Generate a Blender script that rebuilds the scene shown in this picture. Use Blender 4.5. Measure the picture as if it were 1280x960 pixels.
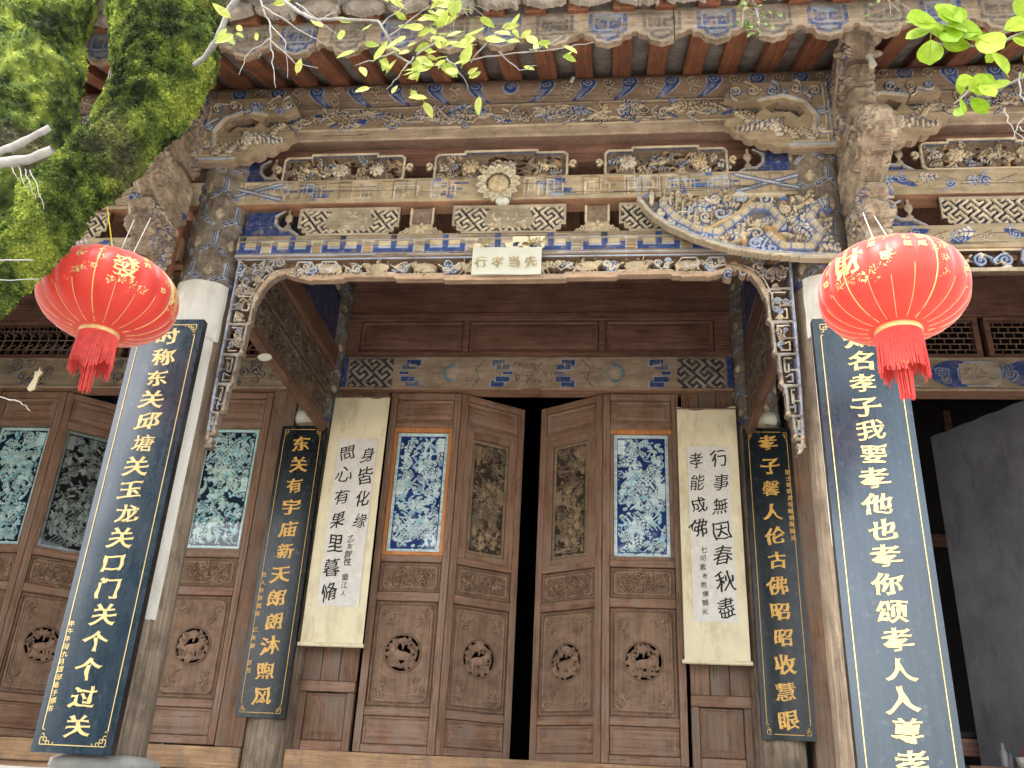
import bpy, bmesh, math, random
import numpy as np
from mathutils import Vector, Matrix, Euler
random.seed(7)
RNG = np.random.default_rng(7)
PI = math.pi
for o in list(bpy.data.objects):
    bpy.data.objects.remove(o)
COL = bpy.context.scene.collection
SC = bpy.context.scene

# ------------------------------------------------------------------ camera, sky, sun, exposure
def setup_camera():
    p, y, r = math.radians(24.8486), math.radians(6.7794), math.radians(-3.0216)
    f = Vector((-math.sin(y)*math.cos(p), math.cos(y)*math.cos(p), math.sin(p)))
    rt = Vector((math.cos(y), math.sin(y), 0))
    dn = f.cross(rt)
    rt2 = rt*math.cos(r) + dn*math.sin(r)
    dn2 = dn*math.cos(r) - rt*math.sin(r)
    cd = bpy.data.cameras.new('camera')
    cd.sensor_width = 36.0
    cd.lens = 36.0*1144.05/1280.0
    cd.clip_start = 0.02
    cd.clip_end = 3000
    cam = bpy.data.objects.new('camera', cd)
    m = Matrix((( rt2.x, -dn2.x, -f.x, 0.57), (rt2.y, -dn2.y, -f.y, 0.0), (rt2.z, -dn2.z, -f.z, -0.1), (0, 0, 0, 1)))
    cam.matrix_world = m
    COL.objects.link(cam)
    SC.camera = cam
setup_camera()
SUN_EL, SUN_AZ = math.radians(58), math.radians(205)      # azimuth clockwise from +Y
world = bpy.data.worlds.new('World')
SC.world = world
world.use_nodes = True
wn = world.node_tree
bgn = wn.nodes['Background']
sky = wn.nodes.new('ShaderNodeTexSky')
sky.sky_type = 'NISHITA'
sky.sun_disc = False
sky.sun_elevation = SUN_EL
sky.sun_rotation = SUN_AZ
sky.dust_density = 4.0
sky.air_density = 1.0
hs = wn.nodes.new('ShaderNodeHueSaturation')
hs.inputs['Saturation'].default_value = 0.42            # thin bright cloud over the blue
wn.links.new(sky.outputs[0], hs.inputs['Color'])
wn.links.new(hs.outputs[0], bgn.inputs['Color'])
bgn.inputs['Strength'].default_value = 0.15
sd = bpy.data.lights.new('sun', 'SUN')
sd.energy = 0.85
sd.angle = math.radians(14)
sd.color = (1.0, 0.95, 0.87)
sun = bpy.data.objects.new('sun', sd)
dirv = Vector((math.sin(SUN_AZ)*math.cos(SUN_EL), math.cos(SUN_AZ)*math.cos(SUN_EL), math.sin(SUN_EL)))
sun.rotation_euler = dirv.to_track_quat('Z', 'Y').to_euler()
sun.location = dirv*20
COL.objects.link(sun)
SC.view_settings.view_transform = 'Standard'
SC.view_settings.look = 'None'
SC.view_settings.exposure = 2.3
SC.view_settings.gamma = 1.0

# ------------------------------------------------------------------ materials
def nmat(name):
    m = bpy.data.materials.new(name)
    m.use_nodes = True
    nt = m.node_tree
    return m, nt, nt.nodes['Principled BSDF']
def N(nt, t, **kw):
    n = nt.nodes.new(t)
    for k, v in kw.items():
        if k in n.inputs.keys(): n.inputs[k].default_value = v
        else: setattr(n, k, v)
    return n
def ramp(nt, fac, stops):
    r = nt.nodes.new('ShaderNodeValToRGB')
    el = r.color_ramp.elements
    while len(el) < len(stops): el.new(0.5)
    for e, (p, c) in zip(el, stops):
        e.position = p
        e.color = (c[0], c[1], c[2], 1) if not isinstance(c, (int, float)) else (c, c, c, 1)
    nt.links.new(fac, r.inputs[0])
    return r.outputs[0]
def coords(nt, scale, rnd=True):
    tc = nt.nodes.new('ShaderNodeTexCoord')
    mp = nt.nodes.new('ShaderNodeMapping')
    mp.inputs['Scale'].default_value = scale
    nt.links.new(tc.outputs['Object'], mp.inputs[0])
    if rnd:
        oi = nt.nodes.new('ShaderNodeObjectInfo')
        mm = nt.nodes.new('ShaderNodeMath'); mm.operation = 'MULTIPLY'; mm.inputs[1].default_value = 37.0
        nt.links.new(oi.outputs['Random'], mm.inputs[0])
        nt.links.new(mm.outputs[0], mp.inputs['Location'])
    return mp.outputs[0]
def noise(nt, vec, scale, detail=4, rough=0.6, dist=0.0):
    n = N(nt, 'ShaderNodeTexNoise')
    n.inputs['Scale'].default_value = scale
    n.inputs['Detail'].default_value = detail
    n.inputs['Roughness'].default_value = rough
    n.inputs['Distortion'].default_value = dist
    nt.links.new(vec, n.inputs['Vector'])
    return n.outputs['Fac']
def mixc(nt, fac, a, b, mode='MIX'):
    m = nt.nodes.new('ShaderNodeMix'); m.data_type = 'RGBA'; m.blend_type = mode
    for s, v in ((0, fac), (6, a), (7, b)):
        if hasattr(v, 'is_linked') or isinstance(v, bpy.types.NodeSocket): nt.links.new(v, m.inputs[s])
        elif isinstance(v, (int, float)): m.inputs[s].default_value = v
        else: m.inputs[s].default_value = (v[0], v[1], v[2], 1)
    return m.outputs[2]
def bump(nt, bs, h, strength, dist=0.004):
    b = nt.nodes.new('ShaderNodeBump')
    b.inputs['Strength'].default_value = strength
    b.inputs['Distance'].default_value = dist
    nt.links.new(h, b.inputs['Height'])
    nt.links.new(b.outputs[0], bs.inputs['Normal'])

def wood(name, dark, light, axis='Z', rough=0.75, stain=None, crack=0.5, vcol=False, fine=1.0, grey=None):
    m, nt, bs = nmat(name)
    s = {'X': (1.2, 26, 26), 'Y': (26, 1.2, 26), 'Z': (26, 26, 1.2)}[axis]
    s = tuple(k*fine for k in s)
    v = coords(nt, s)
    g = noise(nt, v, 2.2, 7, 0.68, 0.6)
    c = ramp(nt, g, [(0.3, dark), (0.52, [(a+b)/2 for a, b in zip(dark, light)]), (0.72, light)])
    g2 = noise(nt, coords(nt, (2.6, 2.6, 2.6)), 2.0, 5, 0.6)
    tone = ramp(nt, g2, [(0.25, 0.62), (0.75, 1.25)])
    c = mixc(nt, 1.0, c, tone, 'MULTIPLY')
    if grey:
        c = mixc(nt, ramp(nt, noise(nt, coords(nt, (3, 3, 1.1)), 2.4, 6, 0.65), [(0.42, 0.0), (0.62, 0.8)]), c, grey)
    if stain:
        c = mixc(nt, ramp(nt, noise(nt, coords(nt, (5, 5, 3)), 2.4, 6, 0.7), [(0.5, 0.0), (0.66, 0.7)]), c, stain)
    g3 = noise(nt, coords(nt, tuple(k*2.6 for k in s)), 1.5, 4, 0.7, 0.2)
    ck = ramp(nt, g3, [(0.30, 1.0), (0.40, 0.0)])
    c = mixc(nt, ck, c, tuple(k*0.35 for k in dark))
    nt.links.new(c, bs.inputs['Base Color'])
    bs.inputs['Roughness'].default_value = rough
    bs.inputs['Specular IOR Level'].default_value = 0.3
    bump(nt, bs, g, crack, 0.006)
    return m

def carved(name, woodc=(0.20, 0.135, 0.085), wear=(0.40, 0.62), grime=0.55, rough=0.85, bstr=0.35, axis='X', dust=0.0):
    """painted or bare carving: vertex colour is the pigment, worn through to wood"""
    m, nt, bs = nmat(name)
    at = N(nt, 'ShaderNodeAttribute'); at.attribute_name = 'Col'
    s = {'X': (1.3, 22, 22), 'Z': (22, 22, 1.3), 'Y': (22, 1.3, 22)}[axis]
    g = noise(nt, coords(nt, s), 2.4, 6, 0.7, 0.5)
    wc = ramp(nt, g, [(0.3, [k*0.55 for k in woodc]), (0.7, [k*1.25 for k in woodc])])
    wm = noise(nt, coords(nt, (9, 9, 9)), 2.6, 8, 0.72)
    w = ramp(nt, wm, [(wear[0], 0.12), (wear[1], 1.0)])
    c = mixc(nt, w, wc, at.outputs['Color'])
    gr = ramp(nt, noise(nt, coords(nt, (4, 4, 6)), 2.0, 7, 0.7), [(0.32, grime), (0.6, 1.08)])
    c = mixc(nt, 1.0, c, gr, 'MULTIPLY')
    st = ramp(nt, g, [(0.32, 0.7), (0.6, 1.1)])
    c = mixc(nt, 0.8, c, st, 'MULTIPLY')
    if dust > 0:
        c = mixc(nt, ramp(nt, noise(nt, coords(nt, (14, 14, 14)), 3.0, 6, 0.7), [(0.5, 0.0), (0.68, dust)]), c, (0.5, 0.45, 0.36))
    nt.links.new(c, bs.inputs['Base Color'])
    bs.inputs['Roughness'].default_value = rough
    bs.inputs['Specular IOR Level'].default_value = 0.2
    bump(nt, bs, g, bstr, 0.004)
    return m

def plain(name, col, rough=0.7, var=0.25, scale=6, spec=0.4, metal=0.0, bstr=0.2, dirt=None):
    m, nt, bs = nmat(name)
    g = noise(nt, coords(nt, (1, 1, 1)), scale, 6, 0.65)
    c = ramp(nt, g, [(0.3, [k*(1-var) for k in col]), (0.7, [min(1, k*(1+var)) for k in col])])
    if dirt:
        c = mixc(nt, ramp(nt, noise(nt, coords(nt, (3, 3, 1)), 3.0, 7, 0.7), [(0.5, 0.0), (0.72, 0.85)]), c, dirt)
    nt.links.new(c, bs.inputs['Base Color'])
    bs.inputs['Roughness'].default_value = rough
    bs.inputs['Specular IOR Level'].default_value = spec
    bs.inputs['Metallic'].default_value = metal
    if bstr: bump(nt, bs, g, bstr, 0.004)
    return m

def lacquer(name, col, rough=0.3, coat=0.5, spec=0.6):
    m, nt, bs = nmat(name)
    g = noise(nt, coords(nt, (30, 30, 1.0)), 2.0, 6, 0.6, 0.3)
    c = ramp(nt, g, [(0.3, [k*0.75 for k in col]), (0.7, [k*1.25 for k in col])])
    d = noise(nt, coords(nt, (6, 6, 5)), 4.0, 8, 0.75)
    c = mixc(nt, ramp(nt, d, [(0.56, 0.0), (0.74, 0.30)]), c, (0.26, 0.27, 0.28))
    nt.links.new(c, bs.inputs['Base Color'])
    rr = ramp(nt, noise(nt, coords(nt, (4, 4, 2)), 3.0, 6, 0.7), [(0.3, rough*0.7), (0.7, rough*1.5)])
    nt.links.new(rr, bs.inputs['Roughness'])
    bs.inputs['Specular IOR Level'].default_value = spec
    bs.inputs['Coat Weight'].default_value = coat
    bs.inputs['Coat Roughness'].default_value = 0.14
    bump(nt, bs, g, 0.10, 0.003)
    return m

M = {}
M['door'] = wood('door_wood', (0.135, 0.068, 0.042), (0.41, 0.232, 0.142), 'Z', 0.62, crack=0.6, grey=(0.29, 0.205, 0.155))
M['door_x'] = wood('door_rail_wood', (0.135, 0.068, 0.042), (0.41, 0.232, 0.142), 'X', 0.62, crack=0.6, grey=(0.29, 0.205, 0.155))
M['post'] = wood('post_wood', (0.13, 0.068, 0.042), (0.34, 0.19, 0.115), 'Z', 0.7, crack=0.6, grey=(0.20, 0.16, 0.125))
M['brownx'] = wood('brown_beam_wood', (0.135, 0.068, 0.05), (0.36, 0.19, 0.13), 'X', 0.65, crack=0.6)
M['browny'] = wood('brown_joist_wood', (0.10, 0.05, 0.034), (0.26, 0.14, 0.09), 'Y', 0.7, crack=0.5)
M['column'] = wood('weathered_column_wood', (0.13, 0.095, 0.065), (0.42, 0.33, 0.24), 'Z', 0.85, stain=(0.10, 0.075, 0.055), crack=0.9)
M['rafter'] = wood('rafter_wood', (0.17, 0.062, 0.032), (0.44, 0.18, 0.095), 'Y', 0.8, stain=(0.13, 0.10, 0.08), crack=0.6)
M['tan'] = wood('tan_beam_wood', (0.22, 0.12, 0.07), (0.50, 0.33, 0.21), 'X', 0.8, stain=(0.2, 0.14, 0.09), crack=0.6)
M['sill'] = wood('sill_wood', (0.30, 0.17, 0.09), (0.58, 0.37, 0.21), 'X', 0.8, stain=(0.22, 0.17, 0.13), crack=0.6)
M['newwood'] = wood('new_orange_wood', (0.46, 0.17, 0.05), (0.66, 0.29, 0.10), 'Z', 0.55, crack=0.2)
M['carved'] = carved('painted_carving', (0.34, 0.255, 0.17), wear=(0.28, 0.46), grime=0.72, dust=0.2)
M['paintx'] = carved('painted_beam_face', (0.40, 0.30, 0.205), wear=(0.30, 0.48), grime=0.7, dust=0.12)
M['paintz'] = carved('painted_column_face', (0.2, 0.15, 0.105), wear=(0.34, 0.56), grime=0.5, axis='Z')
M['oldcarve'] = carved('bare_carving', (0.28, 0.205, 0.14), wear=(0.34, 0.56), grime=0.42, dust=0.3, bstr=0.8)
M['plastercarve'] = carved('patched_plaster', (0.2, 0.2, 0.215), wear=(0.3, 0.6), grime=0.6, bstr=.2, axis='Z')
M['fascia'] = carved('faded_fascia_paint', (0.36, 0.28, 0.2), wear=(0.40, 0.60), grime=0.55, dust=0.3)
M['boss'] = carved('boss_paint', (0.5, 0.42, 0.28), wear=(0.2, 0.4), grime=0.8, dust=0.1)
M['doorcarve'] = carved('door_carving', (0.24, 0.14, 0.09), wear=(0.3, 0.5), grime=0.7, bstr=0.4, axis='Z')
M['darkcarve'] = carved('porch_carving', (0.13, 0.085, 0.06), wear=(0.36, 0.6), grime=0.5, axis='Y')
M['bluewhite'] = carved('blue_white_window_carving', (0.25, 0.35, 0.45), wear=(0.18, 0.3), grime=0.85, rough=0.5, bstr=0.05)
M['lacq'] = lacquer('blue_black_lacquer', (0.014, 0.032, 0.050), 0.26, .6, .6)
M['lacq2'] = lacquer('green_black_lacquer', (0.006, 0.011, 0.014), 0.28, .12, .35)
M['lacqside'] = lacquer('black_lacquer', (0.008, 0.009, 0.012), 0.3)
M['gold'] = plain('gold_paint', (0.80, 0.60, 0.25), 0.42, 0.18, 30, 0.6, 0.15, 0.1)
M['gold2'] = plain('dull_gold_paint', (0.72, 0.42, 0.10), 0.5, 0.2, 30, 0.5, 0.1, 0.1)
M['ink'] = plain('black_ink', (0.02, 0.018, 0.016), 0.7, 0.3, 40, 0.3, 0, 0)
M['brownink'] = plain('faded_gold_ink', (0.36, 0.27, 0.12), 0.7, 0.3, 40, 0.3, 0, 0)
M['scrollpaper'] = plain('yellow_silk_paper', (0.80, 0.72, 0.50), 0.8, 0.10, 5, 0.2, 0, 0.15, dirt=(0.52, 0.42, 0.25))
M['ricepaper'] = plain('grey_rice_paper', (0.74, 0.71, 0.65), 0.85, 0.10, 25, 0.2, 0, 0.05)
M['whitepaper'] = plain('white_paper', (0.60, 0.60, 0.50), 0.8, 0.08, 8, 0.2, 0, 0.1)
M['plaster'] = plain('whitewashed_sheet', (0.66, 0.64, 0.57), 0.85, 0.08, 4, 0.2, 0, 0.15, dirt=(0.45, 0.41, 0.33))
M['greywall'] = plain('grey_plaster', (0.17, 0.172, 0.19), 0.9, 0.3, 2.2, 0.2, 0, 0.8, dirt=(0.10, 0.10, 0.11))
M['stone'] = plain('grey_stone', (0.36, 0.35, 0.32), 0.9, 0.2, 9, 0.2, 0, 0.6, dirt=(0.2, 0.19, 0.17))
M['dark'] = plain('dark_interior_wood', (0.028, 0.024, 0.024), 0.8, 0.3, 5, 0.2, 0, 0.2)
M['darkblue'] = plain('blue_black_paint', (0.018, 0.030, 0.085), 0.7, 0.45, 12, 0.2, 0, 0.2, dirt=(0.05, 0.045, 0.05))
M['tile'] = plain('grey_roof_tile', (0.26, 0.235, 0.215), 0.9, 0.35, 14, 0.2, 0, 0.7, dirt=(0.12, 0.10, 0.09))
M['mortar'] = plain('lime_mortar', (0.36, 0.32, 0.27), 0.9, 0.35, 16, 0.2, 0, 0.8, dirt=(0.30, 0.26, 0.22))
M['twig'] = plain('grey_twig_bark', (0.27, 0.26, 0.24), 0.85, 0.3, 30, 0.2, 0, 0.4)
M['whitetwig'] = plain('dead_white_twig', (0.30, 0.285, 0.265), 0.85, 0.2, 30, 0.2, 0, 0.2)
M['string'] = plain('white_string', (0.8, 0.79, 0.75), 0.7, 0.05, 30, 0.2, 0, 0)
M['ystring'] = plain('yellow_ribbon', (0.75, 0.62, 0.05), 0.6, 0.1, 30, 0.2, 0, 0)
M['ground'] = plain('pale_courtyard_paving', (0.46, 0.43, 0.38), 0.95, 0.25, 2, 0.2, 0, 0.5)
M['fringe'] = plain('red_fringe', (0.78, 0.10, 0.085), 0.55, 0.2, 40, 0.3, 0, 0)

def vegmat(name, c1, c2, trans=0.5, vcol=False, rough=0.5):
    m, nt, bs = nmat(name)
    if vcol:
        at = N(nt, 'ShaderNodeAttribute'); at.attribute_name = 'Col'; c = at.outputs['Color']
    else:
        oi = nt.nodes.new('ShaderNodeObjectInfo')
        c = ramp(nt, oi.outputs['Random'], [(0.0, c1), (1.0, c2)])
        c = mixc(nt, 1.0, c, ramp(nt, noise(nt, coords(nt, (40, 40, 40)), 2, 4), [(0.3, 0.8), (0.7, 1.15)]), 'MULTIPLY')
    nt.links.new(c, bs.inputs['Base Color'])
    bs.inputs['Roughness'].default_value = rough
    bs.inputs['Specular IOR Level'].default_value = 0.3
    if trans > 0:
        tr = nt.nodes.new('ShaderNodeBsdfTranslucent')
        nt.links.new(c, tr.inputs['Color'])
        ms = nt.nodes.new('ShaderNodeMixShader'); ms.inputs[0].default_value = trans
        nt.links.new(bs.outputs[0], ms.inputs[1]); nt.links.new(tr.outputs[0], ms.inputs[2])
        nt.links.new(ms.outputs[0], nt.nodes['Material Output'].inputs['Surface'])
    return m
M['leaf'] = vegmat('spring_leaf', (0.34, 0.46, 0.06), (0.62, 0.64, 0.17), 0.5)
M['leaf2'] = vegmat('bright_leaf', (0.27, 0.45, 0.02), (0.46, 0.62, 0.06), 0.5)
M['weed'] = vegmat('dull_weed_leaf', (0.07, 0.14, 0.03), (0.20, 0.26, 0.06), 0.3)
M['moss'] = vegmat('moss', None, None, 0.18, True, 0.95)
def glassmat():
    m = bpy.data.materials.new('window_glass'); m.use_nodes = True
    nt = m.node_tree; nt.nodes.clear()
    out = nt.nodes.new('ShaderNodeOutputMaterial')
    t = nt.nodes.new('ShaderNodeBsdfTransparent'); t.inputs[0].default_value = (0.93, 0.97, 0.97, 1)
    g = nt.nodes.new('ShaderNodeBsdfGlossy'); g.inputs['Roughness'].default_value = 0.03
    fr = nt.nodes.new('ShaderNodeFresnel'); fr.inputs[0].default_value = 1.55
    mx = nt.nodes.new('ShaderNodeMixShader')
    geo = nt.nodes.new('ShaderNodeNewGeometry'); inv = nt.nodes.new('ShaderNodeMath'); inv.operation = 'SUBTRACT'; inv.inputs[0].default_value = 1.0
    nt.links.new(geo.outputs['Backfacing'], inv.inputs[1])
    mu = nt.nodes.new('ShaderNodeMath'); mu.operation = 'MULTIPLY'; nt.links.new(fr.outputs[0], mu.inputs[0]); nt.links.new(inv.outputs[0], mu.inputs[1])
    nt.links.new(mu.outputs[0], mx.inputs[0]); nt.links.new(t.outputs[0], mx.inputs[1]); nt.links.new(g.outputs[0], mx.inputs[2])
    nt.links.new(mx.outputs[0], out.inputs[0])
    return m
M['pane'] = glassmat()
def lanternmat():
    m, nt, bs = nmat('red_lantern_cloth')
    g = noise(nt, coords(nt, (1, 1, 1)), 8, 4, 0.6)
    c = ramp(nt, g, [(0.3, (0.78, 0.062, 0.045)), (0.7, (0.86, 0.088, 0.065))])
    nt.links.new(c, bs.inputs['Base Color'])
    bs.inputs['Roughness'].default_value = 0.42
    bs.inputs['Specular IOR Level'].default_value = 0.5
    bs.inputs['Sheen Weight'].default_value = 1.0
    bs.inputs['Sheen Roughness'].default_value = 0.4
    tr = nt.nodes.new('ShaderNodeBsdfTranslucent'); tr.inputs['Color'].default_value = (0.98, 0.22, 0.15, 1)
    ms = nt.nodes.new('ShaderNodeMixShader'); ms.inputs[0].default_value = 0.38
    nt.links.new(bs.outputs[0], ms.inputs[1]); nt.links.new(tr.outputs[0], ms.inputs[2])
    nt.links.new(ms.outputs[0], nt.nodes['Material Output'].inputs['Surface'])
    return m
M['lantern'] = lanternmat()

# ------------------------------------------------------------------ object helpers
def tag(o, label=None, cat=None, group=None, kind=None):
    if label: o['label'] = label
    if cat: o['category'] = cat
    if group: o['group'] = group
    if kind: o['kind'] = kind
    return o
def empty(name, loc, rot=(0, 0, 0)):
    o = bpy.data.objects.new(name, None)
    o.empty_display_size = 0.1
    o.location = loc; o.rotation_euler = rot
    COL.objects.link(o)
    return o
def obj(name, me, mat, parent=None, loc=(0, 0, 0), rot=(0, 0, 0)):
    o = bpy.data.objects.new(name, me)
    if mat is not None and len(me.materials) == 0: me.materials.append(mat)
    COL.objects.link(o)
    if parent: o.parent = parent
    o.location = loc; o.rotation_euler = rot
    return o
def npmesh(name, V, F, col=None, smooth=False):
    """F: (n,3) or (n,4) int array, or a list of such arrays"""
    if not isinstance(F, list): F = [F]
    F = [f for f in F if len(f)]
    me = bpy.data.meshes.new(name)
    V = np.asarray(V, dtype=np.float32)
    me.vertices.add(len(V)); me.vertices.foreach_set('co', V.ravel())
    nl = sum(f.size for f in F); npol = sum(len(f) for f in F)
    me.loops.add(nl); me.polygons.add(npol)
    me.loops.foreach_set('vertex_index', np.concatenate([f.ravel() for f in F]).astype(np.int32))
    st, k = [], 0
    for f in F:
        st.append(k + np.arange(len(f))*f.shape[1]); k += f.size
    me.polygons.foreach_set('loop_start', np.concatenate(st).astype(np.int32))
    if smooth: me.polygons.foreach_set('use_smooth', np.ones(npol, dtype=bool))
    me.update(calc_edges=True)
    if col is not None:
        a = me.color_attributes.new('Col', 'FLOAT_COLOR', 'POINT')
        c4 = np.ones((len(V), 4), dtype=np.float32); c4[:, :3] = col
        a.data.foreach_set('color', c4.ravel())
    return me
_boxcache = {}
def boxmesh(sx, sy, sz, bev=0.004, name='board'):
    key = (round(sx, 4), round(sy, 4), round(sz, 4), bev)
    if key in _boxcache: return _boxcache[key].copy() if False else _boxcache[key]
    bm = bmesh.new()
    bmesh.ops.create_cube(bm, size=1)
    bmesh.ops.scale(bm, vec=(sx, sy, sz), verts=bm.verts)
    if bev > 0:
        bmesh.ops.bevel(bm, geom=list(bm.edges), offset=min(bev, min(sx, sy, sz)*0.3), segments=1, affect='EDGES', profile=0.5)
    me = bpy.data.meshes.new(name); bm.to_mesh(me); bm.free()
    _boxcache[key] = me
    return me
_matbox = {}
def box(name, x0, x1, y0, y1, z0, z1, mat, parent=None, bev=0.004, off=(0, 0, 0), rot=(0, 0, 0)):
    me0 = boxmesh(x1-x0, y1-y0, z1-z0, bev, name)
    k = (me0.name, mat.name)
    if k not in _matbox:
        me = me0.copy(); me.name = name; me.materials.append(mat); _matbox[k] = me
    o = obj(name, _matbox[k], None, parent, ((x0+x1)/2-off[0], (y0+y1)/2-off[1], (z0+z1)/2-off[2]), rot)
    return o
def tube(pts, rad, seg=8, cap=True, col=None):
    """swept tube through pts with radii; returns V,F"""
    pts = [Vector(p) for p in pts]
    n = len(pts)
    if isinstance(rad, (int, float)): rad = [rad]*n
    V, F = [], []
    up = Vector((0, 0, 1))
    prev = None
    for i, p in enumerate(pts):
        d = (pts[min(i+1, n-1)] - pts[max(i-1, 0)])
        if d.length < 1e-9: d = Vector((0, 0, 1))
        d.normalize()
        if prev is None:
            a = d.cross(up)
            if a.length < 0.05: a = d.cross(Vector((1, 0, 0)))
        else:
            a = prev - d*prev.dot(d)
        a.normalize(); b = d.cross(a); prev = a
        for k in range(seg):
            t = 2*PI*k/seg
            V.append(p + (a*math.cos(t)+b*math.sin(t))*rad[i])
    for i in range(n-1):
        for k in range(seg):
            k2 = (k+1) % seg
            F.append((i*seg+k, i*seg+k2, (i+1)*seg+k2, (i+1)*seg+k))
    return [tuple(v) for v in V], F
class MB:
    def __init__(s): s.V = []; s.F = []
    def add(s, V, F):
        b = len(s.V); s.V += [tuple(v) for v in V]; s.F += [tuple(i+b for i in f) for f in F]
        return s
    def tube(s, pts, rad, seg=8): return s.add(*tube(pts, rad, seg))
    def box(s, x0, x1, y0, y1, z0, z1):
        return s.add([(x0, y0, z0), (x1, y0, z0), (x1, y1, z0), (x0, y1, z0), (x0, y0, z1), (x1, y0, z1), (x1, y1, z1), (x0, y1, z1)],
                     [(0, 3, 2, 1), (4, 5, 6, 7), (0, 1, 5, 4), (1, 2, 6, 5), (2, 3, 7, 6), (3, 0, 4, 7)])
    def lathe(s, prof, c=(0, 0, 0), seg=32):
        V, F = [], []
        for r, z in prof:
            for k in range(seg):
                t = 2*PI*k/seg
                V.append((c[0]+r*math.cos(t), c[1]+r*math.sin(t), c[2]+z))
        for i in range(len(prof)-1):
            for k in range(seg):
                k2 = (k+1) % seg
                F.append((i*seg+k, i*seg+k2, (i+1)*seg+k2, (i+1)*seg+k))
        return s.add(V, F)
    def mesh(s, name, smooth=False):
        me = bpy.data.meshes.new(name); me.from_pydata(s.V, [], s.F); me.update()
        if smooth:
            for p in me.polygons: p.use_smooth = True
        return me
    def build(s, name, mat, parent=None, loc=(0, 0, 0), rot=(0, 0, 0), smooth=False):
        return obj(name, s.mesh(name, smooth), mat, parent, loc, rot)

# ------------------------------------------------------------------ numpy noise
def vnoise(nx, ny, cx, cy, rng=RNG):
    """smooth value noise of shape (ny,nx) with cx x cy cells"""
    cx = max(1, int(cx)); cy = max(1, int(cy))
    g = rng.random((cy+2, cx+2))
    x = np.linspace(0, cx, nx, endpoint=False); y = np.linspace(0, cy, ny, endpoint=False)
    xi = x.astype(int); yi = y.astype(int); fx = x-xi; fy = y-yi
    fx = fx*fx*(3-2*fx); fy = (fy*fy*(3-2*fy))[:, None]
    a = g[yi][:, xi]; b = g[yi][:, xi+1]; c = g[yi+1][:, xi]; d = g[yi+1][:, xi+1]
    return (a*(1-fx)+b*fx)*(1-fy)+(c*(1-fx)+d*fx)*fy
def fbm(nx, ny, cx, cy, oct=4, rng=RNG):
    r = np.zeros((ny, nx)); a = 1.0; t = 0
    for i in range(oct):
        r += a*vnoise(nx, ny, cx, cy, rng); t += a; a *= 0.5; cx *= 2; cy *= 2
    return r/t

# pigments
CREAM = (0.62, 0.52, 0.35); OCHRE = (0.46, 0.30, 0.15); BLUE = (0.036, 0.075, 0.235); LBLUE = (0.40, 0.46, 0.55)
TAN = (0.33, 0.235, 0.155); DARKB = (0.022, 0.03, 0.06); GREYW = (0.24, 0.20, 0.155); PALE = (0.64, 0.58, 0.46)
BROWN = (0.13, 0.085, 0.055); ORANGE = (0.50, 0.26, 0.12)

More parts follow.
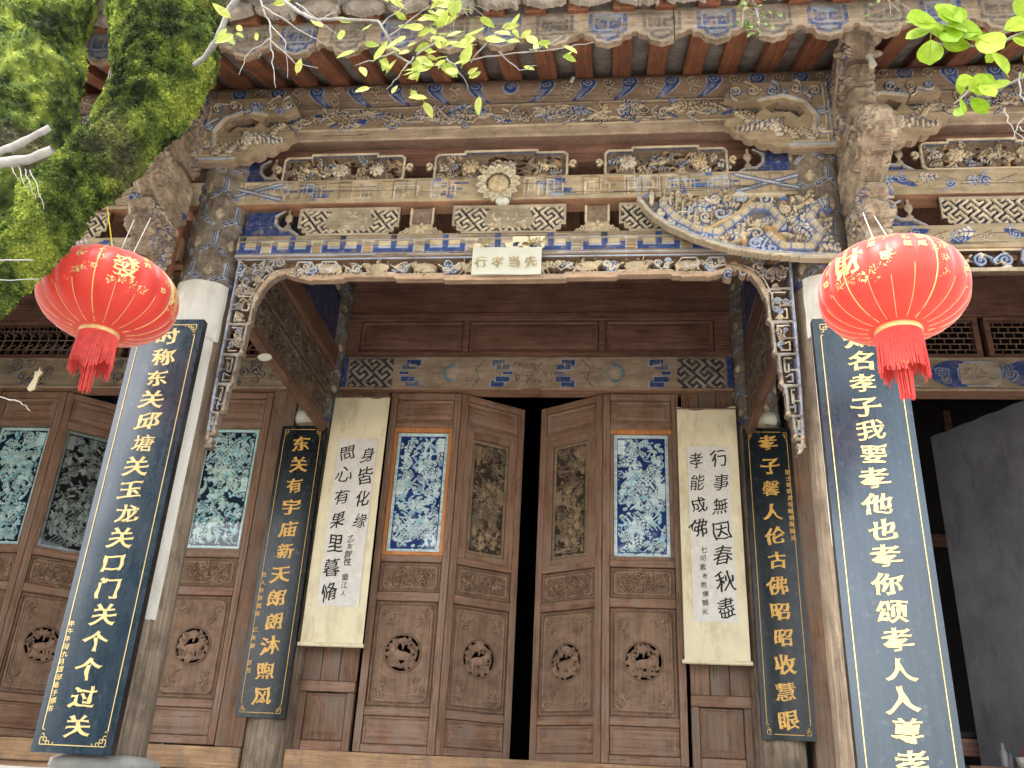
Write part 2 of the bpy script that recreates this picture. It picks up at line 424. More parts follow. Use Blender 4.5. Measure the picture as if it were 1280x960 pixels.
class Rel:
    """a carved board: height field drawn with strokes, pierced where the mask is off"""
    def __init__(s, w, h, res=0.004, base=TAN, seed=0, pierced=False, h0=0.0):
        s.w, s.h, s.res = w, h, res
        s.nx = int(round(w/res))+1; s.nz = int(round(h/res))+1
        s.x = np.linspace(-w/2, w/2, s.nx); s.z = np.linspace(-h/2, h/2, s.nz)
        s.X, s.Z = np.meshgrid(s.x, s.z)
        s.H = np.full((s.nz, s.nx), float(h0)); s.C = np.empty((s.nz, s.nx, 3)); s.C[:] = base
        s.M = np.zeros((s.nz, s.nx), bool) if pierced else np.ones((s.nz, s.nx), bool)
        s.r = random.Random(seed); s.rng = np.random.default_rng(abs(seed)+11)
    def win(s, x0, x1, z0, z1):
        i0 = max(0, int((x0+s.w/2)/s.w*(s.nx-1))-1); i1 = min(s.nx, int((x1+s.w/2)/s.w*(s.nx-1))+3)
        j0 = max(0, int((z0+s.h/2)/s.h*(s.nz-1))-1); j1 = min(s.nz, int((z1+s.h/2)/s.h*(s.nz-1))+3)
        return (slice(j0, j1), slice(i0, i1)) if i1 > i0 and j1 > j0 else None
    def stroke(s, pts, w, ht=0.0, col=None, base=None, w1=None, mask=True, flat=False):
        """ht added over the ground as a rounded bead; w half-width (w -> w1 taper)"""
        n = len(pts)-1
        for i in range(n):
            (ax, az), (bx, bz) = pts[i], pts[i+1]
            wa = w if w1 is None else w+(w1-w)*i/n
            wb = w if w1 is None else w+(w1-w)*(i+1)/n
            wm = max(wa, wb)
            q = s.win(min(ax, bx)-wm, max(ax, bx)+wm, min(az, bz)-wm, max(az, bz)+wm)
            if q is None: continue
            X, Z = s.X[q], s.Z[q]
            dx, dz = bx-ax, bz-az
            L = dx*dx+dz*dz+1e-12
            t = np.clip(((X-ax)*dx+(Z-az)*dz)/L, 0, 1)
            d = np.hypot(X-ax-t*dx, Z-az-t*dz)
            ww = np.maximum(wa+(wb-wa)*t, 1e-5)
            ins = d < ww
            if ht:
                p = (1.0 if flat else np.sqrt(np.clip(1-(d/ww)**2, 0, 1)))*ht + (base or 0.0)
                s.H[q] = np.where(ins, np.maximum(s.H[q], p), s.H[q])
            if col is not None: s.C[q][ins] = col
            if mask: s.M[q] |= ins
        return s
    def groove(s, pts, w, dep, col=None):
        for i in range(len(pts)-1):
            (ax, az), (bx, bz) = pts[i], pts[i+1]
            q = s.win(min(ax, bx)-w, max(ax, bx)+w, min(az, bz)-w, max(az, bz)+w)
            if q is None: continue
            X, Z = s.X[q], s.Z[q]; dx, dz = bx-ax, bz-az
            t = np.clip(((X-ax)*dx+(Z-az)*dz)/(dx*dx+dz*dz+1e-12), 0, 1)
            d = np.hypot(X-ax-t*dx, Z-az-t*dz)
            s.H[q] -= dep*np.clip(1-d/w, 0, 1)
            if col is not None: s.C[q][d < w*0.7] = col
        return s
    def rect(s, x0, x1, z0, z1, ht=None, col=None, mask=True):
        q = s.win(x0, x1, z0, z1)
        if q is None: return s
        ins = (s.X[q] >= x0) & (s.X[q] <= x1) & (s.Z[q] >= z0) & (s.Z[q] <= z1)
        if ht is not None: s.H[q] = np.where(ins, ht, s.H[q])
        if col is not None: s.C[q][ins] = col
        if mask: s.M[q] |= ins
        return s
    def blob(s, cx, cz, rx, rz, ang=0.0, ht=0.01, col=None, base=0.0, power=2.0):
        R = max(rx, rz)
        q = s.win(cx-R, cx+R, cz-R, cz+R)
        if q is None: return s
        X, Z = s.X[q]-cx, s.Z[q]-cz; c, sn = math.cos(ang), math.sin(ang)
        u, v = (X*c+Z*sn)/rx, (-X*sn+Z*c)/rz
        d = np.abs(u)**power+np.abs(v)**power
        ins = d < 1
        s.H[q] = np.where(ins, np.maximum(s.H[q], base+ht*np.sqrt(np.clip(1-d, 0, 1))), s.H[q])
        if col is not None: s.C[q][ins] = col
        s.M[q] |= ins
        return s
    def poly(s, pts, ht=None, col=None, mask=True, value=True):
        xs = [p[0] for p in pts]; zs = [p[1] for p in pts]
        q = s.win(min(xs), max(xs), min(zs), max(zs))
        if q is None: return s
        X, Z = s.X[q], s.Z[q]; ins = np.zeros(X.shape, bool)
        n = len(pts)
        for i in range(n):
            (x0, z0), (x1, z1) = pts[i], pts[(i+1) % n]
            if z0 == z1: continue
            c = ((z0 > Z) != (z1 > Z)) & (X < (x1-x0)*(Z-z0)/(z1-z0)+x0)
            ins ^= c
        if ht is not None: s.H[q] = np.where(ins, ht, s.H[q])
        if col is not None: s.C[q][ins] = col
        if mask: s.M[q] = np.where(ins, value, s.M[q])
        return s
    def curl(s, cx, cz, r, turns=1.6, a0=0.0, sgn=1, w=0.005, ht=0.006, col=CREAM, line=None, tail=0.0, base=0.0):
        n = int(10*turns)+4; P = []
        if tail:
            tx = cx+math.cos(a0)*r; tz = cz+math.sin(a0)*r
            dx, dz = math.sin(a0)*sgn, -math.cos(a0)*sgn
            for k in range(4, 0, -1):
                t = k/4*tail
                P.append((tx+dx*t+math.cos(a0)*t*0.35*math.sin(k), tz+dz*t+math.sin(a0)*t*0.3))
        for k in range(n+1):
            t = k/n; rr = r*(1-t)**0.8+0.15*r*t*0; a = a0+sgn*2*PI*turns*t
            P.append((cx+math.cos(a)*rr, cz+math.sin(a)*rr))
        if line is not None: s.stroke(P, w*1.7, ht*0.35, line, base)
        s.stroke(P, w, ht, col, base, w1=w*0.6)
        return s
    def scatter_curls(s, n, x0, x1, z0, z1, r=(0.012, 0.03), w=(0.003, 0.006), ht=(0.006, 0.014), cols=(CREAM, TAN), lines=None, tail=0.03, base=0.0):
        R = s.r
        for i in range(n):
            rr = R.uniform(*r)
            s.curl(R.uniform(x0, x1), R.uniform(z0, z1), rr, R.uniform(1.0, 1.9), R.uniform(0, 2*PI), R.choice((-1, 1)), R.uniform(*w), R.uniform(*ht),
                   R.choice(cols), R.choice(lines) if lines else None, R.uniform(0, tail), base)
        return s
    def leafage(s, n, x0, x1, z0, z1, L=(0.015, 0.035), W=(0.005, 0.010), ht=(0.006, 0.016), cols=(CREAM, TAN), base=0.0):
        R = s.r
        for i in range(n):
            cx, cz, a, l = R.uniform(x0, x1), R.uniform(z0, z1), R.uniform(0, 2*PI), R.uniform(*L)
            s.blob(cx, cz, l, R.uniform(*W), a, R.uniform(*ht), R.choice(cols), base)
            s.groove([(cx-math.cos(a)*l*0.8, cz-math.sin(a)*l*0.8), (cx+math.cos(a)*l*0.8, cz+math.sin(a)*l*0.8)], 0.003, 0.004)
        return s
    def flower(s, cx, cz, r, n=8, ht=0.014, col=CREAM, cc=OCHRE, base=0.0):
        for k in range(n):
            a = 2*PI*k/n+0.2
            s.blob(cx+math.cos(a)*r*0.6, cz+math.sin(a)*r*0.6, r*0.45, r*0.24, a, ht*0.8, col, base)
        s.blob(cx, cz, r*0.3, r*0.3, 0, ht*1.2, cc, base)
        return s
    def blob2(s, cx, cz, rx, rz, ang, ht, col, line, base=0.0, o=0.0028):
        s.blob(cx, cz, rx+o, rz+o, ang, ht*.45, line, base); s.blob(cx, cz, rx, rz, ang, ht, col, base); return s
    def frond(s, x, z, a, L, ht=.018, col=CREAM, line=BROWN, base=0.0, bend=1.2, n=5, w=None):
        w = w or L*.16; P = []; px, pz = x, z
        for i in range(n*2+1):
            t = i/(n*2); P.append((px, pz, a+bend*t*t)); aa = a+bend*t*t; px += math.cos(aa)*L/(n*2); pz += math.sin(aa)*L/(n*2)
        for i in range(n-1, -1, -1):
            q = P[i*2+1]; t = i/n; l = L*.27*(1-.55*t)
            for sd_ in (-1, 1):
                aa = q[2]+sd_*(.95-.3*t)
                s.blob2(q[0]+math.cos(aa)*l*.75, q[1]+math.sin(aa)*l*.75, l*.8, w*(.62-.25*t), aa, ht*(.75+.2*t), col, line, base)
                s.groove([(q[0], q[1]), (q[0]+math.cos(aa)*l*1.2, q[1]+math.sin(aa)*l*1.2)], .003, .004)
        e = P[-1]; s.blob2(e[0], e[1], L*.13, w*.5, e[2], ht, col, line, base)
        s.stroke([(q[0], q[1]) for q in P], w*.20, ht*.35, line, base+ht*.7, w1=w*.08)
        return s
    def peony(s, cx, cz, r, ht=.022, col=CREAM, cc=OCHRE, line=BROWN, base=0.0):
        for ring, n, k in ((.72, 8, .42), (.42, 6, .34), (.18, 4, .22)):
            for i in range(n):
                a = 2*PI*i/n+ring*3+s.r.uniform(-.1, .1)
                s.blob2(cx+math.cos(a)*r*ring, cz+math.sin(a)*r*ring, r*k*.95, r*k*.8, a, ht*(1.15-.5*ring), col, line, base+ht*.35*(1-ring), .0022)
        s.blob(cx, cz, r*.16, r*.16, 0, ht*1.5, cc, base)
        return s
    def bird(s, cx, cz, r, sg=1, ht=.024, col=CREAM, line=BROWN, base=0.0):
        for k in range(5): s.blob2(cx-sg*r*(.9+.12*k), cz-r*.25*(k-2)*.5, r*.75, r*.09, PI+sg*.18*(k-2), ht*.6, col, line, base)
        s.blob2(cx, cz, r*.7, r*.36, sg*.35, ht, col, line, base)
        for k in range(4): s.blob2(cx-sg*r*.1, cz+r*(.25+.16*k), r*.42, r*.10, PI/2+sg*(.5+.2*k), ht*.9, col, line, base+.002)
        s.blob2(cx+sg*r*.75, cz+r*.35, r*.22, r*.19, 0, ht*1.1, col, line, base); s.stroke([(cx+sg*r*.9, cz+r*.35), (cx+sg*r*1.2, cz+r*.28)], r*.06, ht, line, base)
        return s
    def frame(s, x0, x1, z0, z1, w=0.006, ht=0.014, col=CREAM, cut=0.02, base=0.0, line=None):
        P = [(x0+cut, z0), (x1-cut, z0), (x1, z0+cut), (x1, z1-cut), (x1-cut, z1), (x0+cut, z1), (x0, z1-cut), (x0, z0+cut), (x0+cut, z0)]
        if line is not None: s.stroke(P, w*1.8, ht*0.5, line, base)
        s.stroke(P, w, ht, col, base)
        return s
    def bitmap(s, rows, x0, z1, cell, pal, dh=None, cellz=None):
        cz = cellz or cell
        for j, row in enumerate(rows):
            for i, ch in enumerate(row):
                if ch in pal:
                    X0 = x0+i*cell; Z1 = z1-j*cz
                    q = s.win(X0, X0+cell, Z1-cz, Z1)
                    if q is None: continue
                    ins = (s.X[q] >= X0) & (s.X[q] < X0+cell) & (s.Z[q] > Z1-cz) & (s.Z[q] <= Z1)
                    s.C[q][ins] = pal[ch]
                    if dh and ch in dh: s.H[q][ins] += dh[ch]
        return s
    def keyfret(s, x0, x1, z0, z1, cell, ht, col, ang=PI/4, base=None):
        T = np.array([[int(c) for c in r] for r in ('1111101', '0000101', '1110101', '1000101', '1011101', '1000001', '1111111')])
        T = np.array([[1, 1, 1, 1, 1, 0], [0, 0, 0, 0, 1, 0], [1, 1, 1, 0, 1, 0], [1, 0, 0, 0, 1, 0], [1, 0, 1, 1, 1, 0], [1, 0, 0, 0, 0, 0]])
        q = s.win(x0, x1, z0, z1)
        X, Z = s.X[q], s.Z[q]; c, sn = math.cos(ang), math.sin(ang)
        u = np.floor((X*c+Z*sn)/cell).astype(int) % 6; v = np.floor((-X*sn+Z*c)/cell).astype(int) % 6
        ins = (T[v, u] == 1) & (X >= x0) & (X <= x1) & (Z >= z0) & (Z <= z1)
        s.H[q] = np.where(ins, np.maximum(s.H[q], ht), s.H[q])
        s.C[q][ins] = col
        s.M[q] |= ins
        return s
    def wear(s, amp=0.001, tone=0.18):
        s.H += (fbm(s.nx, s.nz, s.w/0.03, s.h/0.03, 3, s.rng)-0.5)*2*amp
        s.C *= (1-tone+2*tone*fbm(s.nx, s.nz, s.w/0.08, s.h/0.05, 4, s.rng))[..., None]
        return s
    def pillow(s, outline, half, R=0.07):
        P = outline+[outline[0]]; D = np.full(s.X.shape, 9.0)
        for (ax, az), (bx, bz) in zip(P[:-1], P[1:]):
            dx, dz = bx-ax, bz-az
            t = np.clip(((s.X-ax)*dx+(s.Z-az)*dz)/(dx*dx+dz*dz+1e-12), 0, 1)
            D = np.minimum(D, np.hypot(s.X-ax-t*dx, s.Z-az-t*dz))
        u = np.clip(1-D/R, 0, 1)
        s.H -= half*(1-np.sqrt(np.clip(1-u*u, 0, 1)))
        return s
    def edge(s, r=0.006):
        for A, n in ((s.X+s.w/2, 0), (s.w/2-s.X, 0), (s.Z+s.h/2, 0), (s.h/2-s.Z, 0)):
            d = np.clip(1-A/r, 0, 1)
            s.H -= r*(1-np.sqrt(np.clip(1-d*d, 0, 1)))
        return s
    def mesh(s, name, thick=0.02, warp=None, wallcol=BROWN, smooth=True):
        nx, nz = s.nx, s.nz
        idx = np.arange(nx*nz).reshape(nz, nx)
        Mk = s.M
        F = Mk[:-1, :-1] & Mk[1:, :-1] & Mk[:-1, 1:] & Mk[1:, 1:]
        j, i = np.nonzero(F)
        front = np.stack([idx[j, i], idx[j, i+1], idx[j+1, i+1], idx[j+1, i]], 1)
        n = nx*nz
        Fp = np.zeros((nz+1, nx+1), bool); Fp[1:-1, 1:-1] = F      # padded: cell (j,i) at Fp[j+1,i+1]
        walls = []
        # vertical edges between cell (j,i-1) and (j,i), vertices (j,i)-(j+1,i)
        L = Fp[1:-1, :-1]; Rr = Fp[1:-1, 1:]
        jj, ii = np.nonzero(Rr & ~L); walls.append((idx[jj+1, ii], idx[jj, ii]))      # left boundary
        jj, ii = np.nonzero(L & ~Rr); walls.append((idx[jj, ii], idx[jj+1, ii]))
        B = Fp[:-1, 1:-1]; T = Fp[1:, 1:-1]
        jj, ii = np.nonzero(T & ~B); walls.append((idx[jj, ii], idx[jj, ii+1]))
        jj, ii = np.nonzero(B & ~T); walls.append((idx[jj, ii+1], idx[jj, ii]))
        wa = np.concatenate([a for a, b in walls]); wb = np.concatenate([b for a, b in walls])
        wq = np.stack([wb+n, wa+n, wa+2*n, wb+2*n], 1)
        X = s.X.ravel(); Z = s.Z.ravel(); H = s.H.ravel()
        if warp:
            P = warp(X, Z, H); PB = warp(X, Z, np.full_like(H, -thick))
        else:
            P = np.stack([X, -H, Z], 1); PB = np.stack([X, np.full_like(X, thick), Z], 1)
        V = np.concatenate([P, P, PB]); C = np.concatenate([s.C.reshape(-1, 3), s.C.reshape(-1, 3)*0+np.array(wallcol), s.C.reshape(-1, 3)*0+np.array(wallcol)])
        allf = [front, wq]
        used = np.zeros(len(V), bool)
        for f in allf: used[f.ravel()] = True
        remap = np.cumsum(used)-1
        me = npmesh(name, V[used], [remap[f] for f in allf], C[used], smooth)
        return me
    def build(s, name, mat, parent=None, loc=(0, 0, 0), rot=(0, 0, 0), thick=0.02, warp=None, wallcol=BROWN, smooth=True):
        return obj(name, s.mesh(name, thick, warp, wallcol, smooth), mat, parent, loc, rot)

# ------------------------------------------------------------------ brush lettering
_gc = {}
def glyph_polys(ch):
    cu = bpy.data.curves.new('t', 'FONT'); cu.body = ch; cu.size = 1.0
    o = bpy.data.objects.new('t', cu); COL.objects.link(o)
    dg = bpy.context.evaluated_depsgraph_get(); dg.update()
    c2 = o.evaluated_get(dg).to_curve(dg) if False else o.to_curve(dg)
    polys = []
    for sp in c2.splines:
        P = []
        if sp.type == 'BEZIER':
            bp = sp.bezier_points; n = len(bp)
            for i in range(n):
                a, b = bp[i], bp[(i+1) % n]
                p0, p1, p2, p3 = a.co, a.handle_right, b.handle_left, b.co
                L = (p3-p0).length; m = max(2, min(10, int(L/0.035)+1))
                for k in range(m):
                    t = k/m; q = 1-t
                    v = p0*q**3+p1*3*q*q*t+p2*3*q*t*t+p3*t**3
                    P.append((v.x, v.y))
        else:
            pp = [p.co for p in sp.points]; n = len(pp)
            for i in range(n):
                a, b = pp[i], pp[(i+1) % n]; L = (b-a).length; m = max(1, min(14, int(L/0.035)+1))
                for k in range(m):
                    v = a.lerp(b, k/m); P.append((v.x, v.y))
        if len(P) > 2: polys.append(np.array(P))
    o.to_curve_clear()
    bpy.data.objects.remove(o)
    return polys
def brush_mesh(ch, weight=0.02, slant=0.08, jit=0.012, seed=0, thick=0.02, shear=0.0, round_=0):
    key = (ch, weight, slant, jit, seed, thick, shear)
    if key in _gc: return _gc[key]
    rr = random.Random(hash((ord(ch), seed)) & 0xffff)
    ph = [rr.uniform(0, 6.28) for _ in range(6)]
    polys = glyph_polys(ch); npt = sum(len(q) for q in polys)
    weight = weight*max(.35, min(1.0, 260.0/npt))*(.45 if ch in '我馨塘' else 1.0); both = weight > .008
    loops = []
    for P, grow in [(q, 1.0) for q in polys]+([(q, 0.0) for q in polys] if both else []):
        nx_ = np.roll(P, -1, 0)-P; pv = P-np.roll(P, 1, 0)
        t = nx_/(np.linalg.norm(nx_, axis=1)[:, None]+1e-9)+pv/(np.linalg.norm(pv, axis=1)[:, None]+1e-9)
        t /= np.linalg.norm(t, axis=1)[:, None]+1e-9
        nrm = np.stack([t[:, 1], -t[:, 0]], 1)          # right of travel: outer loops run counter-clockwise
        cr = pv[:, 0]*nx_[:, 1]-pv[:, 1]*nx_[:, 0]
        cr = cr/((np.linalg.norm(pv, axis=1)*np.linalg.norm(nx_, axis=1))+1e-9)
        out = nrm
        conv = np.clip(cr, 0, 1)
        amt = weight*(0.25+1.1*np.abs(nrm[:, 0])) + conv*weight*1.1
        w = 0.5*np.sin(P[:, 0]*9+ph[0]+P[:, 1]*5)+0.5*np.sin(P[:, 1]*12+ph[1]-P[:, 0]*4)
        amt = amt*(1+0.7*w)
        Q = P+out*amt[:, None]*grow
        x, y = Q[:, 0]-0.5, Q[:, 1]-0.38
        y2 = y+slant*x+jit*2*np.sin(x*5+ph[2])+jit*np.sin(x*11+y*4+ph[3])
        x2 = x+jit*2*np.sin(y*5+ph[4])+jit*np.sin(y*11+ph[5])+shear*y
        def ar(x_, y_): return .5*float(np.sum(x_*np.roll(y_, -1)-np.roll(x_, -1)*y_))
        a0, a1 = ar(P[:, 0], P[:, 1]), ar(x2, y2)
        if a0 < 0 and a1 > -abs(a0)*.12: continue            # a counter that the brush has closed
        loops.append((a0, grow, np.stack([x2, y2], 1), P))
    # one curve per stroke group, so that strokes that touch merge instead of cancelling
    def inside(pt, Q):
        x0, y0 = Q[:, 0], Q[:, 1]; x1, y1 = np.roll(x0, -1), np.roll(y0, -1)
        c = ((y0 > pt[1]) != (y1 > pt[1])) & (pt[0] < (x1-x0)*(pt[1]-y0)/(y1-y0+1e-12)+x0)
        return bool(c.sum() % 2)
    cus = []
    outs = [l for l in loops if l[0] > 0]; holes = [l for l in loops if l[0] < 0]
    for k_, o_ in enumerate(outs):
        cu = bpy.data.curves.new('g', 'CURVE'); cu.dimensions = '2D'; cu.fill_mode = 'BOTH'; cu.extrude = thick/2*(1+.035*k_)
        mine = [h_ for h_ in holes if h_[1] == o_[1] and inside(h_[3][0], o_[3])]
        for l_ in [o_]+mine:
            Q = l_[2]
            sp = cu.splines.new('POLY'); sp.points.add(len(Q)-1); sp.use_cyclic_u = True
            co = np.zeros((len(Q), 4)); co[:, :2] = Q; co[:, 3] = 1
            sp.points.foreach_set('co', co.ravel())
        cus.append(cu)
    Vs, Ts, base_ = [], [], 0
    for cu in cus:
        o = bpy.data.objects.new('g', cu); COL.objects.link(o)
        dg = bpy.context.evaluated_depsgraph_get(); dg.update()
        me = bpy.data.meshes.new_from_object(o.evaluated_get(dg), depsgraph=dg)
        bpy.data.objects.remove(o)
        n = len(me.vertices); co = np.empty(n*3); me.vertices.foreach_get('co', co); co = co.reshape(-1, 3)
        Vs.append(np.stack([co[:, 0], -co[:, 2], co[:, 1]], 1))      # stand it up facing -Y
        me.calc_loop_triangles()
        tri = np.empty(len(me.loop_triangles)*3, dtype=np.int32); me.loop_triangles.foreach_get('vertices', tri)
        Ts.append(tri.reshape(-1, 3)+base_); base_ += n
    V, tri = np.concatenate(Vs), np.concatenate(Ts)
    _gc[key] = (V, tri.reshape(-1, 3))
    return _gc[key]
def char_obj(ch, size, mat, parent, loc, sx=1.0, rot=0.0, **kw):
    V, T = brush_mesh(ch, **kw)
    V = V.copy(); V[:, 0] *= size*sx; V[:, 2] *= size; V[:, 1] *= size
    me = npmesh('character', V, T)
    return obj('character', me, mat, parent, loc, (0, rot, 0))
def text_mesh(items, name='inscription', **kw):
    """items: (ch, x, z, size, rot)"""
    Vs, Ts, b = [], [], 0
    for ch, x, z, sz, rt in items:
        V, T = brush_mesh(ch, **kw)
        c, s_ = math.cos(rt), math.sin(rt)
        X = (V[:, 0]*c+V[:, 2]*s_)*sz+x; Z = (-V[:, 0]*s_+V[:, 2]*c)*sz+z
        Vs.append(np.stack([X, V[:, 1]*sz, Z], 1)); Ts.append(T+b); b += len(V)
    return npmesh(name, np.concatenate(Vs), np.concatenate(Ts))

# ------------------------------------------------------------------ the setting
B0 = (0, 5, 0)
hall = tag(empty('temple_hall', B0), 'old timber temple hall with carved painted porch beams and brown panelled doors', 'temple')
def hbox(name, x0, x1, y0, y1, z0, z1, mat, bev=0.004, label=None):
    o = box(name, x0, x1, y0, y1, z0, z1, M[mat], hall, bev, B0)
    if label: o['label'] = label
    return o
def hrel(r, name, mat, x, y, z, rot=(0, 0, 0), thick=0.02, warp=None, wallcol=BROWN, parent=None):
    return r.build(name, M[mat], parent or hall, (x-B0[0], y-B0[1], z-B0[2]), rot, thick, warp, wallcol)

g = MB()
gv = npmesh('ground', [(-900, -900, -1.75), (900, -900, -1.75), (900, 900, -1.75), (-900, 900, -1.75)], np.array([[0, 1, 2, 3]]))
tag(obj('ground', gv, M['ground']), kind='structure')
pm = boxmesh(12.5, 8.6, 1.70, 0.02, 'stone_platform').copy()
tag(obj('stone_platform', pm, M['stone'], None, (0, 7.2, -0.904)), kind='structure')   # top at z = -0.054

# ---- columns
def column(x, y, r, z0, z1, paint_from, seed):
    m = MB(); prof = []
    rnd = random.Random(seed)
    for i in range(15):
        t = i/14; prof.append((r*(1.03-0.06*t)+rnd.uniform(-.0015, .0015), z0+(paint_from-z0)*t))
    m.lathe(prof, (0, 0, 0), 40)
    c = m.build('column', M['column'], hall, (x-B0[0], y-B0[1], 0), smooth=True)
    # painted head of the shaft: carved cracked ground with a blue Y shaped chain
    h = z1-paint_from
    R = Rel(2*PI*r, h, 0.006, GREYW, seed)
    for k in range(90):
        a = rnd.uniform(-PI*r, PI*r); z = rnd.uniform(-h/2, h/2)
        P = [(a, z)]
        for q in range(4): P.append((P[-1][0]+rnd.uniform(-.02, .02), P[-1][1]+rnd.uniform(-.03, .03)))
        R.groove(P, 0.004, 0.004, (0.12, 0.09, 0.06))
    step = r*2*PI/5
    for row in range(int(h/0.17)+1):
        z = -h/2+0.09+row*0.17
        for k in range(5):
            cx = -PI*r+step*(k+0.5*(row % 2)+0.25)
            for sgx, dz in ((-1, -0.05), (1, -0.05), (0, 0.062)):
                R.stroke([(cx, z), (cx+sgx*step*0.34, z+dz)], 0.014, 0.005, LBLUE)
                R.stroke([(cx, z), (cx+sgx*step*0.34, z+dz)], 0.009, 0.006, DARKB)
                R.stroke([(cx, z), (cx+sgx*step*0.34, z+dz)], 0.003, 0.008, LBLUE)
            R.blob(cx+step*0.5, z+0.01, 0.024, 0.034, 0, 0.006, CREAM, 0, 1.4)
    R.rect(-PI*r, PI*r, -h/2, -h/2+0.035, 0.004, (0.06, 0.10, 0.28)).rect(-PI*r, PI*r, h/2-0.03, h/2, 0.004, BLUE)
    R.wear(0.002, 0.3)
    def warp(X, Z, H):
        a = X/r; rr = r*0.985+H
        return np.stack([rr*np.sin(a), -rr*np.cos(a), Z], 1)
    R.build('column_head', M['paintz'], c, (0, 0, paint_from+h/2), (0, 0, 0), 0.01, warp)
    # stone plinth
    b = MB().lathe([(r*1.0, 0.02), (r*1.15, 0.018), (r*1.45, 0.0), (r*1.5, -0.03), (r*1.35, -0.054)], (0, 0, 0), 32)
    b.build('column_base', M['stone'], c, (0, 0, 0.0), smooth=True)
    return c
FX = [(-4.75, 3.95), (-1.52, 3.95), (1.60, 3.95), (4.8, 3.95)]
IX = [(-4.85, 6.12), (-1.60, 6.12), (1.60, 6.12), (4.85, 6.12)]
for i, (x, y) in enumerate(FX):
    column(x, y, 0.148, 0.0, 3.36, 2.22, 30+i)
for i, (x, y) in enumerate(IX):
    column(x, y, 0.155, 0.0, 3.66, 2.40, 40+i)
# thin whitewashed sheets wrapped round the front columns behind the couplets
def wrap_sheet(x, y, a0, a1, z0, z1, r=0.156, seed=1):
    n, k = 14, 12; V, F = [], []
    rr = random.Random(seed)
    for s_ in (0, 1):
        for i in range(k+1):
            for j in range(n+1):
                a = a0+(a1-a0)*j/n; z = z0+(z1-z0)*i/k
                rad = r-s_*0.004+0.002*math.sin(j*1.3+i)
                if i == 0: z += rr.uniform(0, .01)
                V.append((rad*math.sin(a), -rad*math.cos(a), z))
    w = n+1
    for i in range(k):
        for j in range(n):
            p = i*w+j; F.append((p, p+1, p+w+1, p+w)); q = p+(k+1)*w; F.append((q, q+w, q+w+1, q+1))
    m = MB().add(V, F)
    return m.build('whitewashed_sheet', M['plaster'], hall, (x-B0[0], y-B0[1], 0), smooth=True)
wrap_sheet(-1.52, 3.95, -0.9, 1.15, 1.93, 2.25)
wrap_sheet(-1.52, 3.95, 0.35, 0.98, 0.56, 1.93, 0.1575, 3)
wrap_sheet(1.60, 3.95, -0.92, 0.9, 1.93, 2.25)
wrap_sheet(1.60, 3.95, -0.80, -0.2, 0.95, 1.93, 0.1575, 4)

# ---- round eave purlin with blue comma scrolls
def purlin(x0, x1, mid, seed, flip=False):
    L = x1-x0; r = 0.108
    R = Rel(L, 0.34, 0.004, (0.31, 0.215, 0.15), seed)
    rnd = random.Random(seed)
    cx = mid-(x0+x1)/2
    zc = 0.008
    k = 0
    R.stroke([(-L/2, -0.088), (L/2, -0.088)], 0.002, 0.0, (0.42, 0.35, 0.26))
    xs = [cx+sg*(0.20+i*0.225) for i in range(8) for sg in (-1, 1)]+[cx]
    for x in xs:
        if abs(x) > L/2-0.05: continue
        sg = 1 if x > cx else -1
        if abs(x-cx) < 0.01:
            R.blob(x, zc-0.01, 0.045, 0.045, 0, 0.003, LBLUE, 0).blob(x, zc-0.01, 0.038, 0.038, 0, 0.004, BLUE)
            R.curl(x, zc-0.01, 0.022, 1.4, 0, 1, 0.003, 0.004, LBLUE)
            continue
        def tail(w0, col, ht):
            P = []
            for t in np.linspace(0, 1, 9):
                P.append((x-sg*(0.085*t**1.15), zc-0.014-0.118*t+0.036*t*t))
            R.stroke(P, w0, ht, col, 0, w1=0.004)
        tail(0.038, LBLUE, 0.003); R.blob(x, zc, 0.046, 0.044, 0, 0.003, LBLUE)
        tail(0.031, BLUE, 0.004); R.blob(x, zc, 0.040, 0.038, 0, 0.004, BLUE)
        R.curl(x, zc+0.004, 0.027, 1.5, PI if sg > 0 else 0, sg, 0.003, 0.004, LBLUE)
        for q in (-1, 0, 1):
            R.stroke([(x-sg*(0.015+0.014*q), zc-0.035), (x-sg*(0.058+0.006*q), zc-0.085)], 0.0015, 0.001, LBLUE)
        # paler worn scroll beside each blue one
        X = x+sg*0.105
        if abs(X) < L/2-0.05:
            R.curl(X, zc-0.0, 0.034, 1.7, 0, -sg, 0.0042, 0.006, (0.52, 0.45, 0.34), (0.16, 0.12, 0.09))
            R.curl(X+0.012*sg, zc-0.062, 0.028, 1.3, 1, sg, 0.0040, 0.006, (0.50, 0.43, 0.32), (0.16, 0.12, 0.09), 0.04)
    for i in range(26):      # long drying cracks
        x = rnd.uniform(-L/2, L/2); z = rnd.uniform(-0.16, 0.1)
        R.groove([(x, z), (x+rnd.uniform(.1, .5), z+rnd.uniform(-.004, .004))], 0.003, 0.004, (0.10, 0.07, 0.05))
    R.wear(0.0015, 0.22)
    def warp(X, Z, H):
        a = Z/r; rr = r+H
        return np.stack([X, -rr*np.cos(a), rr*np.sin(a)], 1)
    return hrel(R, 'eave_purlin', 'paintx', (x0+x1)/2, 3.95, 3.495, warp=warp, thick=0.03)
purlin(-1.66, 1.76, 0.02, 3); purlin(1.765, 4.9, 3.2, 5); purlin(-4.9, -1.665, -3.2, 7)

